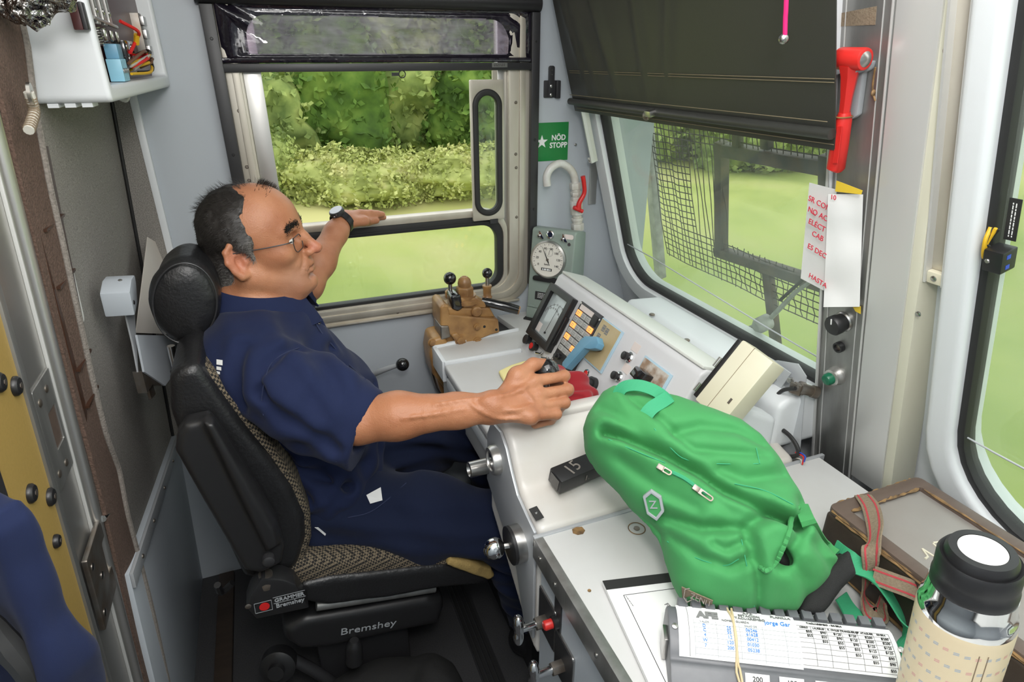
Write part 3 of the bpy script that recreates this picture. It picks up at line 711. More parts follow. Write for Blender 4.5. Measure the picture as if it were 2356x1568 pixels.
MB().tube([bc(1826, -520, 0.13), bc(1816, -250, 0.13), bc(1809, 0, 0.13), bc(1807, 40, 0.13), bc(1806, 82, 0.13)], 0.0032, 8, smooth=4).build('cord', 'pink_cord', pc)
MB().ball(bc(1803, 89, 0.13), 0.0075).build('bead', 'steel', pc)

# ------------------------------------------------------------------ centre post
po = thing('centre_post', 'brushed aluminium post between the two windscreens', 'post', PF.p(0.09, -0.3))
def post_prof(a, b): pass
MB().prism([(0, 0.0), (0.004, 0.03), (0.004, 0.0)], PF, 0, 0) if False else None
def strip(a0, a1, c0, c1, b0, b1, name, m, bev=0.0015, taper=0): return MB().box(a0, a1, b0, b1, c0, c1, PF).build(name, m, po, bevel=bev)
strip(0.0, 0.104, -0.06, 0.0, -0.45, 1.25, 'control_face', 'brushed_steel')
strip(0.0, 0.006, 0.0, 0.004, -0.45, 1.25, 'edge_bead', 'pale_aluminium'); strip(0.018, 0.0195, 0.0, 0.0012, -0.45, 1.25, 'groove_line', 'pale_aluminium', 0)
strip(0.082, 0.0832, 0.0, 0.0012, -0.45, 1.25, 'groove_line', 'pale_aluminium', 0); strip(0.096, 0.100, 0.0, 0.003, -0.45, 1.25, 'edge_bead', 'pale_aluminium')
strip(0.104, 0.172, -0.06, 0.004, -0.14, 1.25, 'blank_face', 'pale_aluminium', 0.002)
strip(0.172, 0.190, -0.06, 0.001, -0.14, 1.25, 'cream_cover_strip', 'cream_strip', 0.001)
screws(po, [PF.p(*PF.px(x, y), 0.004) for x, y in [(2183, 114), (2117, 720)]], PF.n, 0.005)
a, b = PF.px(1975, 38); MB().prism([(a-0.035, b-0.012), (a+0.03, b-0.012), (a+0.03, b+0.012), (a-0.035, b+0.006)], PF, 0.0, 0.0008).build('glue_mark', 'webbing', po)
# controls on the post
def post_ctl(x, y): return PF.at(*PF.px(x, y))
f = post_ctl(1943, 738); MB().lathe([(0.019, 0), (0.019, 0.004), (0.017, 0.006)], f.o, f.n).build('knob_collar', 'steel', po)
kn = MB().lathe([(0.0165, 0.004), (0.0165, 0.012), (0.0185, 0.016), (0.0185, 0.028), (0.016, 0.031), (0.0, 0.032)], f.o, f.n).build('rotary_knob', 'black_plastic', po)
MB().box(-0.001, 0.001, 0.005, 0.016, 0.0315, 0.033, f).build('pointer_mark', 'white_print', kn)
f = post_ctl(1935, 796); MB().ring([(0.0105*math.cos(t), 0.0105*math.sin(t)) for t in np.linspace(0, 2*math.pi, 25)[:-1]], [(0.007*math.cos(t), 0.007*math.sin(t)) for t in np.linspace(0, 2*math.pi, 25)[:-1]], f, 0.0, 0.010).build('socket_ring', 'black_plastic', po, bevel=0.001)
MB().cyl(f.o, f.p(0, 0, 0.005), 0.007).build('socket_core', 'dull_steel', po)
f = post_ctl(1927, 862); MB().lathe([(0.019, 0), (0.019, 0.006), (0.0165, 0.009), (0.0165, 0.016), (0.0135, 0.018)], f.o, f.n).build('button_bezel', 'aluminium', po)
MB().lathe([(0.012, 0.010), (0.012, 0.026), (0.0095, 0.030), (0, 0.031)], f.o, f.n).build('green_push_button', 'green_button', po)
# right: light channel on the white surround, with its recess
rl = thing('guide_channel', 'grey aluminium guide channel on white surround right of centre post', 'rail', FF.p(*FF.px(2160, 640), 0.03))
q0, q1 = FF.pc(2158, 648, 0.01), FF.pc(2208, -60, 0.01); gf = Frame(q0, (0, -1, 0), q1-q0); L = np.linalg.norm(q1-q0)
MB().box(-0.014, 0.016, 0, L, -0.02, 0.0, gf).build('channel', 'old_aluminium', rl, bevel=0.001)
MB().box(-0.016, -0.012, 0, L, -0.01, 0.012, gf).build('channel_lip', 'pale_aluminium', rl); MB().box(0.013, 0.017, 0, L, -0.01, 0.012, gf).build('channel_lip', 'pale_aluminium', rl)
MB().box(-0.012, 0.013, 0, 0.02, 0.0, 0.010, gf).build('end_block', 'cream_plastic', rl, bevel=0.002); screws(rl, [gf.p(0, 0.010, 0.010)], gf.n, 0.005)
# sensor box at the right windscreen
sb = thing('sensor_box', 'small black sensor box with yellow wires at edge of right windscreen', 'sensor', FF.p(*FF.px(2305, 625), 0.02))
f = FF.atp(2306, 592, 0.012)
MB().box(-0.014, 0.012, -0.016, 0.016, -0.01, 0.018, f).build('case', 'black_plastic', sb, bevel=0.002)
screws(sb, [f.p(-0.007, 0, 0.018)], f.n, 0.0035)
for v in (-0.008, 0.007): MB().box(0.0115, 0.0125, v-0.003, v+0.003, 0.003, 0.010, f).build('port', 'wire_blue', sb)
for i, (m, o) in enumerate((('wire_yellow', 0), ('wire_black', 0.004), ('wire_yellow', 0.007), ('wire_black', -0.004))):
    MB().tube([f.p(-0.013, 0.008-o, 0.004), f.p(-0.019, 0.012-o*2, 0.008), f.p(-0.017, 0.025, 0.006+o), f.p(-0.011-o, 0.042, 0.004)], 0.0028 if m == 'wire_yellow' else 0.0018, 8, smooth=5).build('wire', m, sb)
# ------------------------------------------------------------------ rear wall and door on the left
wr = struct(MB().box(1.02, 1.72, 0.0, 2.1, -0.04, 0.0, RF).build('wall_rear', 'carpet'), 'grey carpeted rear wall behind the seat')
struct(MB().box(-1.25, 0.69, 0.0, 2.1, -0.06, -0.04, RF).build('wall_rear_door_side', 'grey_paint'))
MB().prism([(-0.36, 0.54), (-0.259, 0.54), (-0.259, 1.47), (-0.31, 1.47)], SF, 0.0, 0.014).build('carpet_strip', 'carpet', wr)
MB().box(-0.260, -0.244, 0.52, 1.47, 0.0, 0.016, SF).build('edge_trim', 'white_grp', wr, bevel=0.003)
MB().tube([RF.p(1.706, z, 0.004) for z in (0.5, 1.45)], 0.004, 8).build('corner_seam', 'rubber', wr)
lp = MB().prism([(1.02, 0.0), (1.72, 0.0), (1.72, 0.545), (1.02, 0.675)], RF, 0.0, 0.012).build('kick_panel', 'grey_paint', wr, bevel=0.002)
MB().prism([(1.02, 0.640), (1.72, 0.512), (1.72, 0.545), (1.02, 0.675)], RF, 0.012, 0.018).build('panel_flange', 'light_metal', wr, bevel=0.001)
screws(wr, [RF.p(y, 0.658-(y-1.02)*0.186, 0.018) for y in (1.10, 1.24, 1.40, 1.56)], RF.n, 0.0045, 'dull_steel', 0.003)

# door frame post, gold door panel
dp = struct(MB().box(0.885, 1.006, 0.0, 2.1, -0.05, -0.014, RF).build('door_1', 'aluminium', bevel=0.003), 'aluminium edge of the cab door with latch plates')
MB().tube([RF.p(0.996, z, -0.010) for z in (0.0, 2.1)], 0.010, 12).build('door_edge_bead', 'aluminium', dp)
MB().box(0.972, 0.976, 0.0, 2.1, -0.014, -0.009, RF).build('door_ridge', 'pale_aluminium', dp, bevel=0.001)
MB().box(0.862, 0.886, 0.0, 2.1, -0.05, -0.03, RF).build('door_seal', 'rubber', dp)
MB().box(0.848, 0.863, 0.0, 2.1, -0.05, -0.002, RF).build('door_stop', 'brushed_steel', dp, bevel=0.002)
MB().box(0.722, 0.849, 0.0, 2.1, -0.05, -0.006, RF).build('door_panel', 'gold_panel', dp)
MB().box(0.690, 0.723, 0.0, 2.1, -0.05, -0.002, RF).build('dark_frame', 'black_metal', dp)
for x, y, r in [(33, 888, 0.0125), (68, 1135, 0.0125), (113, 1143, 0.0125), (126, 1245, 0.0095), (-5, 880, 0.012)]:
    f = RF.atp(x, y, -0.006)
    bo = MB().lathe([(r, 0), (r, 0.003), (r*0.8, 0.006), (r*0.35, 0.007), (r*0.3, 0.004)], f.o, f.n, 20).build('bolt', 'black_plastic', dp)
    MB().cyl(f.p(0, 0, 0.005), f.p(0, 0, 0.0075), r*0.32, n=6).build('bolt_socket', 'dull_steel', bo)
f = RF.at(0.936, 1.035, -0.014)
lt = MB().ring(rrect(-0.046, 0.034, -0.082, 0.082, 0.003), rrect(-0.012, 0.024, -0.03, 0.03, 0.002), f, 0, 0.003).build('strike_plate', 'brushed_steel', dp, bevel=0.0008)
MB().box(-0.013, 0.025, -0.031, 0.031, -0.001, 0.0005, f).build('strike_recess', 'wood_rim', dp)
screws(dp, [f.p(a, b, 0.003) for a, b in ((-0.03, 0.058), (0.005, 0.062), (-0.03, -0.058), (0.005, -0.062))], f.n, 0.006, 'dull_steel')
f = RF.at(0.936, 0.755, -0.010)
la = MB().ring(rrect(-0.045, 0.10, -0.075, 0.07, [0.05, 0.05, 0.003, 0.003]), rrect(0.035, 0.075, -0.03, 0.034, 0.004), f, 0, 0.008).build('latch_plate', 'dull_steel', dp, bevel=0.002)
MB().box(0.036, 0.074, -0.029, 0.033, 0.0, 0.002, f).build('latch_recess', 'wood_rim', dp)
MB().tube([f.p(a, b, 0.010) for a, b in [(0.06, 0.066), (0.085, 0.055), (0.094, 0.03), (0.096, -0.01), (0.092, -0.045)]], 0.006, 8, smooth=4).build('latch_lip', 'chrome', dp)
screws(dp, [f.p(a, b, 0.008) for a, b in ((-0.03, 0.045), (0.0, 0.0), (-0.03, -0.05))], f.n, 0.0065, 'steel')

# brown felt draught strip along the door
def edge(z): return np.interp(z, [0, 0.27, 0.6, 0.75, 0.84, 0.93, 1.05, 1.2, 1.35, 1.453, 1.535, 2.1], [1.12, 1.112, 1.098, 1.094, 1.110, 1.082, 1.072, 1.070, 1.078, 1.100, 1.135, 1.16])
zs = np.linspace(0, 2.1, 120); fe = thing('felt_strip', 'brown felt strip with pale wavy edge hanging along door frame', 'felt', RF.p(1.04, 0, 0.02))
P = np.array([[RF.p(1.004+(edge(z)-1.004)*t, z, 0.003+0.002*math.sin(9*z+3*t)+0.006*t) for t in np.linspace(0, 1, 6)] for z in zs])
MB().grid(P).build('felt_sheet', 'felt', fe, solid=0.006)
MB().tube([RF.p(edge(z)+0.002, z, 0.010+0.002*math.sin(9*z+3)) for z in zs], 0.0055, 8).build('felt_edge', 'felt_edge', fe)
# brown leaflet rack behind the felt
rk = thing('leaflet_rack', 'dark brown plastic leaflet rack on carpeted wall beside the felt strip', 'rack', RF.p(1.09, 0.98, 0.0))
MB().prism([(1.02, 0.955), (1.112, 0.995), (1.150, 1.40), (1.02, 1.40)], RF, 0.001, 0.004).build('front_sheet', 'brown_plastic', rk, smooth=False)
for z in (1.30, 1.215, 1.08, 1.015): MB().box(1.03, 1.10+(z-0.98)*0.1, z-0.002, z+0.002, 0.004, 0.010, RF).build('shelf_lip', 'brown_plastic', rk)
wc = tag(MB().prism(rrect(1.06, 1.146, 1.120, 1.215, 0.008), RF, 0.0002, 0.001).build('white_card', 'white_plastic'), 'white card sticking out behind brown leaflet rack', 'card')
# loop of white ribbed cable
lc = thing('cable_loop', 'ribbed white cable stub with metal eye hanging on carpet', 'cable', RF.p(*RF.px(68, 300), 0.03))
P = [RF.pc(x, y, 0.03) for x, y in [(66, 212), (72, 230), (79, 255), (73, 280), (66, 300)]]
MB().tube(P, 0.006, 10, smooth=6).build('cable', 'wire_white', lc)
S = spline(P, 8)
for k in range(6, len(S)-2, 2): MB().tube([S[k], S[k+1]], 0.0068, 10).build('rib', 'webbing', lc)
f = RF.atp(66, 216, 0.03); MB().ring([(0.009*math.cos(t), 0.014*math.sin(t)) for t in np.linspace(0, 6.283, 21)[:-1]], [(0.004*math.cos(t), 0.005*math.sin(t)) for t in np.linspace(0, 6.283, 21)[:-1]], f, 0, 0.004).build('eye', 'steel', lc)

# electrical cabinet high on the left
cb = thing('electrical_cabinet', 'white electrical cabinet with open front high on rear wall', 'cabinet', (-0.24, 1.43, 1.455))
X0, X1, Y0, Y1, Z0, Z1 = -0.305, -0.186, 1.150, 1.715, 1.455, 2.09
oF = Frame((-0.198-0.05*1.15, 0, 0), (0.05, 1, 0), (0, 0, 1)); cbx_ = lambda y: -0.198+0.05*(y-1.15)
MB().box(Y0+0.012, Y1-0.012, Z0+0.012, Z1-0.012, -0.09, -0.03, oF).build('back_panel', 'maroon', cb)
MB().ring(rrect(Y0, Y1, Z0, Z1, 0.012, 5), rrect(Y0+0.020, Y1-0.020, Z0+0.024, Z1-0.02, 0.006, 5), oF, -0.125, 0.0).build('housing', 'white_grp', cb, bevel=0.007, seg=3)
for q in (0, 1, 2): MB().box(X0+0.02+q*0.022, X0+0.034+q*0.022, Y0+0.01, Y0+0.05, Z0-0.006, Z0).build('vent_rib', 'white_grp', cb)
cx = -0.207
for k, (yy, ln) in enumerate(((1.245, 0.26), (1.30, 0.25), (1.352, 0.26))):
    s = MB().box(cx-0.003, cx+0.003, yy-0.011, yy+0.011, 1.565, 2.0).build('contact_strip', 'aluminium', cb, bevel=0.001)
    MB().tube([(cx+0.006, yy+0.006*math.cos(t), 1.552+0.009*math.sin(t)) for t in np.linspace(2.6, 6.8, 12)], 0.0022, 6).build('strip_hook', 'steel', s)
    screws(s, [(cx+0.003, yy, z) for z in (1.585, 1.625, 1.655)], (1, 0, 0), 0.0045)
MB().cyl((cx+0.002, 1.205, 1.573), (cx+0.002, 1.40, 1.566), 0.003).build('cross_rod', 'steel', cb)
for k in range(3):
    t = np.linspace(0, 14*math.pi, 150); MB().tube(np.stack([cx-0.01+0.005*np.cos(t), 1.235+k*0.045+0.005*np.sin(t), 1.535+0.0006*t], 1), 0.0012, 5).build('spring', 'steel', cb)
tb = MB().box(cx-0.02, cx+0.012, 1.37, 1.47, 1.505, 1.545).build('terminal_block', 'gloss_black', cb, bevel=0.002)
screws(tb, [(cx+0.012, y, z) for y in (1.39, 1.45) for z in (1.515, 1.535)], (1, 0, 0), 0.005)
for k in range(4):
    q = MB().box(cx-0.01, cx+0.012, 1.290+k*0.014, 1.302+k*0.014, 1.480, 1.515).build('blue_terminal', 'sky_blue_plastic', cb, bevel=0.0015)
    MB().cyl((cx+0.011, 1.296+k*0.014, 1.497), (cx+0.014, 1.296+k*0.014, 1.497), 0.004, n=10).build('terminal_screw', 'steel', q)
MB().box(cx-0.01, cx+0.010, 1.300, 1.345, 1.515, 1.538).build('relay', 'blue_handle', cb, bevel=0.002)
cx = -0.19
MB().box(cx-0.03, cx+0.0, 1.60, 1.64, 1.52, 1.60).build('bracket_plate', 'dull_steel', cb, bevel=0.002)
for z in (1.53, 1.56, 1.585): MB().box(cx-0.0, cx+0.008, 1.60, 1.64, z-0.009, z+0.009).build('bracket_lug', 'steel', cb, bevel=0.002)
rnd = random.Random(3); cx = -0.205
wm = ['wire_red', 'wire_yellow', 'wire_brown', 'wire_white', 'wire_black', 'wire_brown', 'wire_red', 'wire_yellow', 'wire_brown', 'wire_white', 'wire_black', 'wire_yellow']
for k, m in enumerate(wm):
    y0 = 1.36+rnd.random()*0.14; z0 = 1.490+rnd.random()*0.02; y1 = 1.44+rnd.random()*0.15; z1 = 1.50+rnd.random()*0.03
    MB().tube([(cx+0.01, y0, z0), (cx+0.03, (y0+y1)/2, z0-0.006+rnd.random()*0.03), (cx+0.02, y1-0.01, z1), (cx-0.01, y1, z1-0.012)], 0.0026, 6, smooth=5).build('wire', m, cb)
MB().tube([(cx+0.01, 1.385, 1.575), (cx+0.03, 1.42, 1.56), (cx+0.02, 1.44, 1.545), (cx+0.012, 1.40, 1.525)], 0.003, 8, smooth=5).build('wire', 'wire_red', cb)
MB().tube([(cx+0.025, 1.43, 1.555), (cx+0.02, 1.44, 1.54)], 0.005, 8).build('wire_sleeve', 'wire_yellow', cb)
f = Frame((0, Y0, 0), (1, 0, 0), (0, 0, 1))
u, w = f.px(184, 38)
lt = thing('cabinet_latch', 'maroon plastic latch block on side of white electrical cabinet', 'latch', f.p(u, w))
MB().box(u-0.008, u+0.004, w-0.018, w+0.018, 0, 0.020, f).build('block', 'maroon', lt, bevel=0.002)
MB().box(u+0.004, u+0.010, w-0.018, w+0.018, 0, 0.020, f).build('roller_housing', 'black_metal', lt, bevel=0.002)
screws(lt, [f.p(u-0.002, w+0.009, 0.020)], f.n, 0.0045, 'ochre_paint')
hk = tag(MB().tube([(X1-0.08, 1.60, Z0+0.002), (X1-0.08, 1.60, Z0-0.012), (X1-0.066, 1.602, Z0-0.022), (X1-0.058, 1.604, Z0-0.014)], 0.004, 8, smooth=4).build('coat_hook', 'white_plastic'), 'tiny white hook below electrical cabinet', 'hook')

# crumpled foil bag at the top left
d = SDF(); c = RF.pc(80, 14, 0.05)
d.ell(c, (0.022, 0.03, 0.026), k=0.01).ell(c+RGT*0.035+V3(0, 0, 0.012), (0.028, 0.03, 0.018), k=0.02).ell(c-RGT*0.03+V3(0, 0, 0.008), (0.024, 0.03, 0.022), k=0.02)
d.disp(lambda p, q: 0.026*np.abs(vnoise(p, 48))+0.014*np.abs(vnoise(p, 105))-0.005)
tag(d.mesh('foil_bag', 0.0022, 'foil', relax=0), 'crumpled shiny dark foil bag hanging at top left corner', 'bag')

# card, switch box and steel pocket behind the headrest
P = np.array([[RF.p(1.50+0.22*s, 0.93+0.19*t+0.02*s, 0.03+0.05*s*s+0.01*t) for s in np.linspace(0, 1, 8)] for t in np.linspace(0, 1, 8)])
q = [at(x, y, X=X) for x, y, X in [(313, 765, -0.295), (440, 770, -0.245), (340, 545, -0.285), (432, 578, -0.245)]]
P = np.array([[(q[0]*(1-s)+q[1]*s)*(1-t)+(q[2]*(1-s)+q[3]*s)*t+V3(0.0, 0, -0.012*math.sin(math.pi*s)*t) for s in np.linspace(0, 1, 10)] for t in np.linspace(0, 1, 10)])
tag(MB().grid(P).build('cardboard_sheet', 'card', solid=0.0015), 'pale sheet of card standing behind the headrest', 'card')
q = at(300, 672, X=-0.26)
sw = thing('switch_box', 'small grey angular switch box on carpeted wall left of headrest', 'box', q)
f = Frame(q, unit((0.35, 1, 0)), (0.0, 0.0, 1.0)); f = Frame(q, RF.u, RF.v)
MB().prism([(-0.030, -0.034), (0.012, -0.026), (0.034, 0.006), (0.034, 0.022), (0.0, 0.024), (-0.036, 0.012)], f, -0.04, 0.006).build('case', 'grey_paint', sw, bevel=0.003)
screws(sw, [f.p(-0.022, -0.012, 0.006)], f.n, 0.004, 'black_plastic'); screws(sw, [f.p(0.0, 0.023, -0.012)], f.v, 0.004)
q = [at(x, y, X=X) for x, y, X in [(306, 732, -0.30), (312, 770, -0.27), (398, 772, -0.235), (375, 890, -0.235), (332, 852, -0.275)]]
pk = thing('steel_pocket', 'folded grey sheet steel document pocket behind the seat back', 'pocket', q[4])
f = Frame(at(350, 820, X=-0.26), (0.25, 1, 0), (0.0, 0, 1)); pp2 = [f.px(x, y) for x, y in [(313, 770), (405, 772), (405, 850), (378, 887), (330, 855)]]
MB().prism(pp2, f, -0.002, 0.002).build('front_sheet', 'grey_paint', pk, smooth=False)
MB().prism([f.px(x, y) for x, y in [(302, 722), (322, 722), (330, 855), (318, 790)]], f, -0.012, -0.009).build('back_sheet', 'light_metal', pk, smooth=False)
MB().prism([f.px(x, y) for x, y in [(330, 853), (378, 886), (355, 884), (343, 903)]], f, -0.02, -0.003).build('bottom_flap', 'dull_steel', pk, smooth=False)
MB().box(*[v for p in [(f.px(352, 885)[0], f.px(365, 885)[0])] for v in p], f.px(355, 925)[1], f.px(355, 885)[1], -0.015, -0.01, f).build('bracket_leg', 'dull_steel', pk)

# navy jacket at lower left edge, hanging close by the door
jf = Frame((-0.26, 0.56, 1.05), unit((0.75, -0.66, 0)), (0, 0, 1))
jp = [jf.px(x, y) for x, y in [(-90, 1150), (-20, 1165), (25, 1230), (60, 1320), (95, 1400), (125, 1470), (150, 1540), (165, 1640), (-90, 1700)]]
J = SDF(); J.ext(jp, jf, -0.04, 0.02, 0.022)
J.disp(lambda p, q: -0.010*np.sin(38*((p-jf.o)@jf.u)-14*((p-jf.o)@jf.v)+3*vnoise(p, 8))+0.006*vnoise(p, 22))
jk = thing('navy_jacket', 'navy work jacket sleeve hanging at lower left edge of the cab', 'jacket', jf.p(0, -0.2))
J.mesh('sleeve', 0.004, 'navy_cloth', jk)
fr = [jf.p(*jf.px(x, y), 0.022) for x, y in [(15, 1345), (40, 1400), (75, 1450), (110, 1500), (150, 1590)]]
MB().tube(fr, [0.002, 0.010, 0.013, 0.011, 0.006], 8, smooth=5).build('placket_gap', 'black_print', jk)
f = jf.at(*jf.px(92, 1552), 0.034); MB().lathe([(0.0075, -0.004), (0.0075, 0.002), (0.006, 0.0035), (0.004, 0.002), (0, 0.002)], f.o, f.n).build('button', 'gloss_black', jk)
f = jf.at(*jf.px(8, 1343), 0.028); MB().lathe([(0.005, -0.003), (0.005, 0.002), (0, 0.002)], f.o, f.n).build('button', 'navy_thread', jk)
# ------------------------------------------------------------------ driver's desk
XY = Frame((0, 0, 0), (1, 0, 0), (0, 1, 0))
dk = thing('driver_desk', 'white driver desk with ribbed far trim under the yellow cloth', 'desk', (0.55, 1.3, 0.4))
MB().prism([(0.372, 0.98), (0.372, 1.44), (0.60, 1.44), (0.60, 1.475), (0.95, 1.475), (0.95, 0.98)], XY, 0.735, 0.76).build('desk_top', 'desk_white', dk, bevel=0.008, seg=3)
MB().prism([(0.375, 1.448), (0.372, 1.555), (0.588, 1.570), (0.645, 1.578), (0.625, 1.71), (1.02, 1.71), (1.02, 1.47), (0.60, 1.47), (0.60, 1.448)], XY, 0.735, 0.762).build('rear_shelf', 'desk_white', dk, bevel=0.003)
MB().box(0.374, 0.60, 1.441, 1.452, 0.745, 0.767).build('far_trim', 'white_grp', dk, bevel=0.003)
MB().prism([(0.370, 1.545), (0.645, 1.572), (0.645, 1.579), (0.370, 1.556)], XY, 0.74, 0.770).build('far_trim', 'white_grp', dk, bevel=0.002)
MB().box(0.368, 0.380, 1.445, 1.556, 0.705, 0.768).build('end_trim', 'white_grp', dk, bevel=0.002)
MB().box(0.392, 0.90, 1.0, 1.54, 0.60, 0.735).build('desk_body', 'desk_white', dk, bevel=0.004)
MB().box(0.376, 0.394, 1.0, 1.44, 0.688, 0.72).build('edge_moulding', 'white_grp', dk, bevel=0.004)
MB().box(0.46, 0.95, 1.02, 1.52, 0.0, 0.60).build('pedestal', 'black_metal', dk)
MB().prism([(0.588, 1.572), (0.648, 1.58), (0.63, 1.71), (0.60, 1.71)], XY, 0.70, 0.745).build('valve_well', 'black_metal', dk)

# instrument console
IF = Frame((0.611, 1.465, 0.76), (0, -1, 0), (0.110, 0, 0.205))
XZ = Frame((0, 0, 0), (1, 0, 0), (0, 0, 1))   # normal -Y
co = thing('instrument_console', 'white sloped instrument console with meter, button grid and blue handle', 'console', (0.75, 1.15, 0.76))
MB().prism([(0.609, 0.755), (0.7205, 0.964), (0.735, 0.970), (0.80, 0.945), (0.87, 0.90), (0.87, 0.755)], XZ, -1.468, -0.832).build('console_body', 'panel_white', co, bevel=0.007, seg=3)
MB().prism([(0.728, 0.9715), (0.80, 0.946), (0.872, 0.899), (0.872, 0.906), (0.802, 0.953), (0.730, 0.978)], XZ, -1.462, -0.838).build('console_lid', 'panel_top', co, bevel=0.003)
MB().prism([(0.72, 0.755), (0.755, 0.90), (0.80, 0.90), (0.88, 0.86), (0.88, 0.755)], XZ, -0.828, -0.775).build('console_end', 'white_grp', co, bevel=0.012, seg=3)
# meter
me_ = MB().ring(rrect(0.008, 0.146, 0.048, 0.206, 0.003, 3), rrect(0.028, 0.126, 0.068, 0.188, 0.002, 3), IF, 0.0, 0.018).build('meter_frame', 'black_plastic', co, bevel=0.002)
MB().box(0.027, 0.127, 0.067, 0.189, 0.0, 0.006, IF).build('meter_face', 'lcd', co)
MB().box(0.030, 0.052, 0.071, 0.096, 0.006, 0.0066, IF).build('meter_note', 'pink_paper', co)
MB().box(0.002, 0.008, 0.10, 0.175, 0.002, 0.014, IF).build('meter_clip', 'black_plastic', co, bevel=0.002); MB().box(0.146, 0.153, 0.075, 0.155, 0.002, 0.014, IF).build('meter_clip', 'black_plastic', co, bevel=0.002)
for s in range(2):
    c = (0.075+0.014*s, 0.10+0.0*s); R = 0.052+0.014*s
    MB().tube([IF.p(c[0]+R*math.cos(t), c[1]+R*math.sin(t), 0.0065) for t in np.linspace(0.5, 2.6, 20)], 0.0004, 4).build('meter_arc', 'grey_print', co)
    for t in np.linspace(0.6, 2.5, 9): MB().tube([IF.p(c[0]+r*math.cos(t), c[1]+r*math.sin(t), 0.0066) for r in (R-0.004, R+0.003)], 0.0005, 4).build('meter_tick', 'grey_print', co)
MB().tube([IF.p(0.083, 0.082, 0.008), IF.p(0.088, 0.165, 0.008)], 0.0006, 4).build('meter_needle', 'black_print', co); MB().cyl(IF.p(0.083, 0.082, 0.006), IF.p(0.083, 0.082, 0.009), 0.003).build('needle_hub', 'black_print', co)
# button grid
gp = MB().box(0.166, 0.276, 0.036, 0.212, 0.0, 0.005, IF).build('button_panel', 'black_metal', co, bevel=0.0015)
screws(gp, [IF.p(a, b, 0.005) for a, b in ((0.170, 0.207), (0.272, 0.2), (0.170, 0.042), (0.270, 0.041))], IF.n, 0.0035)
lit = {(0, 1), (3, 1), (0, 3), (0, 5), (2, 6)}
for r in range(7):
    for c in range(4):
        a = 0.173+c*0.0248; b = 0.190-r*0.0168
        if r == 0:
            if c == 3: continue
        q = MB().box(a, a+0.0215, b-0.0142, b, 0.005, 0.0085, IF).build('push_button', 'button_lit' if (c, r) in {(0, 0), (3, 1), (0, 2), (0, 4), (2, 5)} else 'button_grey', co, bevel=0.001)
        bars('button_print', IF.at(a+0.0107, b-0.007, 0.0085), 0.012, 2, 0.0045, q, 'grey_print', seed=r*5+c)
MB().box(0.176, 0.24, 0.193, 0.206, 0.005, 0.0075, IF).build('button_label', 'pink_paper', co)
MB().box(0.245, 0.268, 0.178, 0.203, 0.005, 0.010, IF).build('socket_block', 'rubber', co, bevel=0.002)
kb = MB().lathe([(0.008, 0.004), (0.008, 0.012), (0.0055, 0.014), (0.0055, 0.022), (0, 0.022)], IF.p(0.195, 0.06), IF.n).build('small_knob', 'black_plastic', co)
# blue handle switch on cream plate
f = IF
MB().box(0.278, 0.372, 0.100, 0.210, 0.0, 0.005, f).build('switch_bezel', 'blue_edge', co, bevel=0.0015)
MB().box(0.281, 0.366, 0.104, 0.207, 0.005, 0.0062, f).build('switch_plate', 'worn_cream', co)
for a, b in ((0.297, 0.190), (0.313, 0.188), (0.293, 0.166)):
    p = MB().box(a, a+0.013, b-0.008, b+0.008, 0.0062, 0.0066, f).build('pictogram', 'grey_print', co)
    for i in (0, 1):
        for j in (0, 1): MB().cyl(f.p(a+0.0035+0.006*i, b-0.004+0.008*j, 0.0066), f.p(a+0.0035+0.006*i, b-0.004+0.008*j, 0.0069), 0.0014, n=8).build('pictogram_dot', 'worn_cream', p)
hub = f.p(0.323, 0.150); MB().lathe([(0.014, 0.006), (0.014, 0.012), (0.011, 0.012), (0.011, 0.02)], hub, f.n).build('handle_boss', 'dull_steel', co)
hf = Frame(hub+f.n*0.018, f.u, f.v)
def hpx(x, y): q = on(x, y, hf.n, hf.n@hf.o)-hf.o; return float(q@hf.u), float(q@hf.v)
hp = [hpx(x, y) for x, y in [(1360, 778), (1387, 779), (1391, 795), (1385, 806), (1372, 808), (1358, 806), (1316, 852), (1307, 845), (1308, 838), (1350, 786)]]
MB().prism(hp, hf, 0.0, 0.020).build('blue_switch_handle', 'blue_handle', co, bevel=0.002)
# small controls
def knob(x, y, r, h, m='black_plastic', base=True, name='push_knob'):
    a, b = IF.px(x, y)
    if base: MB().lathe([(r*1.35, 0), (r*1.35, 0.003), (r*1.0, 0.006)], IF.p(a, b), IF.n).build('knob_ring', 'chrome', co)
    return MB().lathe([(r*0.75, 0.004), (r*0.75, h*0.55), (r, h*0.6), (r, h*0.95), (r*0.8, h), (0, h)], IF.p(a, b), IF.n, 20).build(name, m, co)
knob(1449, 822, 0.0095, 0.020); knob(1425, 867, 0.0095, 0.020)
q = knob(1222, 784, 0.0135, 0.022, base=False, name='black_dial'); q = knob(1237, 800, 0.0135, 0.022, base=False, name='red_dial')
a, b = IF.px(1237, 800); MB().cyl(IF.p(a, b, 0.022), IF.p(a, b, 0.0235), 0.0085).build('red_inlay', 'red_paint', co)
for x, y in ((1247, 814), (1260, 825), (1283, 850)):
    a, b = IF.px(x, y); MB().lathe([(0.006, 0), (0.006, 0.003), (0.004, 0.004)], IF.p(a, b), IF.n, 14).build('toggle_base', 'steel', co)
    MB().tube([IF.p(a, b, 0.002), IF.p(a-0.004, b-0.004, 0.02)], [0.0022, 0.003], 8).build('toggle_lever', 'chrome', co)
a, b = IF.px(1351, 860); MB().lathe([(0.0115, 0), (0.0115, 0.004), (0.009, 0.0055)], IF.p(a, b), IF.n).build('lamp_ring', 'chrome', co); MB().ball(IF.p(a, b, 0.004), (0.0085, 0.0085, 0.004), 16, IF).build('red_lamp', 'red_plastic', co)
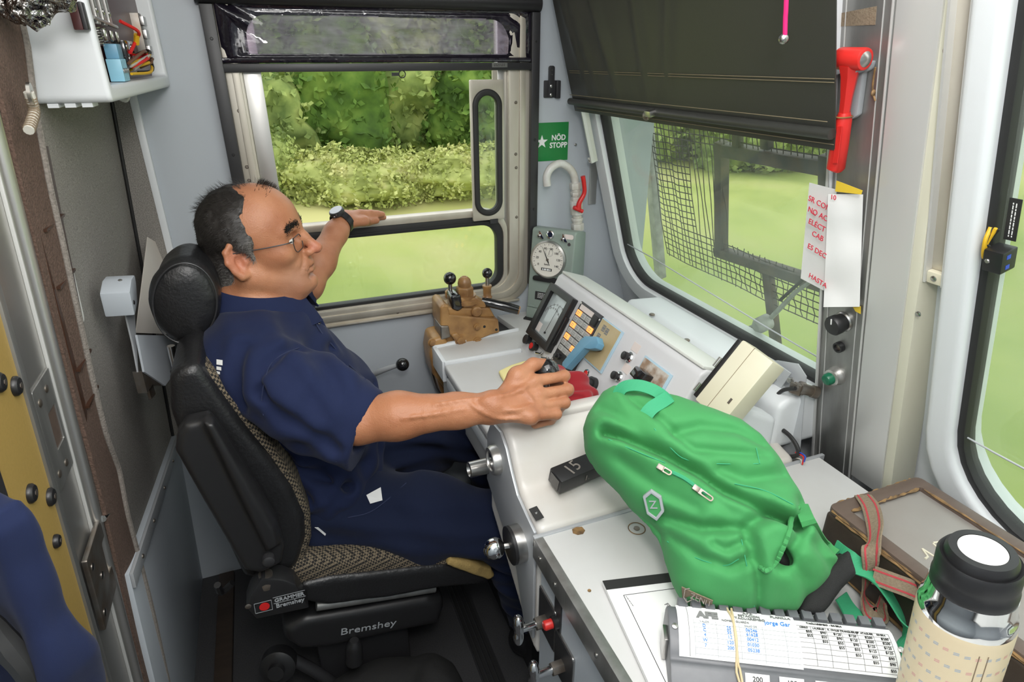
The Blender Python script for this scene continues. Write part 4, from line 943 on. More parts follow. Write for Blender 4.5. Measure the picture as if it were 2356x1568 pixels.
a, b = IF.px(1366, 884); MB().lathe([(0.017, 0), (0.017, 0.012), (0.0125, 0.013), (0.0125, 0.035), (0.010, 0.036), (0.009, 0.030)], IF.p(a, b), IF.n).build('key_switch', 'black_plastic', co); MB().cyl(IF.p(a, b, 0.02), IF.p(a, b, 0.035), 0.009).build('key_cylinder', 'steel', co)
for x0, y0, x1, y1 in ((1462, 790, 1472, 815), (1440, 838, 1450, 862)):
    a, b = IF.px(x0+2, y0+10); MB().box(a-0.014, a+0.012, b-0.010, b+0.010, 0.0, 0.0008, IF).build('paper_label', 'pink_paper', co)
MB().box(0.474, 0.572, 0.10, 0.198, 0.0, 0.005, IF).build('switch_bezel', 'blue_edge', co, bevel=0.0015); MB().box(0.478, 0.566, 0.104, 0.194, 0.005, 0.0062, IF).build('switch_plate', 'worn_white', co)
a, b = IF.px(1492, 868); MB().prism([(a-0.022, b-0.012), (a+0.018, b-0.016), (a+0.022, b+0.010), (a-0.016, b+0.012)], IF, 0.006, 0.034).build('selector_grip', 'gloss_black', co, bevel=0.004)

# ------------------------------------------------------------------ speedometer
sp = thing('speedometer', 'grey-green speed recorder box with round white dial by the window', 'speedometer', (0.75, 1.58, 0.76))
TF = Frame((0.703, 1.655, 0.764), (0.66, -0.75, 0), (0.103, 0.09, 1.0))
TS = Frame(TF.p(0, 0, 0)*V3(1, 1, 0), (0.75, 0.66, 0), (0, 0, 1))   # side profile: normal along +u of the face
MB().prism([(0.005, 0.80), (0.0375, 1.040), (0.045, 1.047), (0.07, 1.046), (0.125, 1.03), (0.125, 0.80)], TS, 0.0, 0.142).build('case', 'tacho_green', sp, bevel=0.005, seg=3)
MB().prism([(0.0, 0.766), (0.004, 0.80), (0.125, 0.80), (0.125, 0.766)], TS, 0.0, 0.142).build('plinth', 'tacho_green', sp, bevel=0.003)
MB().box(-0.012, 0.13, 0.7605, 0.767, -0.004, 0.146, TS).build('rubber_foot', 'rubber', sp, bevel=0.002)
ca, cb2 = TF.px(1263, 596); R = 0.0515
dz = TF.at(ca, cb2, 0.0)
MB().lathe([(R+0.006, -0.01), (R+0.006, 0.010), (R+0.001, 0.014), (R-0.001, 0.007)], dz.o, dz.n, 48).build('dial_rim', 'steel', sp)
MB().lathe([(R, 0.0), (R, 0.0095)], dz.o, dz.n, 48).build('dial', 'dial_white', sp)
def dang(v): return math.radians(210-240*v/140.0)
for v in range(0, 145, 5):
    t = dang(v); r1 = R*0.93; r0 = R*(0.84 if v % 10 == 0 else 0.885)
    MB().tube([dz.p(r*math.cos(t), r*math.sin(t), 0.0098) for r in (r0, r1)], 0.0007 if v % 10 == 0 else 0.0004, 4).build('dial_tick', 'black_print', sp)
for v in range(0, 141, 20):
    t = dang(v); r = R*0.67; text('dial_number', str(v), dz.at(r*math.cos(t), r*math.sin(t), 0.0095), 0.0095, 'black_print', sp)
text('dial_unit', 'km/h', dz.at(-0.001, -0.015, 0.0095), 0.009, 'black_print', sp)
t = dang(54); MB().prism([(-0.008*math.cos(t)-0.0018*math.sin(t), -0.008*math.sin(t)+0.0018*math.cos(t)), (0.043*math.cos(t), 0.043*math.sin(t)), (-0.008*math.cos(t)+0.0018*math.sin(t), -0.008*math.sin(t)-0.0018*math.cos(t)), (-0.014*math.cos(t), -0.014*math.sin(t))], dz, 0.0125, 0.0135).build('needle', 'black_print', sp, smooth=False)
MB().cyl(dz.p(0, 0, 0.0095), dz.p(0, 0, 0.015), 0.0035).build('needle_hub', 'dull_steel', sp)
s2 = dz.at(0.003, 0.022, 0.0)
MB().tube([s2.p(0.0125*math.cos(t), 0.0125*math.sin(t), 0.0097) for t in np.linspace(0, 6.283, 33)[:-1]], 0.0003, 4, True).build('clock_ring', 'grey_print', sp)
for t in np.linspace(0, 6.283, 13)[:-1]: MB().tube([s2.p(r*math.cos(t), r*math.sin(t), 0.0097) for r in (0.0095, 0.012)], 0.0004, 4).build('clock_tick', 'grey_print', sp)
MB().tube([s2.p(-0.001, -0.008, 0.010), s2.p(0, 0, 0.010), s2.p(0.0015, 0.007, 0.010)], 0.0006, 5).build('clock_hand', 'black_print', sp)
MB().box(-0.019, 0.016, -0.0345, -0.0265, 0.009, 0.0102, dz).build('odometer', 'black_print', sp)
bars('odometer_digits', dz.at(-0.0015, -0.0308, 0.0103), 0.028, 1, 0.0055, sp, 'white_print', h=0.9)
MB().prism(rrect(-0.046, 0.046, -0.070, -0.055, 0.007), dz, 0.0, 0.010).build('dial_lever', 'black_plastic', sp, bevel=0.002)
for x, y in ((1243, 541), (1297, 549)):
    g = TF.at(*TF.px(x, y)); w = MB().lathe([(0.007, 0), (0.007, 0.006), (0.004, 0.009), (0.004, 0.014), (0, 0.015)], g.o, g.n, 16).build('wing_screw', 'chrome', sp)
    MB().prism([(-0.002, 0.016), (0.006, 0.010), (0.016, -0.008), (0.006, -0.008), (-0.002, 0.004)], g, 0.004, 0.009).build('screw_wing', 'chrome', w, bevel=0.001)
g = TF.at(*TF.px(1268, 539)); MB().lathe([(0.012, 0), (0.012, 0.008), (0.009, 0.009), (0.008, 0.008), (0, 0.008)], g.o, g.n).build('lock_cap', 'chrome', sp)
g = TF.at(*TF.px(1310, 562)); MB().lathe([(0.005, 0), (0.005, 0.003), (0, 0.003)], g.o, g.n, 12).build('lock_screw', 'steel', sp)
g = TF.at(*TF.px(1308, 545)); MB().prism(rrect(-0.016, 0.016, -0.007, 0.007, 0.006), g, 0, 0.0008).build('name_sticker', 'pink_paper', sp)
g = TF.at(*TF.px(1246, 680)); MB().box(-0.022, 0.022, -0.014, 0.012, 0, 0.0012, g).build('type_plate', 'black_metal', sp)
bars('type_print', g.at(0, 0, 0.0012), 0.026, 4, 0.0045, sp, 'white_print')
MB().box(0.012, 0.028, 0.040, 0.046, 0, 0.002, TF).build('hinge_slot', 'tacho_green', sp)

# ------------------------------------------------------------------ brake valve (ochre casting)
VF = Frame((0, 1.60, 0), (1, 0, 0), (0, 0, 1)); vx = lambda x, y: VF.px(x, y)
bv = thing('brake_valve', 'ochre painted cast brake valve with black ball levers beside the window', 'valve', (0.45, 1.6, 0.56))
def vpoly(name, pts, c0, c1, bev=0.004, m='ochre_paint', par=None): return MB().prism([vx(x, y) for x, y in pts], VF, c0, c1).build(name, m, par or bv, bevel=bev, seg=3)
vpoly('valve_block', [(1003, 695), (1010, 688), (1022, 690), (1024, 712), (1135, 722), (1138, 752), (1118, 757), (1050, 785), (1026, 757), (1004, 738)], -0.05, 0.045, 0.006)
vpoly('upper_deck', [(1022, 700), (1120, 700), (1132, 722), (1024, 722)], -0.045, 0.03, 0.006)
vpoly('lower_casting', [(1006, 735), (1045, 760), (1060, 785), (1150, 770), (1150, 800), (1050, 850), (1010, 800)], -0.05, 0.03, 0.008)
vpoly('side_casting', [(985, 765), (1012, 758), (1030, 790), (1035, 850), (1022, 890), (1005, 868), (986, 845), (980, 800)], -0.045, 0.05, 0.014)
vpoly('side_lug', [(1003, 735), (1022, 735), (1026, 760), (1004, 768)], -0.02, 0.05, 0.005, 'dull_steel')
vpoly('down_pipe', [(1000, 860), (1030, 880), (1030, 905), (1012, 900)], -0.03, 0.02, 0.008)
vpoly('bracket', [(996, 860), (1010, 905), (1060, 960), (1060, 880), (1030, 850)], -0.06, -0.03, 0.004, 'dull_steel')
vpoly('front_lobe', [(1026, 755), (1040, 750), (1062, 770), (1060, 785), (1046, 783)], 0.02, 0.052, 0.008)
for x, y, r in ((1048, 768, 0.012), (1087, 771, 0.010), (1086, 738, 0.008), (984, 773, 0.009)):
    g = VF.at(*vx(x, y), 0.045); b_ = MB().cyl(g.o, g.p(0, 0, 0.010), r, r, 6).build('hex_bolt', 'ochre_paint', bv, bevel=0.001); MB().cyl(g.o, g.p(0, 0, 0.004), r*1.35, n=20).build('washer', 'ochre_paint', b_)
for x, y in ((1130, 745), (1103, 738)): g = VF.at(*vx(x, y), 0.0452); MB().cyl(g.o, g.p(0, 0, 0.001), 0.004, n=12).build('bolt_hole', 'black_print', bv)
top = V3(*at(1070, 690, Y=1.60)); zt = top[2]
MB().lathe([(0.040, -0.004), (0.040, 0.006), (0.032, 0.010), (0.032, 0.018)], (top[0], 1.60, zt), (0, 0, 1)).build('rotor_ring', 'ochre_paint', bv)
MB().lathe([(0.026, 0.015), (0.026, 0.040), (0.022, 0.044)], (top[0], 1.60, zt), (0, 0, 1), 6).build('hex_cap', 'ochre_paint', bv, bevel=0.002)
MB().lathe([(0.018, 0.04), (0.020, 0.052), (0.017, 0.064), (0.009, 0.072), (0.006, 0.072), (0.005, 0.070), (0, 0.070)], (top[0], 1.60, zt), (0, 0, 1)).build('acorn_nut', 'ochre_paint', bv)
vpoly('handle_hub', [(1030, 672), (1052, 668), (1058, 700), (1046, 708), (1032, 702)], -0.02, 0.035, 0.008, 'gloss_black')
vpoly('handle_fork', [(1052, 678), (1092, 678), (1112, 690), (1110, 700), (1060, 700)], -0.018, 0.03, 0.004)
g = VF.at(*vx(1088, 707), 0.03); MB().lathe([(0.016, -0.02), (0.016, 0.008), (0.012, 0.012), (0.006, 0.012), (0, 0.010)], g.o, g.n).build('pivot_boss', 'ochre_paint', bv)
hp = [at(x, y, Y=Y_) for x, y, Y_ in ((1108, 692, 1.585), (1130, 697, 1.575), (1160, 704, 1.56), (1192, 713, 1.545))]
MB().tube(hp, [0.011, 0.0135, 0.0135, 0.0145, 0.0135], 18, smooth=5).build('brake_handle', 'gloss_black', bv)
MB().tube([hp[-1]-0.001*unit(hp[-1]-hp[-2]), hp[-1]+0.004*unit(hp[-1]-hp[-2])], 0.0125, 18).build('handle_cap', 'ochre_paint', bv)
for x, y, yb, r in ((1035, 640, 680, 0.0185), (1121, 628, 682, 0.0155)):
    q = at(x, y, Y=1.62); b_ = at(x+1 if x < 1100 else x, yb, Y=1.62)
    MB().ball(q, r, 24).build('ball_knob', 'gloss_black', bv)
    MB().tube([b_, q-V3(0, 0, r*0.8)], 0.006, 10).build('lever_stem', 'steel', bv)
    MB().lathe([(0.014, 0), (0.015, 0.004), (0.012, 0.008), (0.012, 0.03), (0.014, 0.034), (0.014, 0.04)] if x > 1100 else [(0.015, 0), (0.015, 0.018), (0.011, 0.022)], b_-V3(0, 0, 0.004), (0, 0, 1), 20).build('stem_sleeve', 'ochre_paint', bv)

# grey hand lever by the wall
hl = thing('hand_lever', 'grey curved hand lever with black ball knob low on the side wall', 'lever', at(850, 868, Y=1.66))
MB().tube([at(800, 895, Y=1.68), at(850, 865, Y=1.66), at(878, 852, Y=1.63), at(905, 843, Y=1.61), at(918, 840, Y=1.60)], [0.010, 0.010, 0.009, 0.007, 0.006], 12, smooth=5).build('lever_arm', 'light_metal', hl)
MB().ball(at(926, 838, Y=1.595), 0.0195, 24).build('ball_knob', 'gloss_black', hl)

# ------------------------------------------------------------------ controller cover and side worktop
cv = thing('controller_cover', 'glossy white moulded controller cover in front of the bag', 'cover', (0.5, 0.9, 0.5))
YZ = Frame((0, 0, 0), (0, 1, 0), (0, 0, 1))   # normal +X
prof = [(0.752, 0.45), (0.752, 0.755), (0.757, 0.768), (0.80, 0.778), (0.838, 0.790), (0.852, 0.803), (0.868, 0.826), (0.895, 0.862), (0.925, 0.878), (0.975, 0.872), (1.00, 0.840), (1.008, 0.79), (1.01, 0.74), (1.01, 0.60), (0.80, 0.50)]
sm = [tuple(p) for p in spline(np.array(prof[2:12]), 4)]
C = SDF(); C.ext([prof[0], prof[1]]+sm+prof[12:13]+[(1.01, 0.62), (0.80, 0.47)], YZ, 0.348, 0.93, 0.012)
C.plane((0.36, 0, 0.76), (-0.955, 0, -0.30)) if False else None
C.rbox((0.505, 0.932, 0.885), (0.085, 0.0065, 0.03), 0.005, mode='s', k=0.004)
C.mesh('moulding', 0.006, 'cover_white', cv)
MB().box(0.40, 0.60, 0.92, 0.945, 0.83, 0.86).build('slot_liner', 'black_metal', cv)
sf = Frame((0.347, 0, 0), (0, -1, 0), (0, 0, 1))
lf = [(-y, z) for y, z in [(0.755, 0.50), (0.757, 0.762), (0.80, 0.772), (0.838, 0.783), (0.868, 0.815), (0.895, 0.85), (0.925, 0.868), (0.975, 0.862), (1.0, 0.82), (1.008, 0.70), (0.84, 0.60), (0.80, 0.50)]]
MB().prism(lf, sf, 0.0, 0.006).build('end_plate', 'light_metal', cv, bevel=0.002)
f = sf.at(-0.94, 0.795); MB().lathe([(0.030, 0), (0.030, 0.016), (0.027, 0.022), (0.020, 0.022), (0.019, 0.018)], f.o, f.n, 32).build('round_socket', 'aluminium', cv); MB().lathe([(0.0195, 0.01), (0.0195, 0.019), (0, 0.0195)], f.o, f.n, 28).build('socket_insert', 'gloss_black', cv)
f = sf.at(-1.005, 0.735); MB().lathe([(0.017, 0), (0.017, 0.045), (0.0145, 0.047), (0.012, 0.040), (0, 0.038)], f.o, f.n, 28).build('lock_barrel', 'steel', cv)
f = sf.at(-0.815, 0.690); MB().lathe([(0.036, 0), (0.036, 0.024), (0.034, 0.026), (0, 0.026)], f.o, f.n, 36).build('barrel', 'steel', cv)
MB().lathe([(0.0362, 0.024), (0.0362, 0.030), (0.030, 0.031), (0, 0.031)], f.o, f.n, 36).build('barrel_face', 'black_plastic', cv)
MB().tube([f.p(0.0, 0, 0.028), f.p(-0.004, 0, 0.05)], 0.006).build('knob_stem', 'steel', cv); MB().ball(f.p(-0.006, -0.002, 0.058), 0.0205, 28).build('chrome_ball', 'chrome', cv)
n_ = unit((0, -0.26, 1)); lfm = Frame(at(1234, 1181, Z=0.783), (0.85, 0.1, 0.03), (-0.1, 0.85, 0.22))
MB().box(-0.008, 0.008, -0.013, 0.013, 0.0, 0.002, lfm).build('black_label', 'black_print', cv); bars('label_print', lfm.at(0, 0, 0.002), 0.004, 2, 0.002, cv, 'white_print')

wt = thing('side_worktop', 'white laminate side worktop with metal edge under the backpack', 'worktop', (0.7, 0.4, 0.4))
wtop = MB().box(0.352, 0.985, -0.35, 0.748, 0.730, 0.760).build('top', 'desk_white', wt)
MB().box(0.336, 0.353, -0.35, 0.750, 0.715, 0.761).build('metal_edge', 'brushed_steel', wt, bevel=0.002)
MB().box(0.336, 1.0, 0.744, 0.752, 0.74, 0.763).build('seam_strip', 'light_metal', wt, bevel=0.002)
screws(wt, [(0.336, y, 0.738) for y in (0.72, 0.66, 0.52)], (-1, 0, 0), 0.004)
MB().box(0.352, 0.97, -0.35, 0.745, 0.0, 0.730).build('cabinet_side', 'grey_paint', wt)
f = Frame(at(1465, 1215, Z=0.7605), (1, 0, 0), (0, 1, 0)); MB().ring([(0.0155*math.cos(t), 0.0155*math.sin(t)) for t in np.linspace(0, 6.283, 33)[:-1]], [(0.0140*math.cos(t), 0.0140*math.sin(t)) for t in np.linspace(0, 6.283, 33)[:-1]], f, 0, 0.0006).build('ring_mark', 'wood_worn', wt)
MB().cyl(f.o, f.p(0, 0, 0.0012), 0.0055, n=10).build('screw_hole', 'dull_steel', wt)
f = Frame(at(1331, 1220, Z=0.7605), (1, 0, 0), (0, 1, 0)); MB().prism([(-0.012, -0.002), (-0.006, -0.009), (0.004, -0.010), (0.011, -0.004), (0.010, 0.006), (0.0, 0.009), (-0.009, 0.007)], f, -0.0003, 0.0006).build('chip_mark', 'wood_worn', wt)
f = Frame(at(1356, 1358, Z=0.7605), (1, 0, 0), (0, 1, 0)); MB().cyl(f.p(0, 0, 0), f.p(0, 0, 0.0006), 0.003, n=10).build('nail_mark', 'wood_worn', wt)
# two tap handles and red button on the cabinet side
CS = Frame((0.352, 0, 0), (0, -1, 0), (0, 0, 1))
for (px_, py_), hx in (((1262, 1425), (1228, 1440)), ((1300, 1528), (1262, 1545))):
    a, b = CS.px(px_, py_); g = CS.at(a, b)
    tp = thing('isolating_tap', 'small chrome T-handle tap with black plate on worktop side, %s' % ('next to red button' if px_ < 1280 else 'nearest the lower edge'), 'tap', g.o, 'isolating taps on the worktop side')
    MB().prism(rrect(-0.035, 0.035, -0.045, 0.055, 0.006), g, 0.0, 0.004).build('plate', 'steel', tp, bevel=0.001); MB().prism(rrect(-0.032, 0.032, -0.042, 0.052, 0.005), g, 0.004, 0.005).build('plate_face', 'black_metal', tp)
    MB().cyl(g.p(0, 0, 0.004), g.p(0, 0, 0.026), 0.012, n=6).build('hex_nut', 'dull_steel', tp, bevel=0.001); MB().cyl(g.p(0, 0, 0.02), g.p(0, 0, 0.055), 0.007).build('stem', 'chrome', tp)
    h = SDF(); h.ell(g.p(0.0, 0.0, 0.058), (0.010, 0.030, 0.008), g, k=0.01).ell(g.p(0, 0.020, 0.060), (0.011, 0.014, 0.007), g, k=0.01).ell(g.p(0, -0.020, 0.060), (0.011, 0.014, 0.007), g, k=0.01)
    h.mesh('grip', 0.0025, 'chrome', tp)
a, b = CS.px(1285, 1428); g = CS.at(a, b); rbn = thing('red_side_button', 'red button in black collar on worktop side', 'button', g.o)
MB().prism(rrect(-0.012, 0.012, -0.02, 0.06, 0.004), g, 0, 0.003).build('plate', 'black_metal', rbn); MB().lathe([(0.012, 0.003), (0.012, 0.012), (0.009, 0.013)], g.o, g.n).build('collar', 'black_plastic', rbn); MB().lathe([(0.0085, 0.01), (0.0085, 0.026), (0.007, 0.028), (0, 0.028)], g.o, g.n).build('cap', 'red_plastic', rbn)

# white heater moulding under the windscreen
hm = thing('heater_moulding', 'white rounded heater moulding with two screws under windscreen', 'moulding', (0.97, 1.2, 0.76))
MB().prism([(0.90, 0.76), (0.905, 0.865), (0.93, 0.882), (1.04, 0.875), (1.06, 0.76)], XZ, -1.42, -0.80).build('shell', 'white_grp', hm, bevel=0.018, seg=4)
screws(hm, [at(x, y, Z=0.883) for x, y in ((1500, 724), (1580, 783))], (0, 0, 1), 0.008, 'dull_steel', 0.004)
# ------------------------------------------------------------------ driver's seat
st = thing('driver_chair', 'black leather driver seat with houndstooth cushion and folded armrest', 'chair', (0.0, 1.28, 0.0))
def yp(x, y, Y): q = at(x, y, Y=Y); return (q[0], q[2])
def poly(pts, Y): return [yp(x, y, Y) for x, y in pts]
B = SDF(); B.ext(poly([(388, 872), (415, 846), (455, 838), (492, 885), (552, 968), (622, 1052), (676, 1130), (703, 1190), (706, 1240), (688, 1300), (640, 1335), (560, 1330), (500, 1200), (440, 1080), (392, 950)], 1.035), XZ, -1.53, -1.033, 0.018)
B.disp(lambda p, q: 0.0025*vnoise(p, 18)); B.mesh('backrest', 0.008, 'leather', st)
B = SDF(); B.ext(poly([(452, 838), (495, 866), (535, 912), (575, 962), (640, 1048), (690, 1123), (716, 1188), (719, 1243), (700, 1305), (655, 1335), (600, 1250), (560, 1130), (470, 950)], 1.045), XZ, -1.51, -1.048, 0.014)
pl(B.mesh('back_pad', 0.007, 'houndstooth', st), 'brown and black houndstooth pad edge')
H = SDF(); f = XZ
ov = [yp(425+82*math.cos(t), 697-100*math.sin(t), 1.185) for t in np.linspace(0, 2*math.pi, 33)[:-1]]
H.ext(ov, XZ, -1.33, -1.185, 0.035, k=0.02)
c = at(424, 697, Y=1.19); H.ell(c+V3(0, 0.01, 0), (0.054, 0.022, 0.072), k=0.02)
H.disp(lambda p, q: 0.0012*vnoise(p, 60)); hr = H.mesh('headrest', 0.004, 'leather', st)
c2 = at(424, 690, Y=1.185)
MB().tube([yp(425+73*math.cos(t), 690-101*math.sin(t), 1.185) and at(425+74*math.cos(t), 697-92*math.sin(t), Y=1.185) for t in np.linspace(0, 2*math.pi, 61)[:-1]], 0.0016, 6, True).build('seam', 'black_metal', hr)
for dy in (0.0, 0.13):
    MB().tube([at(393, 795, Y=1.22)+V3(0, dy, 0), at(397, 815, Y=1.22)+V3(0, dy, 0), at(408, 856, Y=1.22)+V3(0, dy, 0)], 0.007, 12).build('headrest_post', 'chrome', st)
    MB().cyl(at(408, 850, Y=1.22)+V3(0, dy, 0), at(412, 862, Y=1.22)+V3(0, dy, 0), 0.013).build('post_sleeve', 'black_plastic', st)
# armrest folded up
A = SDF(); A.ext(poly([(424, 978), (480, 966), (502, 990), (560, 1080), (640, 1212), (655, 1262), (648, 1298), (602, 1322), (562, 1316), (470, 1160), (402, 1040), (406, 1004)], 0.985), XZ, -1.03, -0.985, 0.012)
A.ext(poly([(470, 975), (492, 975), (555, 1085), (632, 1215), (640, 1255), (615, 1270), (560, 1160)], 0.975), XZ, -1.0, -0.972, 0.008, k=0.012)
ar = A.mesh('armrest', 0.004, 'black_plastic', st)
q = at(618, 1289, Y=0.975); MB().lathe([(0.011, -0.01), (0.011, 0.004), (0.008, 0.006), (0, 0.006)], q, (0, -1, 0)).build('hinge_cap', 'black_metal', ar)
# side bracket with badge
br = MB().prism(poly([(575, 1372), (602, 1330), (652, 1335), (680, 1345), (712, 1398), (590, 1424), (566, 1398)], 0.985), XZ, -1.03, -0.985).build('side_bracket', 'black_plastic', st, bevel=0.004)
MB().lathe([(0.016, 0), (0.017, 0.012), (0.013, 0.018), (0.013, 0.03)], at(613, 1345, Y=1.0), (0.1, 0, 1)).build('pivot_bush', 'dull_steel', st)
bf = Frame(at(606, 1395, Y=0.984), unit(at(690, 1374, Y=0.984)-at(606, 1395, Y=0.984)), (0, 0, 1))
bw = 0.016
MB().ring(rrect(-bw, bw, -bw*0.8, bw*0.8, 0.0005, 2), rrect(-bw+0.0008, bw-0.0008, -bw*0.8+0.0008, bw*0.8-0.0008, 0.0004, 2), bf, 0, 0.0006).build('badge_border', 'hammer_grey', br); MB().cyl(bf.p(0.002, 0, 0.0), bf.p(0.002, 0, 0.001), 0.0095, n=28).build('badge_dot', 'red_paint', br)
text('badge_text', 'GRAMMER', bf.at(0.049, 0.0085), 0.0125, 'hammer_grey', br, sx=0.95, bold=0.0003); text('badge_text', 'Bremshey', bf.at(0.049, -0.0065), 0.0145, 'hammer_grey', br, sx=0.92, bold=0.0002)
for v in (0.0165, 0.001): MB().box(0.019, 0.079, v-0.0004, v+0.0004, 0, 0.0006, bf).build('badge_line', 'hammer_grey', br)
screws(br, [at(571, 1394, Y=0.984)], (0, -1, 0), 0.006, 'dull_steel')
# cushion
K = SDF(); K.ext(poly([(640, 1310), (700, 1285), (800, 1276), (900, 1268), (1030, 1262), (1085, 1272), (1130, 1310), (1128, 1330), (1030, 1325), (860, 1345), (690, 1372)], 1.04), XZ, -1.52, -1.035, 0.03)
K.disp(lambda p, q: 0.003*vnoise(p, 12)); pl(K.mesh('cushion', 0.007, 'houndstooth', st), 'worn houndstooth seat cushion')
K = SDF(); K.ext(poly([(688, 1345), (760, 1328), (860, 1318), (960, 1306), (1022, 1300), (1080, 1312), (1142, 1334), (1100, 1345), (1020, 1352), (880, 1378), (752, 1392), (700, 1385)], 1.028), XZ, -1.53, -1.026, 0.010)
K.disp(lambda p, q: 0.003*vnoise(p, 16)); K.mesh('cushion_skirt', 0.007, 'leather', st)
F = SDF(); F.ext(poly([(1024, 1292), (1034, 1276), (1080, 1284), (1128, 1300), (1134, 1318), (1120, 1326), (1070, 1310)], 1.035), XZ, -1.10, -1.022, 0.008)
F.disp(lambda p, q: 0.004*vnoise(p, 60)); pl(F.mesh('torn_foam', 0.0035, 'foam', st), 'yellow foam showing through torn seat corner')
# base
q0 = at(652, 1445, Y=1.06); q1 = at(1020, 1400, Y=1.06)
E_ = SDF(); E_.ext(poly([(650, 1452), (700, 1425), (850, 1400), (990, 1375), (1022, 1380), (1025, 1400), (1012, 1440), (900, 1462), (760, 1495), (690, 1500), (655, 1478)], 1.06), XZ, -1.48, -1.06, 0.022); E_.mesh('base_housing', 0.007, 'black_plastic', st)
ta, tb_ = at(792, 1452, Y=1.058), at(903, 1432, Y=1.058)
text('maker_name', 'Bremshey', Frame((ta+tb_)/2, unit(tb_-ta), (0, 0, 1)), 0.028, 'hammer_grey', st, sx=1.15)
MB().cyl(at(728, 1392, Y=1.05), at(1000, 1350, Y=1.06), 0.012).build('seat_bar', 'brushed_steel', st)
MB().tube([at(815, 1520, Y=1.05), at(815, 1485, Y=1.05), at(815, 1472, Y=1.05)], [0.020, 0.018, 0.010], 14, smooth=3).build('lever_knob', 'black_plastic', st)
MB().box(-0.06, 0.16, 1.12, 1.42, 0.0, 0.27).build('pedestal', 'black_metal', st, bevel=0.01)
q = at(640, 1530, Y=1.10); MB().lathe([(0.04, -0.02), (0.04, 0.01), (0.03, 0.016), (0.018, 0.016), (0.018, 0.03), (0, 0.03)], q, (-0.2, -1, 0.3)).build('pivot_disc', 'black_plastic', st)
MB().tube([at(645, 1500, Y=1.12), at(720, 1540, Y=1.10), at(780, 1580, Y=1.10)], 0.014, 10).build('suspension_arm', 'black_metal', st)
MB().tube([at(535, 1340, Y=1.1), at(510, 1362, Y=1.1), at(500, 1345, Y=1.08)], 0.007, 8, smooth=3).build('release_lever', 'black_plastic', st)
# floor rail strips and the dark bag by the seat
for xx in (0.355,): pass
fl = thing('floor_rail', 'ribbed dark metal rail strip on floor beside the desk', 'rail', (0.36, 1.0, 0))
for k in range(4): MB().box(0.335+k*0.013, 0.343+k*0.013, 0.7, 1.5, 0.0, 0.006).build('rib', 'rubber', fl)
MB().box(0.330, 0.39, 0.7, 1.5, 0.0, 0.002).build('rail_base', 'black_metal', fl)
fl = thing('wall_skirting', 'dark skirting channel on floor behind the seat', 'skirting', (-0.3, 1.3, 0)); MB().box(-0.335, -0.29, 0.9, 1.7, 0.0, 0.02).build('channel', 'wood_dark', fl, bevel=0.003)
D = SDF(); g = at(860, 1560, Z=0.16)
D.ell(V3(0.06, 1.02, 0.09), (0.19, 0.10, 0.10), k=0.03).ell(V3(0.19, 0.98, 0.10), (0.07, 0.10, 0.11), k=0.03).plane((0, 0, 0.003), (0, 0, -1))
D.disp(lambda p, q: 0.010*vnoise(p, 14)+0.004*vnoise(p, 40))
bg = thing('black_bag', 'black nylon bag on floor in front of the seat base', 'bag', (0.08, 1.0, 0)); D.mesh('bag_body', 0.006, 'black_mesh', bg)
MB().ribbon([V3(-0.10, 1.0, 0.12), V3(-0.02, 0.95, 0.195), V3(0.08, 0.93, 0.205), V3(0.13, 0.92, 0.15)], (0.3, 1, 0.4), 0.03, 0.002, 6).build('bag_strap', 'black_plastic', bg)

# ------------------------------------------------------------------ the driver
pe = thing('person', 'driver with grey hair, glasses and navy uniform, seated with hand on controller', 'person', (0.0, 1.28, 0.55))
yaw = math.radians(-13); pit = math.radians(9)
hu = V3(math.cos(yaw)*math.cos(pit), math.sin(yaw)*math.cos(pit), math.sin(pit)); hv = V3(-math.sin(yaw), math.cos(yaw), 0)
HF = Frame(V3(-0.050, 1.30, 1.170), hu, hv)
hp_ = lambda x, y, z: HF.p(x, y, z)
SK = SDF(); S = SK
# skull, face
S.ell(hp_(0.010, 0, 0.043), (0.088, 0.077, 0.080), HF, k=0.02)
S.ell(hp_(0.040, 0, 0.040), (0.066, 0.064, 0.072), HF, k=0.03)
S.ell(hp_(0.040, 0, -0.022), (0.056, 0.060, 0.070), HF, k=0.03)
for s in (-1, 1):
    S.cap(hp_(0.004, s*0.052, -0.045), hp_(0.072, s*0.022, -0.085), 0.024, 0.024, k=0.025)
    S.ell(hp_(0.062, s*0.040, -0.012), (0.030, 0.026, 0.022), HF, k=0.02)
    S.cap(hp_(0.097, s*0.008, 0.028), hp_(0.083, s*0.046, 0.030), 0.010, 0.009, k=0.012)
S.ell(hp_(0.088, 0, -0.091), (0.021, 0.023, 0.019), HF, k=0.016)
S.ell(hp_(0.028, 0, -0.098), (0.050, 0.042, 0.024), HF, k=0.025)
S.ell(hp_(0.086, 0, -0.050), (0.023, 0.032, 0.026), HF, k=0.02)
for s in (-1, 1):
    S.ell(hp_(0.098, s*0.031, 0.008), (0.014, 0.018, 0.012), HF, k=0.012, mode='s')
    S.ell(hp_(0.081, s*0.031, 0.008), (0.0145, 0.0155, 0.0138), HF, k=0.005)
    S.ell(hp_(0.097, s*0.0325, 0.0065), (0.0145, 0.0145, 0.0046), HF, k=0.0015, mode='s')
    S.cap(hp_(0.088, s*0.018, -0.014), hp_(0.080, s*0.045, -0.008), 0.006, 0.005, k=0.012)
S.chain([hp_(0.096, 0, 0.026), hp_(0.108, 0, 0.004), hp_(0.124, 0, -0.022)], [0.008, 0.009, 0.0115], k=0.010)
S.ell(hp_(0.126, 0, -0.0235), (0.0115, 0.0115, 0.0105), HF, k=0.006)
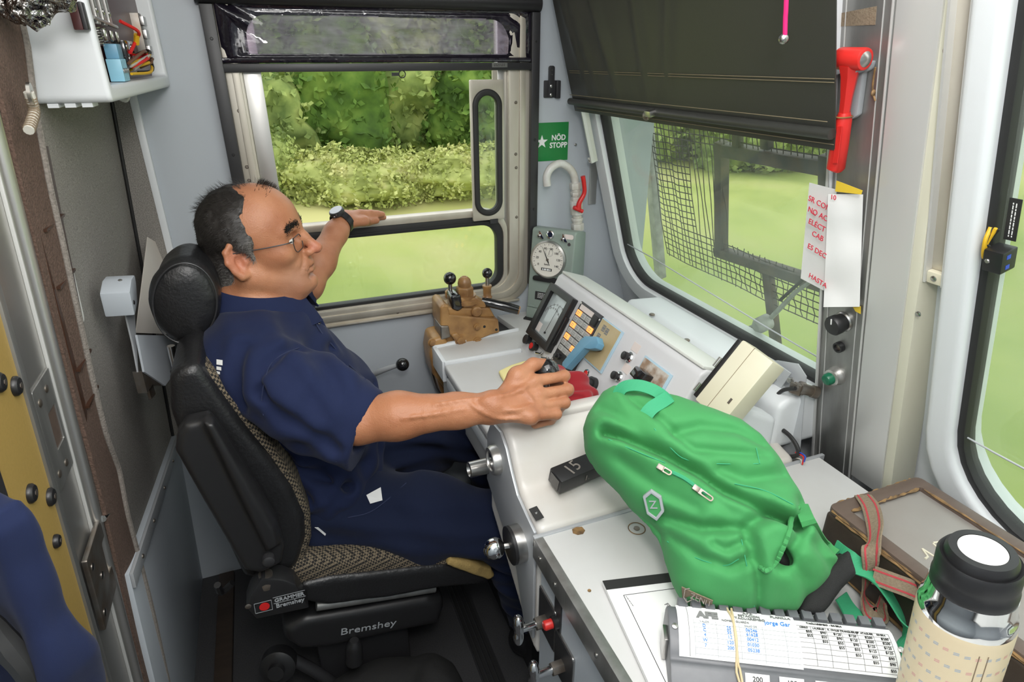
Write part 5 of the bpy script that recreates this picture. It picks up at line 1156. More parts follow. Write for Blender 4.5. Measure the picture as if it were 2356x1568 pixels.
for s in (-1, 1):
    S.ell(hp_(0.110, s*0.0130, -0.027), (0.012, 0.0075, 0.0085), HF, k=0.006)
    S.ell(hp_(0.115, s*0.0075, -0.0345), (0.006, 0.0035, 0.004), HF, k=0.002, mode='s')
    S.cap(hp_(0.103, s*0.020, -0.030), hp_(0.092, s*0.034, -0.055), 0.0016, 0.0012, k=0.008, mode='s')
S.chain([hp_(0.094, -0.022, -0.0565), hp_(0.105, -0.008, -0.052), hp_(0.107, 0, -0.0525), hp_(0.105, 0.008, -0.052), hp_(0.094, 0.022, -0.0565)], [0.003, 0.0045, 0.0045, 0.0045, 0.003], k=0.006)
S.chain([hp_(0.093, -0.021, -0.0600), hp_(0.102, -0.008, -0.0655), hp_(0.103, 0.008, -0.0655), hp_(0.093, 0.021, -0.0600)], [0.003, 0.0055, 0.0055, 0.003], k=0.006)
S.chain([hp_(0.096, -0.026, -0.0595), hp_(0.109, -0.008, -0.0585), hp_(0.109, 0.008, -0.0585), hp_(0.096, 0.026, -0.0595)], [0.0012, 0.0024, 0.0024, 0.0012], k=0.002, mode='s')
S.cap(hp_(0.100, -0.014, -0.075), hp_(0.100, 0.014, -0.075), 0.004, 0.004, k=0.010, mode='s')
# ears
for s in (-1, 1):
    ef = Frame(hp_(-0.006, s*0.074, -0.004), unit(HF.u*0.86+HF.v*s*(-0.46)), unit(HF.n-HF.u*0.20))
    E0 = lambda a, b, c: ef.p(a, b, c)
    so = -s  # outward along ef normal
    nn = ef.n*(1 if ef.n@(HF.v*s) > 0 else -1)
    Ep = lambda a, b, c: ef.o+a*ef.u+b*ef.v+c*nn
    S.ell(Ep(-0.004, 0.002, 0.002), (0.017, 0.030, 0.006), Frame(ef.o, ef.u, ef.v), k=0.006)
    S.chain([Ep(0.012, 0.014, 0.002), Ep(0.008, 0.029, 0.004), Ep(-0.006, 0.034, 0.006), Ep(-0.018, 0.024, 0.008), Ep(-0.021, 0.004, 0.008), Ep(-0.014, -0.016, 0.006), Ep(-0.004, -0.028, 0.004), Ep(0.006, -0.028, 0.002)], [0.004, 0.0045, 0.005, 0.0052, 0.005, 0.0048, 0.0075, 0.006], k=0.005)
    S.ell(Ep(0.000, -0.002, 0.007), (0.009, 0.014, 0.006), Frame(ef.o, ef.u, ef.v), k=0.004, mode='s')
    S.chain([Ep(-0.012, 0.018, 0.006), Ep(-0.013, 0.004, 0.006), Ep(-0.008, -0.012, 0.006)], [0.0035, 0.004, 0.003], k=0.004)
    S.ell(Ep(0.012, -0.003, 0.004), (0.005, 0.007, 0.004), Frame(ef.o, ef.u, ef.v), k=0.004)
# neck and torso (mostly under the clothes)
nb = V3(-0.095, 1.30, 1.03)
S.cap(hp_(-0.022, 0, -0.035), nb, 0.058, 0.062, k=0.03)
S.cap(hp_(0.0, -0.02, -0.085), V3(-0.045, 1.28, 1.045), 0.020, 0.018, k=0.03)
for s in (-1, 1): S.cap(hp_(-0.012, s*0.048, -0.04), V3(-0.02, 1.30+s*0.025, 1.035), 0.013, 0.011, k=0.02)
SH_R, EL_R, WR_R = V3(-0.085, 1.118, 0.998), at(822, 968, Y=0.985), at(1132, 936, Y=0.90)
SH_L, EL_L, WR_L = V3(-0.05, 1.47, 0.995), at(704, 655, Y=1.50), at(789, 508, Y=1.635)
def torso(S, g):
    S.cap(SH_R+V3(0, 0.03, 0), SH_L-V3(0, 0.03, 0), 0.058+g, 0.058+g, k=0.05)
    S.ell((-0.055, 1.285, 0.93), (0.118+g, 0.170+g, 0.14+g), k=0.06)
    S.ell((0.020, 1.28, 0.79), (0.135+g, 0.165+g, 0.150+g), k=0.06)
    S.ell((0.00, 1.28, 0.64), (0.125+g, 0.165+g, 0.10+g), k=0.06)
torso(S, 0.0)
HIP_R, KN_R, AN_R = V3(0.01, 1.185, 0.60), at(1165, 1215, Y=1.07), V3(0.50, 1.10, 0.10)
HIP_L, KN_L, AN_L = V3(0.01, 1.375, 0.60), V3(0.47, 1.41, 0.55), V3(0.56, 1.40, 0.10)
for h_, k_, a_ in ((HIP_R, KN_R, AN_R), (HIP_L, KN_L, AN_L)):
    S.chain([h_, k_, a_], [0.085, 0.058, 0.04], k=0.03); S.cap(a_, a_+V3(0.14, 0, -0.06), 0.035, 0.03, k=0.03)
def mid(a, b, t): return a*(1-t)+b*t
S.chain([SH_R, EL_R], [0.052, 0.040], k=0.03)
S.chain([EL_R, mid(EL_R, WR_R, 0.3)+V3(0, 0, 0.002), mid(EL_R, WR_R, 0.75), WR_R], [0.040, 0.042, 0.030, 0.0265], k=0.02)
S.cap(WR_R+V3(0, -0.004, 0.010), WR_R+V3(0, 0.006, -0.016), 0.022, 0.021, k=0.015)
S.ell(WR_R+V3(-0.012, -0.008, 0.02), (0.010, 0.008, 0.008), k=0.01)
S.chain([SH_L, EL_L], [0.050, 0.040], k=0.03)
S.chain([EL_L, mid(EL_L, WR_L, 0.35), mid(EL_L, WR_L, 0.8), WR_L], [0.038, 0.038, 0.028, 0.025], k=0.02)
# right hand on the controller knob
mcp = [at(1230, 876, Y=0.915), at(1240, 908, Y=0.898), at(1235, 937, Y=0.880), at(1222, 957, Y=0.862)]
pip = [at(1298, 864, Y=0.925), at(1306, 896, Y=0.906), at(1299, 926, Y=0.889), at(1280, 952, Y=0.872)]
fwd = unit(mcp[1]-WR_R)
for i in range(4):
    dn = V3(-0.004, 0.026, -0.034); dip = pip[i]+dn*0.75*(0.9 if i == 3 else 1); tip = dip+V3(-0.028, 0.010, -0.010)
    r = [0.0108, 0.0112, 0.0105, 0.0095][i]
    S.cap(mid(WR_R, mcp[i], 0.12), mcp[i]+V3(0, 0, -0.003), 0.020, 0.0135, k=0.014)
    S.ell(mcp[i], (0.0135, 0.0125, 0.0125), k=0.008)
    S.cap(mcp[i], pip[i], r*1.08, r, k=0.004)
    S.ell(pip[i], (r*1.06, r*1.06, r*1.06), k=0.005)
    S.chain([pip[i], dip, tip], [r, r*0.92, r*0.85], k=0.004)
palm = mid(WR_R, mcp[1], 0.55)+V3(0, 0.012, -0.018); S.ell(palm, (0.042, 0.030, 0.022), k=0.02)
th = [mid(WR_R, mcp[0], 0.28)+V3(0.0, 0.010, -0.008), at(1190, 862, Y=0.93), at(1226, 838, Y=0.945), at(1264, 836, Y=0.950)]
S.chain(th, [0.019, 0.0140, 0.0118, 0.0100], k=0.010)
S.cap(th[1]+V3(0, 0, -0.006), mcp[0]+V3(-0.012, 0.008, -0.01), 0.012, 0.010, k=0.018)
# tendons and veins on the back of the hand
for i in range(4): S.cap(mid(WR_R, mcp[i], 0.25)+V3(0, -0.014, 0.013), mcp[i]+V3(0, -0.004, 0.004), 0.004, 0.0055, k=0.006)
# left hand resting on the window rail
mL = [at(829, 492, Y=1.665), at(833, 499, Y=1.69), at(830, 500, Y=1.71), at(826, 500, Y=1.73)]
for i in range(4):
    S.cap(mid(WR_L, mL[i], 0.15), mL[i], 0.020, 0.0125, k=0.014)
    t0 = mL[i]+(V3(0.030, 0.012, -0.004) if i < 2 else V3(0.016, 0.026, -0.006)); t1 = t0+(V3(0.018, 0.006, -0.004) if i < 2 else V3(0.004, 0.012, -0.022))
    t2 = t1+(V3(0.014, 0.004, -0.003) if i < 2 else V3(0, 0.002, -0.018)); S.chain([mL[i], t0, t1, t2], [0.0115, 0.0105, 0.0095, 0.0085], k=0.004)
S.chain([mid(WR_L, mL[0], 0.3)+V3(0.008, -0.014, -0.006), mid(WR_L, mL[0], 0.8)+V3(0.016, -0.018, -0.012), at(846, 509, Y=1.66), at(866, 507, Y=1.668)], [0.014, 0.0125, 0.0105, 0.009], k=0.008)
def hits(x, y):
    r = ray(x, y); r = r/np.linalg.norm(r); t = 0.8
    for _ in range(45):
        dd = float(SK.ev((CAM+r*t)[None])[0]); t += max(dd, 0.0004)*0.9
        if dd < 0.0005 or t > 2.0: break
    return CAM+r*t
veins = [[hits(x, y) for x, y in L] for L in ([(1080, 925), (1105, 944), (1150, 962), (1196, 962)], [(1192, 893), (1212, 905), (1228, 925)], [(1140, 912), (1182, 903), (1212, 888)], [(1160, 945), (1196, 940), (1226, 932)], [(925, 962), (1000, 952), (1066, 940)], [(1000, 930), (1050, 922), (1100, 915)])]
for L in veins:
    L = spline(np.array(L), 3); S.chain(list(L), [0.0019]*len(L), k=0.006)
S.disp(lambda p, q: 0.0008*vnoise(p, 55)+0.0009*np.abs(vnoise(p*V3(1, 1, 1), 120)))
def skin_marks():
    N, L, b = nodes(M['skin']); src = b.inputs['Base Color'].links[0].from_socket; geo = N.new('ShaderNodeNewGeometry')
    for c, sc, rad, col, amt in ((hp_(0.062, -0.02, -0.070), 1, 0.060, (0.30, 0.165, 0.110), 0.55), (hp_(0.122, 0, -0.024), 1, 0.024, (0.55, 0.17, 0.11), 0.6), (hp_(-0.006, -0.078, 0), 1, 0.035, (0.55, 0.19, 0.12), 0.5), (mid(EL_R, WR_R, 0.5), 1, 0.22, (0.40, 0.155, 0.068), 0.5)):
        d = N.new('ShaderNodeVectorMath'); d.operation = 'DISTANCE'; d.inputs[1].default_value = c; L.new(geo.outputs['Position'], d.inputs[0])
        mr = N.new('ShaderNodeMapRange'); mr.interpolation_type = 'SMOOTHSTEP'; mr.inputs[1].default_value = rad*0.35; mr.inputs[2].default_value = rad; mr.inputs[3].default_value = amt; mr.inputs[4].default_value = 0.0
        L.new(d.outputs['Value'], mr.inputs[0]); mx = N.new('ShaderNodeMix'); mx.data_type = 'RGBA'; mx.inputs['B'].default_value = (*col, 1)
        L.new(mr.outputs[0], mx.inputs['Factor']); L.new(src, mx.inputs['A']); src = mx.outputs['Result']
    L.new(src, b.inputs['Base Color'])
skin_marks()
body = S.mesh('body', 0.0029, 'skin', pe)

# eyes, brows, lips colour, teeth
for s in (-1, 1):
    e = MB().ball(hp_(0.0828, s*0.031, 0.0075), 0.0120, 20).build('eye', 'eye_white', pe)
    MB().ball(hp_(0.0920, s*0.0315, 0.0072), (0.0036, 0.0052, 0.0052), 14, HF).build('iris', 'iris', e)
rnd = np.random.RandomState(5)
mb = MB()
def strand(mb, p, d, n, L, w, curl=0.0):
    d = unit(d); sdv = unit(np.cross(d, n)); q = p+d*L*0.5+n*L*curl; r = p+d*L+n*L*curl*0.4
    mb.add([p-sdv*w, p+sdv*w, q+sdv*w*0.8, q-sdv*w*0.8, r], [(0, 1, 2, 3), (3, 2, 4)])
for s in (-1, 1):
    for k in range(520):
        t = rnd.rand(); base = hp_(0.1050-0.016*t**1.5, s*(0.008+0.040*t), 0.030+0.006*math.sin(t*2.6)+0.0032*rnd.randn())
        strand(mb, base, -HF.u*0.25*t+HF.v*s*0.8+HF.n*(0.5-0.7*t)+0.25*rnd.randn(3)*0.5+HF.u*0.15, HF.u, 0.012, 0.0009, 0.25)
mb.build('eyebrows', 'hair_dark', pe, smooth=False)
MB().tube([hp_(0.098, -0.020, -0.0575), hp_(0.1055, -0.008, -0.0555), hp_(0.1075, 0, -0.0562), hp_(0.1055, 0.008, -0.0555), hp_(0.098, 0.020, -0.0575)], [0.0018, 0.0028, 0.0028, 0.0028, 0.0018], 8, smooth=4).build('upper_lip', 'lip', pe)
MB().tube([hp_(0.097, -0.019, -0.0608), hp_(0.1035, -0.008, -0.0632), hp_(0.1055, 0, -0.0636), hp_(0.1035, 0.008, -0.0632), hp_(0.097, 0.019, -0.0608)], [0.0018, 0.0030, 0.0032, 0.0030, 0.0018], 8, smooth=4).build('lower_lip', 'lip', pe)

# hair: cap of short dark hair greying at the sides, bald crown
HS = SDF()
HS.ell(hp_(0.004, 0, 0.044), (0.090, 0.0820, 0.083), HF, k=0.02)
HS.cap(hp_(-0.044, 0, -0.005), hp_(-0.048, 0, -0.052), 0.046, 0.040, k=0.03)
for s in (-1, 1): HS.cap(hp_(-0.040, s*0.035, -0.03), hp_(-0.040, s*0.030, -0.058), 0.030, 0.026, k=0.03)
for s in (-1, 1): HS.cap(hp_(0.014, s*0.066, 0.024), hp_(0.016, s*0.064, 0.002), 0.0155, 0.0105, k=0.02)
# receding temples and thin crown
HS.ell(hp_(0.085, 0.0, 0.095), (0.085, 0.040, 0.085), HF, k=0.008, mode='s')
for s in (-1, 1):
    HS.ell(hp_(0.092, s*0.055, 0.058), (0.064, 0.050, 0.068), Frame(HF.o, HF.u, HF.v), k=0.010, mode='s')
    HS.ell(hp_(0.075, s*0.08, -0.01), (0.052, 0.05, 0.05), HF, k=0.008, mode='s')
    HS.ell(hp_(-0.004, s*0.080, -0.018), (0.026, 0.03, 0.034), HF, k=0.006, mode='s')
HS.disp(lambda p, q: 0.004*vnoise(p, 60)+0.0025*vnoise(p, 160))
hair = HS.mesh('hair', 0.003, 'hair', pe, relax=1)
# strands following the scalp
hv_ = np.array([v.co[:] for v in hair.data.vertices])+wloc(hair); hn = np.array([v.normal[:] for v in hair.data.vertices])
loc = np.stack([(hv_-HF.o)@HF.u, (hv_-HF.o)@HF.v, (hv_-HF.o)@HF.n], 1); nl = np.stack([hn@HF.u, hn@HF.v, hn@HF.n], 1)
rad = ((loc-V3(0.004, 0, 0.044))/V3(0.0885, 0.0775, 0.081)); ok = (np.linalg.norm(rad, axis=1) > 1.0) | (loc[:, 2] < 0.0)
idx = np.nonzero(ok)[0]; md, mg = MB(), MB()
for k in rnd.choice(idx, 11000):
    p = hv_[k]-hn[k]*0.002; flow = unit(-0.85*HF.u-0.55*HF.n+HF.v*np.sign(loc[k, 1])*0.0+0.35*rnd.randn(3)); flow = unit(flow-hn[k]*(flow@hn[k]))
    strand(md if rnd.rand() < 0.8 else mg, p, flow+hn[k]*0.16, hn[k], 0.009+0.009*rnd.rand(), 0.00032, 0.08)
# thin hair over the crown and front tuft
for k in range(900):
    u = rnd.rand(); s = rnd.randn()*0.5; a = math.radians(25+120*u); yy = 0.030*s if u > 0.35 else 0.034+0.016*rnd.randn()
    p = hp_(0.010+0.088*math.cos(a), yy, 0.043+0.080*math.sin(a)*math.sqrt(max(0.05, 1-(yy/0.08)**2))); n = unit(p-hp_(0.004, 0, 0.04))
    strand(md, p, -HF.u*0.9+0.35*rnd.randn(3)+n*0.25, n, 0.022, 0.0004, 0.15)
for k in range(420):
    p0 = hp_(0.050+0.022*rnd.rand(), 0.030+0.022*rnd.randn(), 0); a_ = (p0-HF.o)@HF.u; b_ = (p0-HF.o)@HF.v
    zz = 0.043+0.081*math.sqrt(max(0.02, 1-((a_-0.010)/0.09)**2-(b_/0.079)**2)); p = hp_(a_, b_, zz); n = unit(p-hp_(0.004, 0, 0.04))
    strand(md, p, HF.u*(rnd.rand()-0.6)+HF.v*(rnd.rand()-0.7)+n*0.8, n, 0.018, 0.0005, 0.1)
o_ = md.build('hair_strands', 'hair', hair, smooth=False); o_ = mg.build('hair_strands', 'hair', hair, smooth=False)

# glasses
gl = thing('glasses', 'thin metal rimmed glasses worn by the driver', 'glasses', hp_(0.105, 0, 0.005))
for s in (-1, 1):
    c = (0.034*s, 0.001)
    lp_ = rrect(c[0]-0.0225, c[0]+0.0225, c[1]-0.0150, c[1]+0.0135, 0.011, 6)
    pts = [hp_(0.1055-0.10*abs(a)*0.11-(abs(a)/0.06)**2*0.008, a, b) for a, b in lp_]
    MB().tube(pts, 0.0009, 6, True).build('rim', 'black_metal', gl)
    MB().add(pts, [tuple(range(len(pts)))]).build('lens', 'spectacle_glass', gl, smooth=False)
    MB().tube([hp_(0.0965, s*0.057, 0.010), hp_(0.088, s*0.0680, 0.011), hp_(0.05, s*0.0765, 0.0125), hp_(0.010, s*0.0805, 0.0145), hp_(-0.012, s*0.0815, 0.014), hp_(-0.03, s*0.082, 0.002)], [0.0014, 0.0011, 0.0010, 0.0010], 6, smooth=4).build('temple_arm', 'black_metal', gl)
MB().tube([hp_(0.1050, -0.011, 0.004), hp_(0.1130, 0, 0.0075), hp_(0.1050, 0.011, 0.004)], 0.0012, 6, smooth=4).build('bridge', 'steel', gl)

# watch
wa = thing('wristwatch', 'black wristwatch on the arm resting at the window', 'watch', WR_L)
wd = unit(mid(mL[1], mL[0], 0.5)-EL_L); wc_ = WR_L-wd*0.004; u_, v_ = perp(wd)
MB().tube([wc_+0.0315*(math.cos(t)*u_+math.sin(t)*v_)*1.0 for t in np.linspace(0, 6.283, 41)[:-1]], 0.0024, 8, True)
band = MB(); P = np.array([[wc_+wd*w+(0.0300+o)*(math.cos(t)*u_*0.95+math.sin(t)*v_) for w, o in ((-0.009, 0), (0.009, 0), (0.009, 0.0028), (-0.009, 0.0028), (-0.009, 0))] for t in np.linspace(0, 2*math.pi, 41)])
band.grid(P).build('strap', 'black_plastic', wa)
od = unit(V3(-0.45, -0.35, 0.85)-wd*(V3(-0.45, -0.35, 0.85)@wd)); wf_ = Frame(wc_+od*0.031, wd, np.cross(od, wd))
MB().lathe([(0.019, -0.004), (0.020, 0.002), (0.019, 0.006), (0.016, 0.0075), (0, 0.0075)], wf_.o, od, 28).build('case', 'black_metal', wa); MB().lathe([(0.0165, 0.006), (0.0165, 0.0082), (0, 0.0084)], wf_.o, od, 28).build('crystal', 'light_metal', wa)
for k in (-1, 0, 1): q = wf_.o+unit(-wd*0.2-np.cross(od, wd)*0.98)*0.0; MB().cyl(wf_.o+unit(V3(-0.2, -1, -0.2))*0.0185+wd*0.009*k+od*0.001, wf_.o+unit(V3(-0.2, -1, -0.2))*0.0215+wd*0.009*k+od*0.001, 0.0022, n=8).build('watch_button', 'steel', wa)

# ------------------------------------------------------------------ clothes
def folds(p, q, amp, dirn, fr, ph=0):
    t = p@unit(dirn); return amp*np.sin(fr*t+ph+5*vnoise(p, 7))*(0.5+vnoise(p, 5))
T = SDF(); torso(T, 0.014)
T.ell((0.005, 1.28, 0.66), (0.150, 0.185, 0.09), k=0.05)
T.cap(SH_R+V3(0.0, 0.02, 0.0), mid(SH_R, EL_R, 0.5)+V3(0.0, -0.01, -0.005), 0.070, 0.078, k=0.05)
for s in (-1, 1): T.cap(V3(-0.075, 1.295+s*0.06, 1.035), V3(-0.075, 1.295+s*0.14, 1.005), 0.045, 0.055, k=0.04)
CU = at(838, 991, Y=0.985); ax_ = unit(CU-(SH_R+V3(0, 0, -0.03)))
T.ell(mid(SH_R, CU, 0.62)+V3(0.0, -0.0, -0.005), (0.125, 0.062, 0.085), Frame((0, 0, 0), ax_, np.cross(unit((0.62, 0, 0.79)), ax_)), k=0.03)
T.cap(mid(SH_R, CU, 0.5)+V3(0, 0, 0.004), CU+V3(0.020, 0, 0.024)+ax_*0.02, 0.066, 0.048, k=0.03)
T.cap(mid(SH_R, CU, 0.5)+V3(0, 0, -0.02), CU+V3(-0.026, 0, -0.036)+ax_*0.02, 0.060, 0.036, k=0.03)
T.cap(SH_L-V3(0, 0.02, 0), mid(SH_L, EL_L, 0.62), 0.070, 0.064, k=0.05)
# creases
cr = [[(688, 800), (640, 818), (612, 852), (602, 900)], [(612, 905), (640, 950), (700, 985), (770, 1030)], [(770, 690), (800, 760), (838, 830)], [(560, 970), (640, 1035), (720, 1090), (800, 1120)],
      [(905, 960), (860, 1060), (800, 1120), (760, 1150)], [(990, 1010), (930, 1080), (880, 1120)], [(640, 1100), (720, 1150), (820, 1160)], [(760, 800), (800, 850), (860, 885)], [(700, 1190), (800, 1185), (850, 1150)], [(560, 800), (548, 860), (560, 930)]]
crl = []
for c in cr:
    pp = []
    for x, y in c:
        r = ray(x, y); r = r/np.linalg.norm(r); t = 0.6
        for _ in range(60):
            dd = float(T.ev((CAM+r*t)[None])[0]); t += max(dd, 0.0005)*0.9
            if dd < 0.0005 or t > 2.2: break
        pp.append(CAM+r*t)
    crl.append(spline(np.array(pp), 4))
def crease_fn(p, q):
    o = np.zeros_like(q)
    for i, c in enumerate(crl):
        sel = np.abs(q) < 0.03
        if not sel.any(): break
        ps = p[sel]; d = line2(ps, list(c)); o[sel] += 0.0085*np.exp(-(d/0.011)**2)-0.0065*np.exp(-((d-0.024)/0.016)**2)
    return o
T.disp(crease_fn)
T.disp(lambda p, q: np.clip((np.abs((p-CU)@ax_)+np.maximum(np.linalg.norm(p-CU, axis=-1)-0.13, 0)*3-0.012)/0.03, 0, 1)*(folds(p, q, 0.005, (0.5, 0.3, -0.8), 85)+folds(p, q, 0.0035, (0.9, 0.1, 0.5), 120, 2)+0.006*vnoise(p, 11)))
T.plane(CU+ax_*0.002, ax_) if False else None
def cuffcut(p):
    # keep torso: only cut beyond the cuff near the right arm
    return np.minimum((p-(CU+ax_*0.002))@ax_, 0.40-np.linalg.norm(p-(CU+ax_*0.15), axis=-1)+0.0*0) if False else None
near = lambda p: np.linalg.norm(p-(CU+ax_*0.10), axis=-1)-0.150
T.add(lambda p: np.maximum(near(p), -((p-(CU+ax_*0.004))@ax_)), CU+ax_*0.10, 0.155, 0.003, 's')
T.cap(CU-ax_*0.03+V3(0.004, 0, 0.008), CU+ax_*0.05+V3(0.004, 0, 0.008), 0.046, 0.054, k=0.004, mode='s')
# neck opening
T.cap(hp_(-0.02, 0, -0.05), V3(-0.070, 1.295, 1.040), 0.080, 0.080, k=0.006, mode='s')
T.ell((-0.05, 1.295, 1.142), (0.14, 0.135, 0.10), k=0.02, mode='s')
T.cap(V3(-0.03, 1.29, 1.09), V3(0.06, 1.275, 1.00), 0.034, 0.012, k=0.006, mode='s')
T.plane((0, 0, 0.60), (-0.35, 0, -1), k=0.01)
sh = T.mesh('shirt', 0.0042, 'navy_cloth', pe)
# collar: folded band around the neck
def cpt(th, r, z): return V3(-0.062, 1.295, 0)+V3(math.cos(th)*r[0], math.sin(th)*r[1], z)
ths = np.linspace(math.radians(22), math.radians(338), 44); P = []
for th in ths:
    fz = math.cos(th); back = (1-fz)/2
    z_top = 1.077+0.038*back; z_bot = z_top-0.052-0.012*(1-back)
    rin = (0.070+0.026*(1-back), 0.076); rout = (0.095+0.047*(1-back)**1.5, 0.117)
    P.append([cpt(th, rin, z_top-0.030), cpt(th, rin, z_top-0.004), cpt(th, ((rin[0]+0.004), rin[1]+0.004), z_top), cpt(th, (rin[0]+0.010, rin[1]+0.010), z_top-0.005), cpt(th, rout, z_bot), cpt(th, (rout[0]-0.003, rout[1]-0.003), z_bot-0.002)])
MB().grid(np.array(P)).build('collar', 'navy_cloth', sh, angle=60, solid=0.0025)
# placket, buttons, pocket flap, back logo, trouser tag
def hit(x, y, lift=0.0):
    r = ray(x, y); r = r/np.linalg.norm(r); t = 0.6
    for _ in range(80):
        dd = float(T.ev((CAM+r*t)[None])[0]); t += max(dd, 0.0004)*0.8
        if dd < 0.0004 or t > 2.4: break
    return CAM+r*(t-lift)
vw = lambda x, y: unit(-ray(x, y))
MB().tube([hit(x, y, 0.001) for x, y in [(722, 735), (740, 765), (770, 800), (805, 840), (840, 872)]], 0.0016, 6, smooth=4).build('placket_seam', 'navy_thread', sh)
MB().tube([hit(x, y, 0.0006) for x, y in [(688, 800), (655, 812), (625, 835), (610, 870), (602, 920), (606, 955)]], 0.0010, 6, smooth=5).build('sleeve_seam', 'navy_thread', sh)
q = hit(733, 741, 0.002); MB().lathe([(0.005, 0), (0.005, 0.002), (0.003, 0.002), (0, 0.0015)], q, vw(733, 741), 14).build('button', 'gloss_black', sh)
MB().tube([hit(x, y, 0.0008) for x, y in [(880, 905), (862, 945), (820, 1020), (773, 1062)]], 0.0008, 5, smooth=4).build('cuff_stitching', 'navy_thread', sh)
lg = MB()
for k, (y0, y1) in enumerate(((826, 838), (842, 850), (853, 859), (862, 868))):
    w = 12-3*k; lg.add([hit(498, y0, 0.002), hit(500+w, y0+2, 0.002), hit(500+w, y1+2, 0.002), hit(498, y1, 0.002)], [(0, 1, 2, 3)])
lg.build('back_print', 'white_print', sh, smooth=False)

Q_ = SDF()
Q_.ell((0.01, 1.28, 0.62), (0.150, 0.185, 0.095), k=0.05)
for h_, k_, a_ in ((HIP_R, KN_R, AN_R), (HIP_L, KN_L, AN_L)):
    Q_.chain([h_, mid(h_, k_, 0.5), k_], [0.105, 0.094, 0.080], k=0.05); Q_.chain([k_, a_], [0.076, 0.062], k=0.03)
Q_.disp(lambda p, q: folds(p, q, 0.010, (0.8, -0.2, 0.9), 70)+folds(p, q, 0.006, (0.3, 0.2, 1.0), 130, 1)+0.008*vnoise(p, 9))
Q_.plane((0, 0, 0.12), (0, 0, -1))
tr = Q_.mesh('trousers', 0.0065, 'navy_trousers', pe)
for a_ in (AN_R, AN_L):
    Z_ = SDF(); Z_.cap(a_+V3(-0.03, 0, -0.055), a_+V3(0.17, 0, -0.058), 0.042, 0.036, k=0.02).cap(a_, a_+V3(0, 0, -0.05), 0.05, 0.045, k=0.03).plane((0, 0, 0.004), (0, 0, -1)); Z_.mesh('shoe', 0.006, 'black_plastic', pe)
def hitq(x, y, lift, D):
    r = ray(x, y); r = r/np.linalg.norm(r); t = 0.6
    for _ in range(80):
        dd = min(float(Q_.ev((CAM+r*t)[None])[0]), float(T.ev((CAM+r*t)[None])[0])); t += max(dd, 0.0004)*0.8
        if dd < 0.0004 or t > 2.4: break
    return CAM+r*(t-lift)
MB().add([hitq(x, y, 0.004, 0) for x, y in [(843, 1138), (876, 1120), (880, 1150), (852, 1158)]], [(0, 1, 2, 3)]).build('paper_scrap', 'paper', tr, solid=0.001, smooth=False)
MB().add([hitq(x, y, 0.004, 0) for x, y in [(724, 1213), (732, 1213), (750, 1228), (748, 1232), (735, 1221)]], [(0, 1, 2, 3, 4)]).build('brand_tag', 'white_print', tr, solid=0.001, smooth=False)
MB().tube([hitq(x, y, 0.001, 0) for x, y in [(800, 1190), (850, 1178), (890, 1150), (935, 1110)]], 0.0012, 6, smooth=4).build('pocket_edge', 'navy_thread', tr)
# ------------------------------------------------------------------ controller lever, cloths
kc = at(1258, 853, Y=0.945)
cl = thing('controller_lever', 'black ball topped controller lever held by the driver', 'lever', V3(kc[0], kc[1], 0.87))
MB().ball(kc, 0.0245, 28).build('ball_knob', 'gloss_black', cl); MB().cyl((kc[0], kc[1]-0.004, 0.85), kc, 0.007).build('stem', 'steel', cl)
yc = SDF(); q = [at(x, y, Z=0.766) for x, y in [(1146, 856), (1178, 842), (1235, 826), (1262, 850), (1262, 905), (1205, 905), (1170, 897)]]
yc.ext([(p[0], p[1]) for p in q], XY, 0.7615, 0.773, 0.005); yc.disp(lambda p, d: 0.003*vnoise(p, 30))
tag(yc.mesh('yellow_cloth', 0.0035, 'yellow_cloth'), 'folded pale yellow cleaning cloth on desk under the hand', 'cloth')
rc = SDF(); c = at(1318, 893, Z=0.852)
rcp = [at(x, y, Z=z) for x, y, z in [(1240, 878, 0.87), (1275, 872, 0.875), (1320, 886, 0.87), (1352, 906, 0.855)]]
rc.chain([rcp[0], rcp[1], rcp[2], rcp[3]], [0.020, 0.026, 0.026, 0.020], k=0.02); rc.cap(at(1300, 918, Z=0.868), at(1352, 918, Z=0.862), 0.016, 0.016, k=0.006)
rc.cap(at(1290, 914, Z=0.876), at(1338, 915, Z=0.872), 0.007, 0.006, k=0.004, mode='s')
rc.disp(lambda p, d: 0.006*vnoise(p, 26)+0.004*np.sin(150*(p@unit((0.3, 0.8, 0.5)))+5*vnoise(p, 12)))
tag(rc.mesh('red_cloth', 0.003, 'red_cloth'), 'crumpled dark red cloth lying beside the hand on the console', 'cloth')

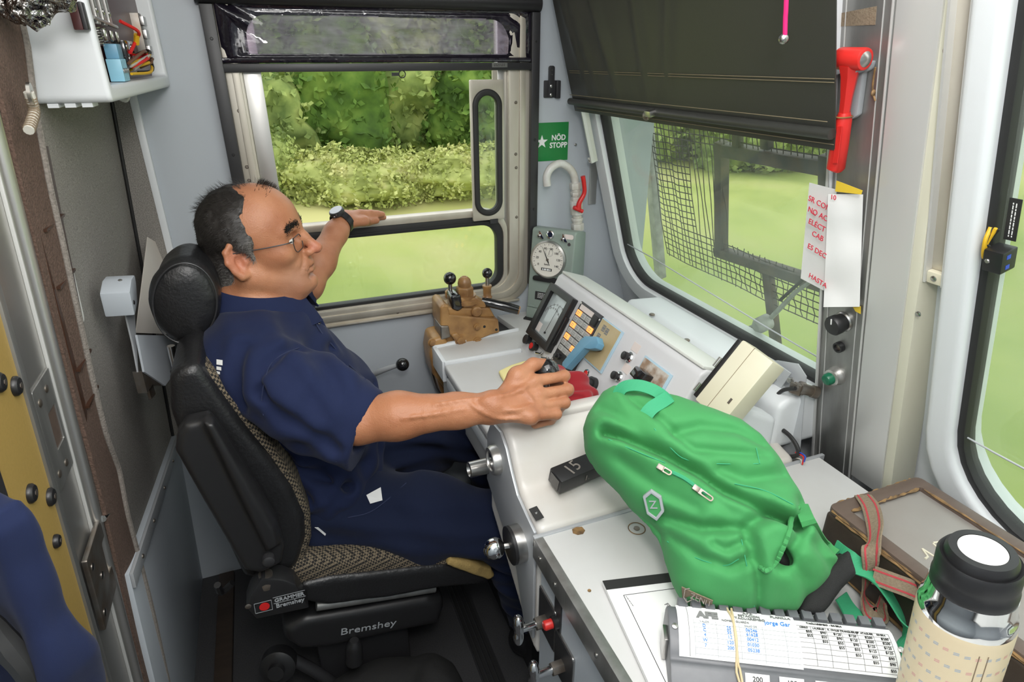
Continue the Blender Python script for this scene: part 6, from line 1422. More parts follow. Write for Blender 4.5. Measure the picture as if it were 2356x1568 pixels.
# ------------------------------------------------------------------ green backpack
bn = unit((-0.38, -0.55, 0.74)); bc0 = at(1620, 1140, Z=0.905); bu = unit(RGT-bn*(RGT@bn))
KF = Frame(bc0, bu, np.cross(bn, bu)); kp = lambda L: np.array([KF.px(x, y) for x, y in L])
outl = kp([(1342, 985), (1352, 955), (1385, 905), (1412, 890), (1445, 893), (1500, 903), (1560, 915), (1640, 945), (1700, 970), (1745, 1003), (1790, 1060), (1820, 1110), (1842, 1150), (1862, 1200), (1885, 1240), (1925, 1285), (1905, 1330), (1862, 1372), (1826, 1408), (1700, 1410), (1620, 1404), (1572, 1388), (1548, 1345), (1530, 1290), (1520, 1230), (1498, 1206), (1455, 1174), (1420, 1130), (1375, 1085), (1348, 1040)])
creases = [([(1392, 1016), (1430, 1030), (1520, 1070), (1585, 1105), (1650, 1150), (1720, 1185), (1805, 1218)], 0.022, 0.0075),
 ([(1545, 1022), (1600, 1008), (1680, 1014), (1740, 1040)], 0.010, 0.009), ([(1500, 980), (1545, 1030), (1582, 1060), (1655, 1066), (1740, 1068)], 0.006, 0.006),
 ([(1640, 1105), (1690, 1125), (1735, 1118), (1785, 1105)], 0.010, 0.010), ([(1515, 1192), (1600, 1228), (1680, 1228), (1750, 1198), (1812, 1218)], 0.016, 0.009),
 ([(1532, 1236), (1600, 1288), (1660, 1312), (1702, 1292), (1690, 1235)], 0.009, 0.007), ([(1702, 1235), (1716, 1300), (1738, 1405)], 0.009, 0.006),
 ([(1826, 1165), (1806, 1250), (1768, 1305)], 0.012, 0.008), ([(1385, 960), (1440, 1000), (1500, 1050)], 0.006, 0.009), ([(1790, 1300), (1830, 1340), (1850, 1390)], 0.008, 0.010),
 ([(1425, 1075), (1470, 1110), (1520, 1150), (1590, 1185)], 0.007, 0.009), ([(1420, 905), (1450, 945), (1500, 990)], 0.005, 0.005), ([(1600, 1150), (1660, 1195), (1720, 1210)], 0.006, 0.008), ([(1625, 1262), (1650, 1275), (1690, 1255)], 0.008, 0.006), ([(1780, 1240), (1850, 1262), (1890, 1300)], 0.007, 0.010)]
crs = [(kp(L), a, w) for L, a, w in creases]; KA = np.stack([KF.u, KF.v, KF.n], 1)
hk_ = float(KF.px(1600, 1200)[1])
def bagfn(p):
    q = (p-KF.o)@KA; a2 = poly2(q[..., :2], outl); s = np.clip(-a2/0.085, 0, 1); Tf = 0.078*np.sqrt(1-(1-s)**2); Tb = 0.065*np.sqrt(1-(1-np.clip(-a2/0.06, 0, 1))**2)
    h = q[..., 2]; d = np.where(h > 0, h-Tf, -h-Tb)*0.72
    d = np.where(a2 < 0, d, np.hypot(np.maximum(a2, 0), h)*0.8)
    return d
def bagdisp(p, d0):
    q = (p-KF.o)@KA; fr = (q[..., 2] > -0.01); d = 0
    for L, am, w in crs:
        dl = line2(q[..., :2], L); d = d+fr*(am*np.exp(-(dl/w)**2)-0.35*am*np.exp(-((dl-2.2*w)/(1.6*w))**2))*0.8
    return d+0.006*vnoise(p, 17)+0.003*vnoise(p, 42)
KB = SDF(); KB.add(bagfn, bc0, 0.36, 0.004); KB.disp(bagdisp)
KB.ell(KF.p(*KF.px(1768, 1275), 0.045), (0.012, 0.026, 0.035), Frame(KF.o, unit(KF.u*0.75+KF.v*0.65), unit(-KF.u*0.65+KF.v*0.75)), k=0.006, mode='s')
KB.cap(KF.p(*KF.px(1455, 918), 0.052), KF.p(*KF.px(1500, 912), 0.045), 0.010, 0.008, k=0.006, mode='s')
KB.plane((0, 0, 0.764), (0, 0, -1))
bp = thing('green_backpack', 'green fabric backpack slumped on the side worktop', 'backpack', V3(bc0[0], bc0[1], 0.762)); KB.mesh('bag_body', 0.0035, 'green_cloth', bp)
def hitb(x, y, lift=0.0):
    r = ray(x, y); r = r/np.linalg.norm(r); t = 0.4
    for _ in range(90):
        dd = float(KB.ev((CAM+r*t)[None])[0]); t += max(dd, 0.0003)*0.7
        if dd < 0.0003 or t > 1.8: break
    return CAM+r*(min(t, 1.5)-lift)
MB().ell if False else None
d_ = SDF(); d_.ell(KF.p(*KF.px(1768, 1275), 0.028), (0.014, 0.028, 0.02), Frame(KF.o, unit(KF.u*0.75+KF.v*0.65), unit(-KF.u*0.65+KF.v*0.75)), k=0.006); d_.mesh('pocket_shade', 0.004, 'black_print', bp)  # black fill stands in for the shade inside the pocket opening
gz = [hitb(x, y, 0.002) for x, y in [(1838, 1165), (1822, 1190), (1815, 1225), (1800, 1262), (1785, 1292), (1765, 1312), (1750, 1305)]]
gz = spline(np.array(gz), 8); MB().tube([p+0.0012*math.sin(k*2.2)*KF.n for k, p in enumerate(gz)], 0.0036, 8).build('elastic_hem', 'green_cloth', bp)
bm_ = SDF(); mp_ = kp([(1830, 1410), (1846, 1352), (1895, 1300), (1945, 1262), (1958, 1320), (1905, 1385), (1880, 1412)]); bm_.ext(mp_, KF, -0.06, 0.028, 0.012); bm_.disp(lambda p, q: 0.006*vnoise(p, 22)); bm_.plane((0, 0, 0.764), (0, 0, -1)); pl(bm_.mesh('mesh_base', 0.004, 'black_mesh', bp), 'black mesh fabric at bag bottom')
# handle loop, straps
def flat(pts): T_ = np.gradient(np.asarray(pts), axis=0); return np.cross(T_, KF.n)
L1 = [KF.pc(x, y, c) for x, y, c in [(1428, 922, 0.045), (1424, 904, 0.052), (1438, 889, 0.060), (1468, 886, 0.066), (1502, 896, 0.066), (1528, 913, 0.060), (1540, 928, 0.052)]]
MB().ribbon(L1, flat(L1), 0.019, 0.0022, 6).build('handle_loop', 'green_web', bp)
L2 = [KF.pc(x, y, c) for x, y, c in [(1540, 912, 0.064), (1522, 924, 0.072), (1500, 938, 0.076), (1486, 956, 0.074), (1484, 976, 0.064)]]
MB().ribbon(L2, flat(L2), 0.021, 0.0022, 6).build('handle_loop', 'green_web', bp)
zz = lambda x, y, z: at(x, y, Z=z)
sd_ = unit(V3(0.5, 0.85, 0.2))
MB().ribbon([zz(1918, 1262, 0.845), zz(1955, 1290, 0.85), zz(2000, 1315, 0.84), zz(2040, 1360, 0.82), zz(2078, 1430, 0.795), zz(2090, 1500, 0.78), zz(2078, 1560, 0.768), zz(2060, 1600, 0.766)], [V3(0.4, 0.7, 0.6)]*2+[V3(0.55, 0.8, 0.2)]*6, 0.030, 0.0022, 6).build('shoulder_strap', 'green_web', bp)
MB().ribbon([zz(1935, 1370, 0.79), zz(1960, 1410, 0.775), zz(2000, 1450, 0.7655), zz(2040, 1500, 0.765), zz(2075, 1540, 0.765)], (0.75, 0.55, 0.1), 0.034, 0.0022, 6).build('shoulder_strap', 'green_web', bp)
MB().ribbon([hitb(1842, 1160, 0.004), hitb(1862, 1205, 0.004), zz(1890, 1248, 0.86), zz(1922, 1275, 0.85)], KF.u, 0.02, 0.003, 6).build('strap_pad', 'green_cloth', bp)
# zip, pulls, badge, tag
for L in ([(1505, 985), (1545, 1032), (1580, 1057), (1650, 1066), (1745, 1066)], [(1706, 1240), (1718, 1300), (1736, 1395)], [(1690, 1112), (1760, 1128), (1825, 1160)], [(1400, 1010), (1470, 1040), (1530, 1064)], [(1535, 1245), (1600, 1282), (1665, 1300), (1700, 1285)], [(1740, 1030), (1748, 1066)]):
    MB().tube([hitb(x, y, 0.0004) for x, y in L], 0.0008, 5, smooth=4).build('seam', 'green_web', bp)
MB().tube([hitb(x, y, 0.001) for x, y in [(1545, 1085), (1575, 1100), (1600, 1118), (1625, 1135)]], 0.003, 6, smooth=4).build('zip_teeth', 'green_web', bp)
for (x0, y0), (x1, y1) in (((1518, 1074), (1545, 1090)), ((1600, 1122), (1640, 1150))):
    p0, p1 = hitb(x0, y0, 0.004), hitb(x1, y1, 0.006); u_ = unit(p1-p0); v_ = unit(np.cross(KF.n, u_)); L = np.linalg.norm(p1-p0)
    g = Frame(p0, u_, v_); zp = MB().ring(rrect(0, L, -0.004, 0.004, 0.0035, 4), rrect(L*0.35, L-0.002, -0.0022, 0.0022, 0.002, 4), g, 0, 0.0015).build('zip_pull', 'dull_steel', bp); MB().box(-0.004, 0.006, -0.004, 0.004, -0.002, 0.003, g).build('zip_slider', 'dull_steel', zp, bevel=0.001)
q0_ = hitb(1503, 1160); g = Frame(q0_+KF.n*0.003, hitb(1522, 1160)-q0_, hitb(1503, 1140)-q0_); hx = [(0.0, 0.024), (0.0135, 0.013), (0.0145, -0.010), (0.002, -0.025), (-0.011, -0.014), (-0.013, 0.014)]
bd = MB().ring(hx, [(a*0.72, b*0.78) for a, b in hx], g, -0.002, 0.004).build('hex_badge', 'hammer_grey', bp, bevel=0.0008); MB().prism([(a*0.75, b*0.8) for a, b in hx], g, -0.003, 0.002).build('badge_inlay', 'green_cloth', bd)
text('badge_mark', 'Z', g.at(0, 0, 0.002), 0.018, 'hammer_grey', bd)
tc_ = [hitb(x, y, 0.006) for x, y in [(1568, 1350), (1602, 1366), (1640, 1382), (1636, 1400), (1598, 1392), (1570, 1375)]]
tg = MB().add(tc_, [tuple(range(6))]).build('fabric_tag', 'webbing', bp, solid=0.0015, smooth=False)
text('tag_print', 'ZENIT', Frame(hitb(1612, 1380, 0.0085), unit(tc_[2]-tc_[1]), KF.v), 0.011, 'felt_edge', tg); 
g = Frame(hitb(1583, 1368, 0.0085), unit(tc_[2]-tc_[1]), KF.v); MB().ring([(a*0.5, b*0.42) for a, b in hx], [(a*0.42, b*0.35) for a, b in hx], g, 0, 0.0006).build('tag_hexagon', 'felt_edge', tg)

# ------------------------------------------------------------------ handheld under the bag, notepad
hh = thing('handheld_terminal', 'black handheld set with scratched number 15 sticking out under backpack', 'device', at(1300, 1130, Z=0.79))
o = at(1276, 1093, Z=0.832); u_ = unit(V3(1.0, -0.02, 0.0)); ff = Frame(at(1274, 1086, Z=0.833), V3(0.985, 0.17, 0.02), V3(-0.17, 0.96, 0.22))
MB().box(0.0, 0.16, -0.026, 0.012, -0.034, 0.0, ff).build('case', 'black_plastic', hh, bevel=0.003)
MB().box(-0.001, 0.003, -0.02, 0.006, -0.03, -0.004, ff).build('end_cap', 'gloss_black', hh)
text('scratched_number', '15', Frame(ff.p(0.038, -0.007, 0.0), -ff.v*0+ff.u*0.8+ff.v*0.25, ff.v), 0.034, 'felt_edge', hh)
text('scratched_number', '1.', Frame(ff.p(0.06, -0.0265, -0.017), ff.u, ff.n), 0.018, 'felt_edge', hh)
npd = thing('notepad', 'white form pad with black top binding on worktop', 'notepad', at(1450, 1450, Z=0.762))
A0, A1, A2 = at(1386, 1336, Z=0.770), at(1545, 1317, Z=0.770), at(1492, 1568, Z=0.770); g = Frame(A0, A1-A0, A0-A2); wv = -0.42
lean = float((A2-A0)@g.u/((A2-A0)@g.v))
def npp(a, b): return (a+lean*b, b)
MB().prism([npp(0, 0), npp(0.21, 0), npp(0.21, -0.29), npp(0, -0.29)], g, -0.0075, 0.0).build('sheets', 'paper', npd, smooth=False)
MB().prism([npp(0, 0), npp(0.21, 0), npp(0.21, -0.018), npp(0, -0.018)], g, 0.0, 0.0008).build('binding', 'black_print', npd, smooth=False)
for p0, p1 in ((npp(0.022, -0.032), npp(0.19, -0.030)), (npp(0.022, -0.032), npp(0.022, -0.27))): MB().tube([g.p(*p0, 0.0003), g.p(*p1, 0.0003)], 0.0005, 4).build('printed_line', 'black_print', npd)
text('printed_word', 'FECHA A', Frame(g.p(*npp(0.083, -0.075)), g.u*0.35-g.v, g.u+g.v*0.35), 0.0095, 'grey_print', npd)
bars('printed_code', Frame(g.p(*npp(0.027, -0.045), 0.0002), g.u*0.25-g.v, g.u+g.v*0.25), 0.022, 1, 0.003, npd)

# ------------------------------------------------------------------ ticket holder
TH = Frame((0.430, 0.4985, 0.762), (0.875, -0.484, 0), (0.484, 0.875, 0))
tk = thing('ticket_holder', 'grey conductor ticket holder with fare table and paper slip', 'ticket holder', TH.p(0.14, -0.06))
LEN = 0.292
arch = [(0.004, 0.0), (0.004, 0.050), (-0.004, 0.062), (-0.020, 0.066), (-0.036, 0.065), (-0.052, 0.061), (-0.066, 0.054), (-0.078, 0.045), (-0.084, 0.040), (-0.090, 0.041), (-0.096, 0.039), (-0.105, 0.033), (-0.135, 0.026), (-0.135, 0.0)]
BS = 0.84
ab = np.array([p[0] for p in arch]); ac = np.array([p[1] for p in arch])
EF = Frame(TH.o, TH.v, TH.n)  # normal = v x n = u
MB().prism([(b*BS, c) for b, c in arch], EF, 0.0, LEN).build('case', 'holder_grey', tk, bevel=0.003)
def ah(b): return float(np.interp(-b, -ab[2:12], ac[2:12]))
def ap(a, b, lift=0.0006):
    t = (ah(b+0.003)-ah(b-0.003))/0.006; n = unit(-t*TH.v+TH.n); return TH.p(a, b*BS, ah(b))+n*lift
def afr(a, b, lift=0.001):
    t = (ah(b+0.003)-ah(b-0.003))/0.006; vv = unit(TH.v+t*TH.n); return Frame(ap(a, b, lift), TH.u, vv)
def sheet(a0, a1, b0, b1, lift, name, m): return MB().grid(np.array([[ap(a0+(a1-a0)*s, b0+(b1-b0)*t, lift) for s in np.linspace(0, 1, 8)] for t in np.linspace(0, 1, 16)])).build(name, m, tk, angle=60)
sheet(0.10, 0.290, -0.010, -0.078, 0.0006, 'fare_table', 'paper'); sheet(0.012, 0.168, -0.003, -0.080, 0.0016, 'paper_slip', 'white_print')
def aline(a0, b0, a1, b1, lift, m, r=0.00035, name='ruled_line'): MB().tube([ap(a0+(a1-a0)*t, b0+(b1-b0)*t, lift) for t in np.linspace(0, 1, 10)], r, 4).build(name, m, tk)
cols = [0.168, 0.186, 0.205, 0.224, 0.244, 0.264, 0.284]
for a in cols: aline(a, -0.022, a, -0.075, 0.0009, 'grey_print')
for k in range(9): aline(0.168, -0.022-k*0.0066, 0.284, -0.022-k*0.0066, 0.0009, 'grey_print')
fares = [['$55', '$90', '$120', '$120', '$200', '$200'], ['$55', '$55', '$90', '$120', '$200', '$200'], ['', '$55', '$55', '$90', '$125', '$125'], ['', '', '$55', '$55', '$125', '$125'], ['', '', '', '$55', '$55', '$90'], ['', '', '', '', '$55', '$90'], ['', '', '', '', '', '$55']]
for r, row in enumerate(fares):
    for c, s in enumerate(row):
        if s: text('fare', s, afr(cols[c]+0.0175, -0.0318-r*0.0066, 0.0009), 0.0047, 'black_print', tk, align='RIGHT')
for c, s in enumerate(['CERRO', 'LAURELES', 'R. CIVILES', 'TRANQUERAS', 'P. ATAQUES', 'RIVERA']): text('station_name', s, afr((cols[c]+cols[c+1])/2, -0.0252, 0.0009), 0.0034, 'black_print', tk)
text('table_heading', 'TACUAREMBO - RIVERA', afr(0.205, -0.0165, 0.0009), 0.0042, 'black_print', tk)
text('company_name', 'AFE', afr(0.052, -0.0225, 0.0018), 0.0135, 'grey_print', tk, sx=1.25, bold=0.0008); text('stamp', 'A.F.E.\nESTACION\nTACUAREMBO', afr(0.108, -0.016, 0.0018), 0.006, 'grey_print', tk); text('form_title', 'PLANILLA', afr(0.150, -0.0115, 0.0018), 0.006, 'grey_print', tk)
text('form_line', 'NOMBRE GUARDA', afr(0.088, -0.0285, 0.0018), 0.0042, 'grey_print', tk); text('handwritten_name', 'jorge Gar', afr(0.143, -0.0245, 0.0018), 0.0085, 'blue_ink', tk)
for a in (0.033, 0.062, 0.092, 0.122, 0.150): aline(a, -0.032, a, -0.078, 0.0019, 'hammer_grey', 0.00025)
for k in range(7): aline(0.033, -0.037-k*0.0064, 0.166, -0.037-k*0.0064, 0.0019, 'hammer_grey', 0.00025)
aline(0.026, -0.005, 0.026, -0.079, 0.0019, 'grey_print')
for k, (l, s, m) in enumerate((('D', '25', '06246'), ('C', '55', '61628'), ('4', '12', '00412'), ('W', '120', '01030'), ('7', '200', '05238'))):
    for a, w in ((0.046, l), (0.078, s), (0.107, m)): text('handwriting', w, afr(a, -0.0405-k*0.0064, 0.0018), 0.0060, 'blue_ink', tk)
text('form_word', 'VALOR', afr(0.047, -0.0345, 0.0018), 0.0038, 'hammer_grey', tk); text('form_word', 'SALIO DE', afr(0.107, -0.0345, 0.0018), 0.0038, 'hammer_grey', tk)
for k in range(15): MB().box(0.016+k*0.0185, 0.029+k*0.0185, -0.004, 0.010, 0.054, 0.066, TH).build('comb_tooth', 'holder_grey', tk, bevel=0.001)
for a in (0.0075, 0.293): MB().lathe([(0.004, 0), (0.004, 0.002), (0, 0.003)], ap(a, -0.045, 0.0), afr(a, -0.045).n, 12).build('rivet', 'steel', tk)
MB().box(-0.006, 0.0, -0.05, -0.025, 0.012, 0.05, TH).build('side_clip', 'steel', tk, bevel=0.001)
for a, s in ((0.108, '200'), (0.150, '125'), (0.194, '120'), (0.236, '90'), (0.275, '55')):
    g = Frame(TH.p(a, -0.101*BS, 0.038), TH.u, TH.v*0.75+TH.n*0.65); q = MB().box(-0.015, 0.015, -0.0055, 0.0065, 0.0, 0.001, g).build('fare_tab', 'paper', tk, smooth=False); text('tab_number', s, g.at(0, 0, 0.001), 0.0085, 'black_print', q)
    g2 = Frame(TH.p(a, -0.124*BS, 0.0290), TH.u, TH.v+TH.n*0.2); q = MB().box(-0.014, 0.014, -0.008, 0.006, 0, 0.001, g2).build('ticket_edge', 'paper', tk, smooth=False); text('ticket_number', '05241', g2.at(0, 0, 0.001), 0.009, 'grey_print', q) if s == '200' else bars('ticket_print', g2.at(0, 0, 0.001), 0.02, 1, 0.006, q, 'blue_ink')
rbd = thing('rubber_band', 'tan rubber band stretched around ticket holder', 'rubber band', TH.p(0.088, -0.05))
for o_, s_ in ((0.0, 0.004), (0.006, -0.003)): MB().tube([ap(0.082+o_+s_*math.sin(3*t), 0.0-0.095*t, 0.003) for t in np.linspace(0, 1, 20)]+[TH.p(0.090, -0.138*BS, 0.028), TH.p(0.090, -0.140*BS, 0.005)], 0.0016, 6).build('band', 'band_tan', rbd)

# ------------------------------------------------------------------ wooden box with strap
wx = thing('wooden_box', 'dark worn wooden box with recessed lid numbered 17 on worktop', 'box', (0.86, 0.3, 0.762))
BX0, BX1, BY0, BY1, BZ0, BZ1 = 0.757, 0.962, 0.02, 0.537, 0.762, 0.868
MB().box(BX0, BX1, BY0, BY1, BZ0, BZ1-0.012).build('body', 'wood_dark', wx, bevel=0.008, seg=3)
MB().ring(rrect(BX0, BX1, BY0, BY1, 0.012, 4), rrect(BX0+0.024, BX1-0.024, BY0+0.024, BY1-0.024, 0.002, 4), XY, BZ1-0.013, BZ1).build('lid_rim', 'wood_rim', wx, bevel=0.004)
MB().box(BX0+0.02, BX1-0.02, BY0+0.02, BY1-0.02, BZ1-0.014, BZ1-0.0085).build('lid_panel', 'slate', wx)
rn = random.Random(11)
for e0, e1 in (((BX0+0.001, BY1-0.01, BZ1-0.006), (BX0+0.001, BY0+0.2, BZ1-0.006)), ((BX0+0.02, BY1-0.001, BZ1-0.003), (BX1-0.02, BY1-0.001, BZ1-0.003)), ((BX0, BY1-0.02, BZ1-0.010), (BX0, BY0+0.1, BZ1-0.010)), ((BX0+0.025, BY1-0.0245, BZ1-0.002), (BX1-0.03, BY1-0.0245, BZ1-0.002)), ((BX1-0.0245, BY1-0.03, BZ1-0.001), (BX1-0.0245, BY0+0.05, BZ1-0.001)), ((BX0, BY1-0.01, BZ0+0.005), (BX0, BY0, BZ0+0.005))):
    n = 26; MB().tube([V3(*e0)+(V3(*e1)-V3(*e0))*k/n+V3(rn.uniform(-1, 1), rn.uniform(-1, 1), rn.uniform(-1, 1))*0.0007 for k in range(n+1)], [rn.uniform(0.0006, 0.0034) for k in range(n+1)], 6).build('worn_edge', 'wood_worn', wx)
zl = BZ1-0.0082
for st_ in ([(2122, 1262), (2135, 1280), (2128, 1285)], [(2122, 1262), (2150, 1280), (2170, 1296)], [(2147, 1248), (2170, 1245)], [(2147, 1250), (2160, 1262), (2185, 1278)]):
    MB().tube([at(x, y, Z=zl) for x, y in st_], 0.0017, 5).build('chalk_stroke', 'chalk', wx)
ws_ = thing('canvas_strap', 'brown canvas strap with red stripes looped over wooden box', 'strap', at(2000, 1400, Z=0.80))
P = [at(1985, 1139, Z=0.871), at(2003, 1165, Z=0.880), at(2013, 1205, Z=0.884), at(2012, 1240, Z=0.880), at(2003, 1270, Z=0.870), at(2003, 1300, Z=0.850), at(1995, 1340, Z=0.815), at(1985, 1370, Z=0.79), at(2000, 1405, Z=0.775), at(2025, 1415, Z=0.775), at(2032, 1380, Z=0.80)]
S_ = [V3(0.9, -0.2, 0.1), V3(0.85, -0.3, 0.3), V3(0.5, -0.5, 0.7), V3(0.35, -0.3, 0.8), V3(0.8, -0.3, 0.4), V3(0.9, -0.2, 0.2), V3(0.85, 0.2, 0.1), V3(0.7, 0.5, 0.1), V3(0.3, 0.7, 0.5), V3(0.1, 0.6, 0.8), V3(0.3, 0.5, 0.8)]
MB().ribbon(P, S_, 0.025, 0.0022, 6).build('strap_band', 'webbing', ws_)
for o_ in (-0.0075, 0.0075):
    PP = spline(np.array(P), 6); SS = spline(np.array(S_), 6); SS /= np.linalg.norm(SS, axis=1)[:, None]; T_ = np.gradient(PP, axis=0); T_ /= np.linalg.norm(T_, axis=1)[:, None]; SS = SS-T_*(np.sum(SS*T_, 1))[:, None]; SS /= np.linalg.norm(SS, axis=1)[:, None]
    MB().ribbon(PP+SS*o_, SS, 0.0026, 0.0034).build('red_stripe', 'webbing_red', ws_)
P2 = [at(2010, 1322, Z=0.84), at(2050, 1337, Z=0.845), at(2090, 1352, Z=0.845), at(2140, 1375, Z=0.835), at(2220, 1410, Z=0.81), at(2330, 1490, Z=0.80), at(2380, 1520, Z=0.80)]
MB().ribbon(P2, (0.35, 0.55, 0.75), 0.026, 0.0022, 6).build('strap_band', 'webbing', ws_)
for o_ in (-0.0078, 0.0078): MB().ribbon(np.array(P2)+unit((0.35, 0.55, 0.75))*o_, (0.35, 0.55, 0.75), 0.0026, 0.0034, 6).build('red_stripe', 'webbing_red', ws_)

# ------------------------------------------------------------------ thermos flask
tp0 = at(2262, 1262, Z=1.083); axd = unit(V3(0, 0, 1)-0.11*RGT); Hh = (1.083-0.763)/axd[2]; tb0 = tp0-axd*Hh
tf = thing('thermos_flask', 'cream thermos flask with tiny dashes and black screw cap', 'flask', tb0)
k = Hh
MB().lathe([(0.040, 0), (0.0435, 0.004), (0.0435, k-0.088), (0.0428, k-0.083)], tb0, axd, 64).build('body', 'flask_cream', tf)
MB().lathe([(0.0426, k-0.085), (0.0432, k-0.079), (0.0415, k-0.072), (0.0395, k-0.068), (0.0385, k-0.058), (0.0375, k-0.048)], tb0, axd, 64).build('neck_ring', 'chrome', tf)
MB().lathe([(0.0365, k-0.056), (0.0372, k-0.048), (0.0372, k-0.040), (0.0362, k-0.038), (0.0362, k-0.030), (0.0362, k-0.014), (0.034, k-0.010), (0.031, k-0.012), (0.0305, k-0.006), (0.028, k-0.001), (0.021, k-0.0005), (0.021, k-0.003), (0, k-0.003)], tb0, axd, 64).build('cap', 'black_plastic', tf)
MB().lathe([(0.0205, k-0.003), (0.0205, k-0.001), (0, k-0.0008)], tb0, axd, 48).build('cap_disc', 'white_plastic', tf)
e1 = unit(np.cross(axd, FWD)); e2 = np.cross(axd, e1)
def cylp(th, h, r=0.0437): return tb0+axd*h+r*(math.cos(th)*e1+math.sin(th)*e2)
mbl, mpk = MB(), MB()
for i in range(30):
    for j in range(9):
        th = 2*math.pi*(i+0.5*(j % 2))/30; h = k-0.104-j*0.0215
        mm = mbl if (i+j) % 3 else mpk
        for dv_ in (-0.0011, 0.0011): mm.add([cylp(th-0.055, h+dv_-0.0006), cylp(th+0.055, h+dv_-0.0006+0.001), cylp(th+0.055, h+dv_+0.0006+0.001), cylp(th-0.055, h+dv_+0.0006)], [(0, 1, 2, 3)])
o = mbl.build('blue_dashes', 'flask_blue', tf, smooth=False); o['kind'] = 'stuff'; o = mpk.build('pink_dashes', 'flask_pink', tf, smooth=False); o['kind'] = 'stuff'
vt = math.atan2(float(-ray(2150, 1500)@e2), float(-ray(2150, 1500)@e1))
for dth in (-0.62, -0.44): MB().tube([cylp(vt-dth, h, 0.0434) for h in np.linspace(0.0, k-0.098, 10)], 0.0006, 5).build('seam', 'seam_brown', tf)
MB().add([cylp(vt+d, h) for d, h in ((-0.12, k-0.185), (0.02, k-0.195), (0.10, k-0.215), (-0.02, k-0.205))], [(0, 1, 2, 3)]).build('torn_mark', 'black_print', tf, smooth=False)

# ------------------------------------------------------------------ hammer, note, cream device, cables
ho = thing('hammer_holder', 'grey plastic hammer holder clipped on the centre post', 'holder', PF.p(*PF.px(1975, 260), 0.0))
f = PF
pp_ = [f.px(x, y) for x, y in [(1975, 140), (2018, 138), (2012, 158), (1998, 165), (1985, 262), (1975, 270), (1958, 268), (1952, 262)]]
MB().prism(pp_, f, 0.0, 0.012).build('back_plate', 'hammer_grey', ho, bevel=0.003)
MB().prism([f.px(x, y) for x, y in [(1983, 135), (2018, 130), (2020, 142), (2006, 160), (1984, 158)]], f, 0.008, 0.034).build('clip', 'hammer_grey', ho, bevel=0.004)
MB().prism([f.px(x, y) for x, y in [(1924, 135), (1934, 135), (1936, 158), (1944, 166), (1938, 168), (1926, 155)]], f, 0.0, 0.03).build('clip', 'hammer_grey', ho, bevel=0.003)
ha = thing('emergency_hammer', 'red emergency hammer hanging in grey holder on the post', 'hammer', f.p(*f.px(1925, 390), 0.03))
hq = lambda x, y, c=0.03: on(x, y, f.n, f.n@f.p(0, 0, c))
MB().cyl(hq(1931, 134), hq(1992, 136), 0.0155, n=24).build('hammer_head', 'red_plastic', ha, bevel=0.003)
MB().cyl(hq(1992, 136), hq(1998, 136), 0.011, 0.004, 16).build('hammer_tip', 'steel', ha)
MB().tube([hq(1958, 148), hq(1955, 175), hq(1948, 225), hq(1943, 262)], [0.0165, 0.0125, 0.009, 0.008], 6).build('hammer_shaft', 'red_plastic', ha)
MB().tube([hq(1943, 258), hq(1941, 275), hq(1932, 330), hq(1923, 386), hq(1922, 388)], [0.0085, 0.012, 0.0135, 0.0138, 0.011], 20).build('hammer_grip', 'red_plastic', ha)
for k_ in range(4):
    s0, s1 = hq(1934-3*k_+3, 290, 0.043), hq(1918-3*k_+8, 375, 0.0445); MB().tube([s0, s1], 0.0012, 6).build('grip_rib', 'red_plastic', ha)
MB().tube([hq(1942, 268)+0.0125*V3(math.cos(t), math.sin(t)*0.9, 0.1*math.cos(t)) for t in np.linspace(0, 6.28, 16)], 0.0012, 5).build('seal_wire', 'ochre_paint', ha)
MB().tube([hq(2014, 155, 0.01), hq(2010, 180, 0.008), hq(2008, 210, 0.006), hq(2014, 232, 0.005)], 0.0014, 6, smooth=4).build('seal_string', 'wood_worn', ha); MB().ball(hq(2009, 214, 0.006), (0.004, 0.003, 0.005), 10).build('string_knot', 'wood_worn', ha)
nt_ = thing('handwritten_note', 'crumpled white note with red handwriting taped to the post', 'note', f.p(*f.px(1930, 700), 0.01))
def sheetpx(q4, n, c0, amp, seed, name, m, par):
    (x0, y0), (x1, y1), (x2, y2), (x3, y3) = q4; P = np.zeros((n, n, 3))   # TL TR BR BL
    for i in range(n):
        for j in range(n):
            s, t = j/(n-1), i/(n-1); x = (x0*(1-s)+x1*s)*(1-t)+(x3*(1-s)+x2*s)*t; y = (y0*(1-s)+y1*s)*(1-t)+(y3*(1-s)+y2*s)*t
            c = c0(s, t) if callable(c0) else c0
            P[i, j] = on(x, y, f.n, f.n@f.p(0, 0, c+amp*float(vnoise(np.array([[x/60.0+seed, y/60.0, 0.5]]), 1.0)[0])))
    return MB().grid(P).build(name, m, par, solid=0.0006, angle=35)
sheetpx([(1862, 420), (1925, 436), (1895, 668), (1842, 640)], 14, lambda s, t: 0.010+0.004*s, 0.016, 1.3, 'note_sheet', 'paper', nt_)
sheetpx([(1906, 446), (1986, 447), (1978, 705), (1895, 706)], 14, lambda s, t: 0.022-0.014*s, 0.014, 4.1, 'note_sheet', 'paper', nt_)
for x, y, s in ((1886, 468, 'SR CON'), (1882, 492, 'NO AC'), (1880, 518, 'ELÉCT'), (1882, 543, 'CAB'), (1880, 577, 'ES DEC'), (1882, 645, 'HASTA')):
    g = Frame(on(x, y, f.n, f.n@f.p(0, 0, 0.022)), f.u-f.v*0.22, f.v+f.u*0.1); text('note_line', s, g, 0.0145, 'red_ink', nt_, sx=0.95)
g = Frame(on(1918, 454, f.n, f.n@f.p(0, 0, 0.032)), f.u, f.v); text('note_line', '10', g, 0.012, 'red_ink', nt_)
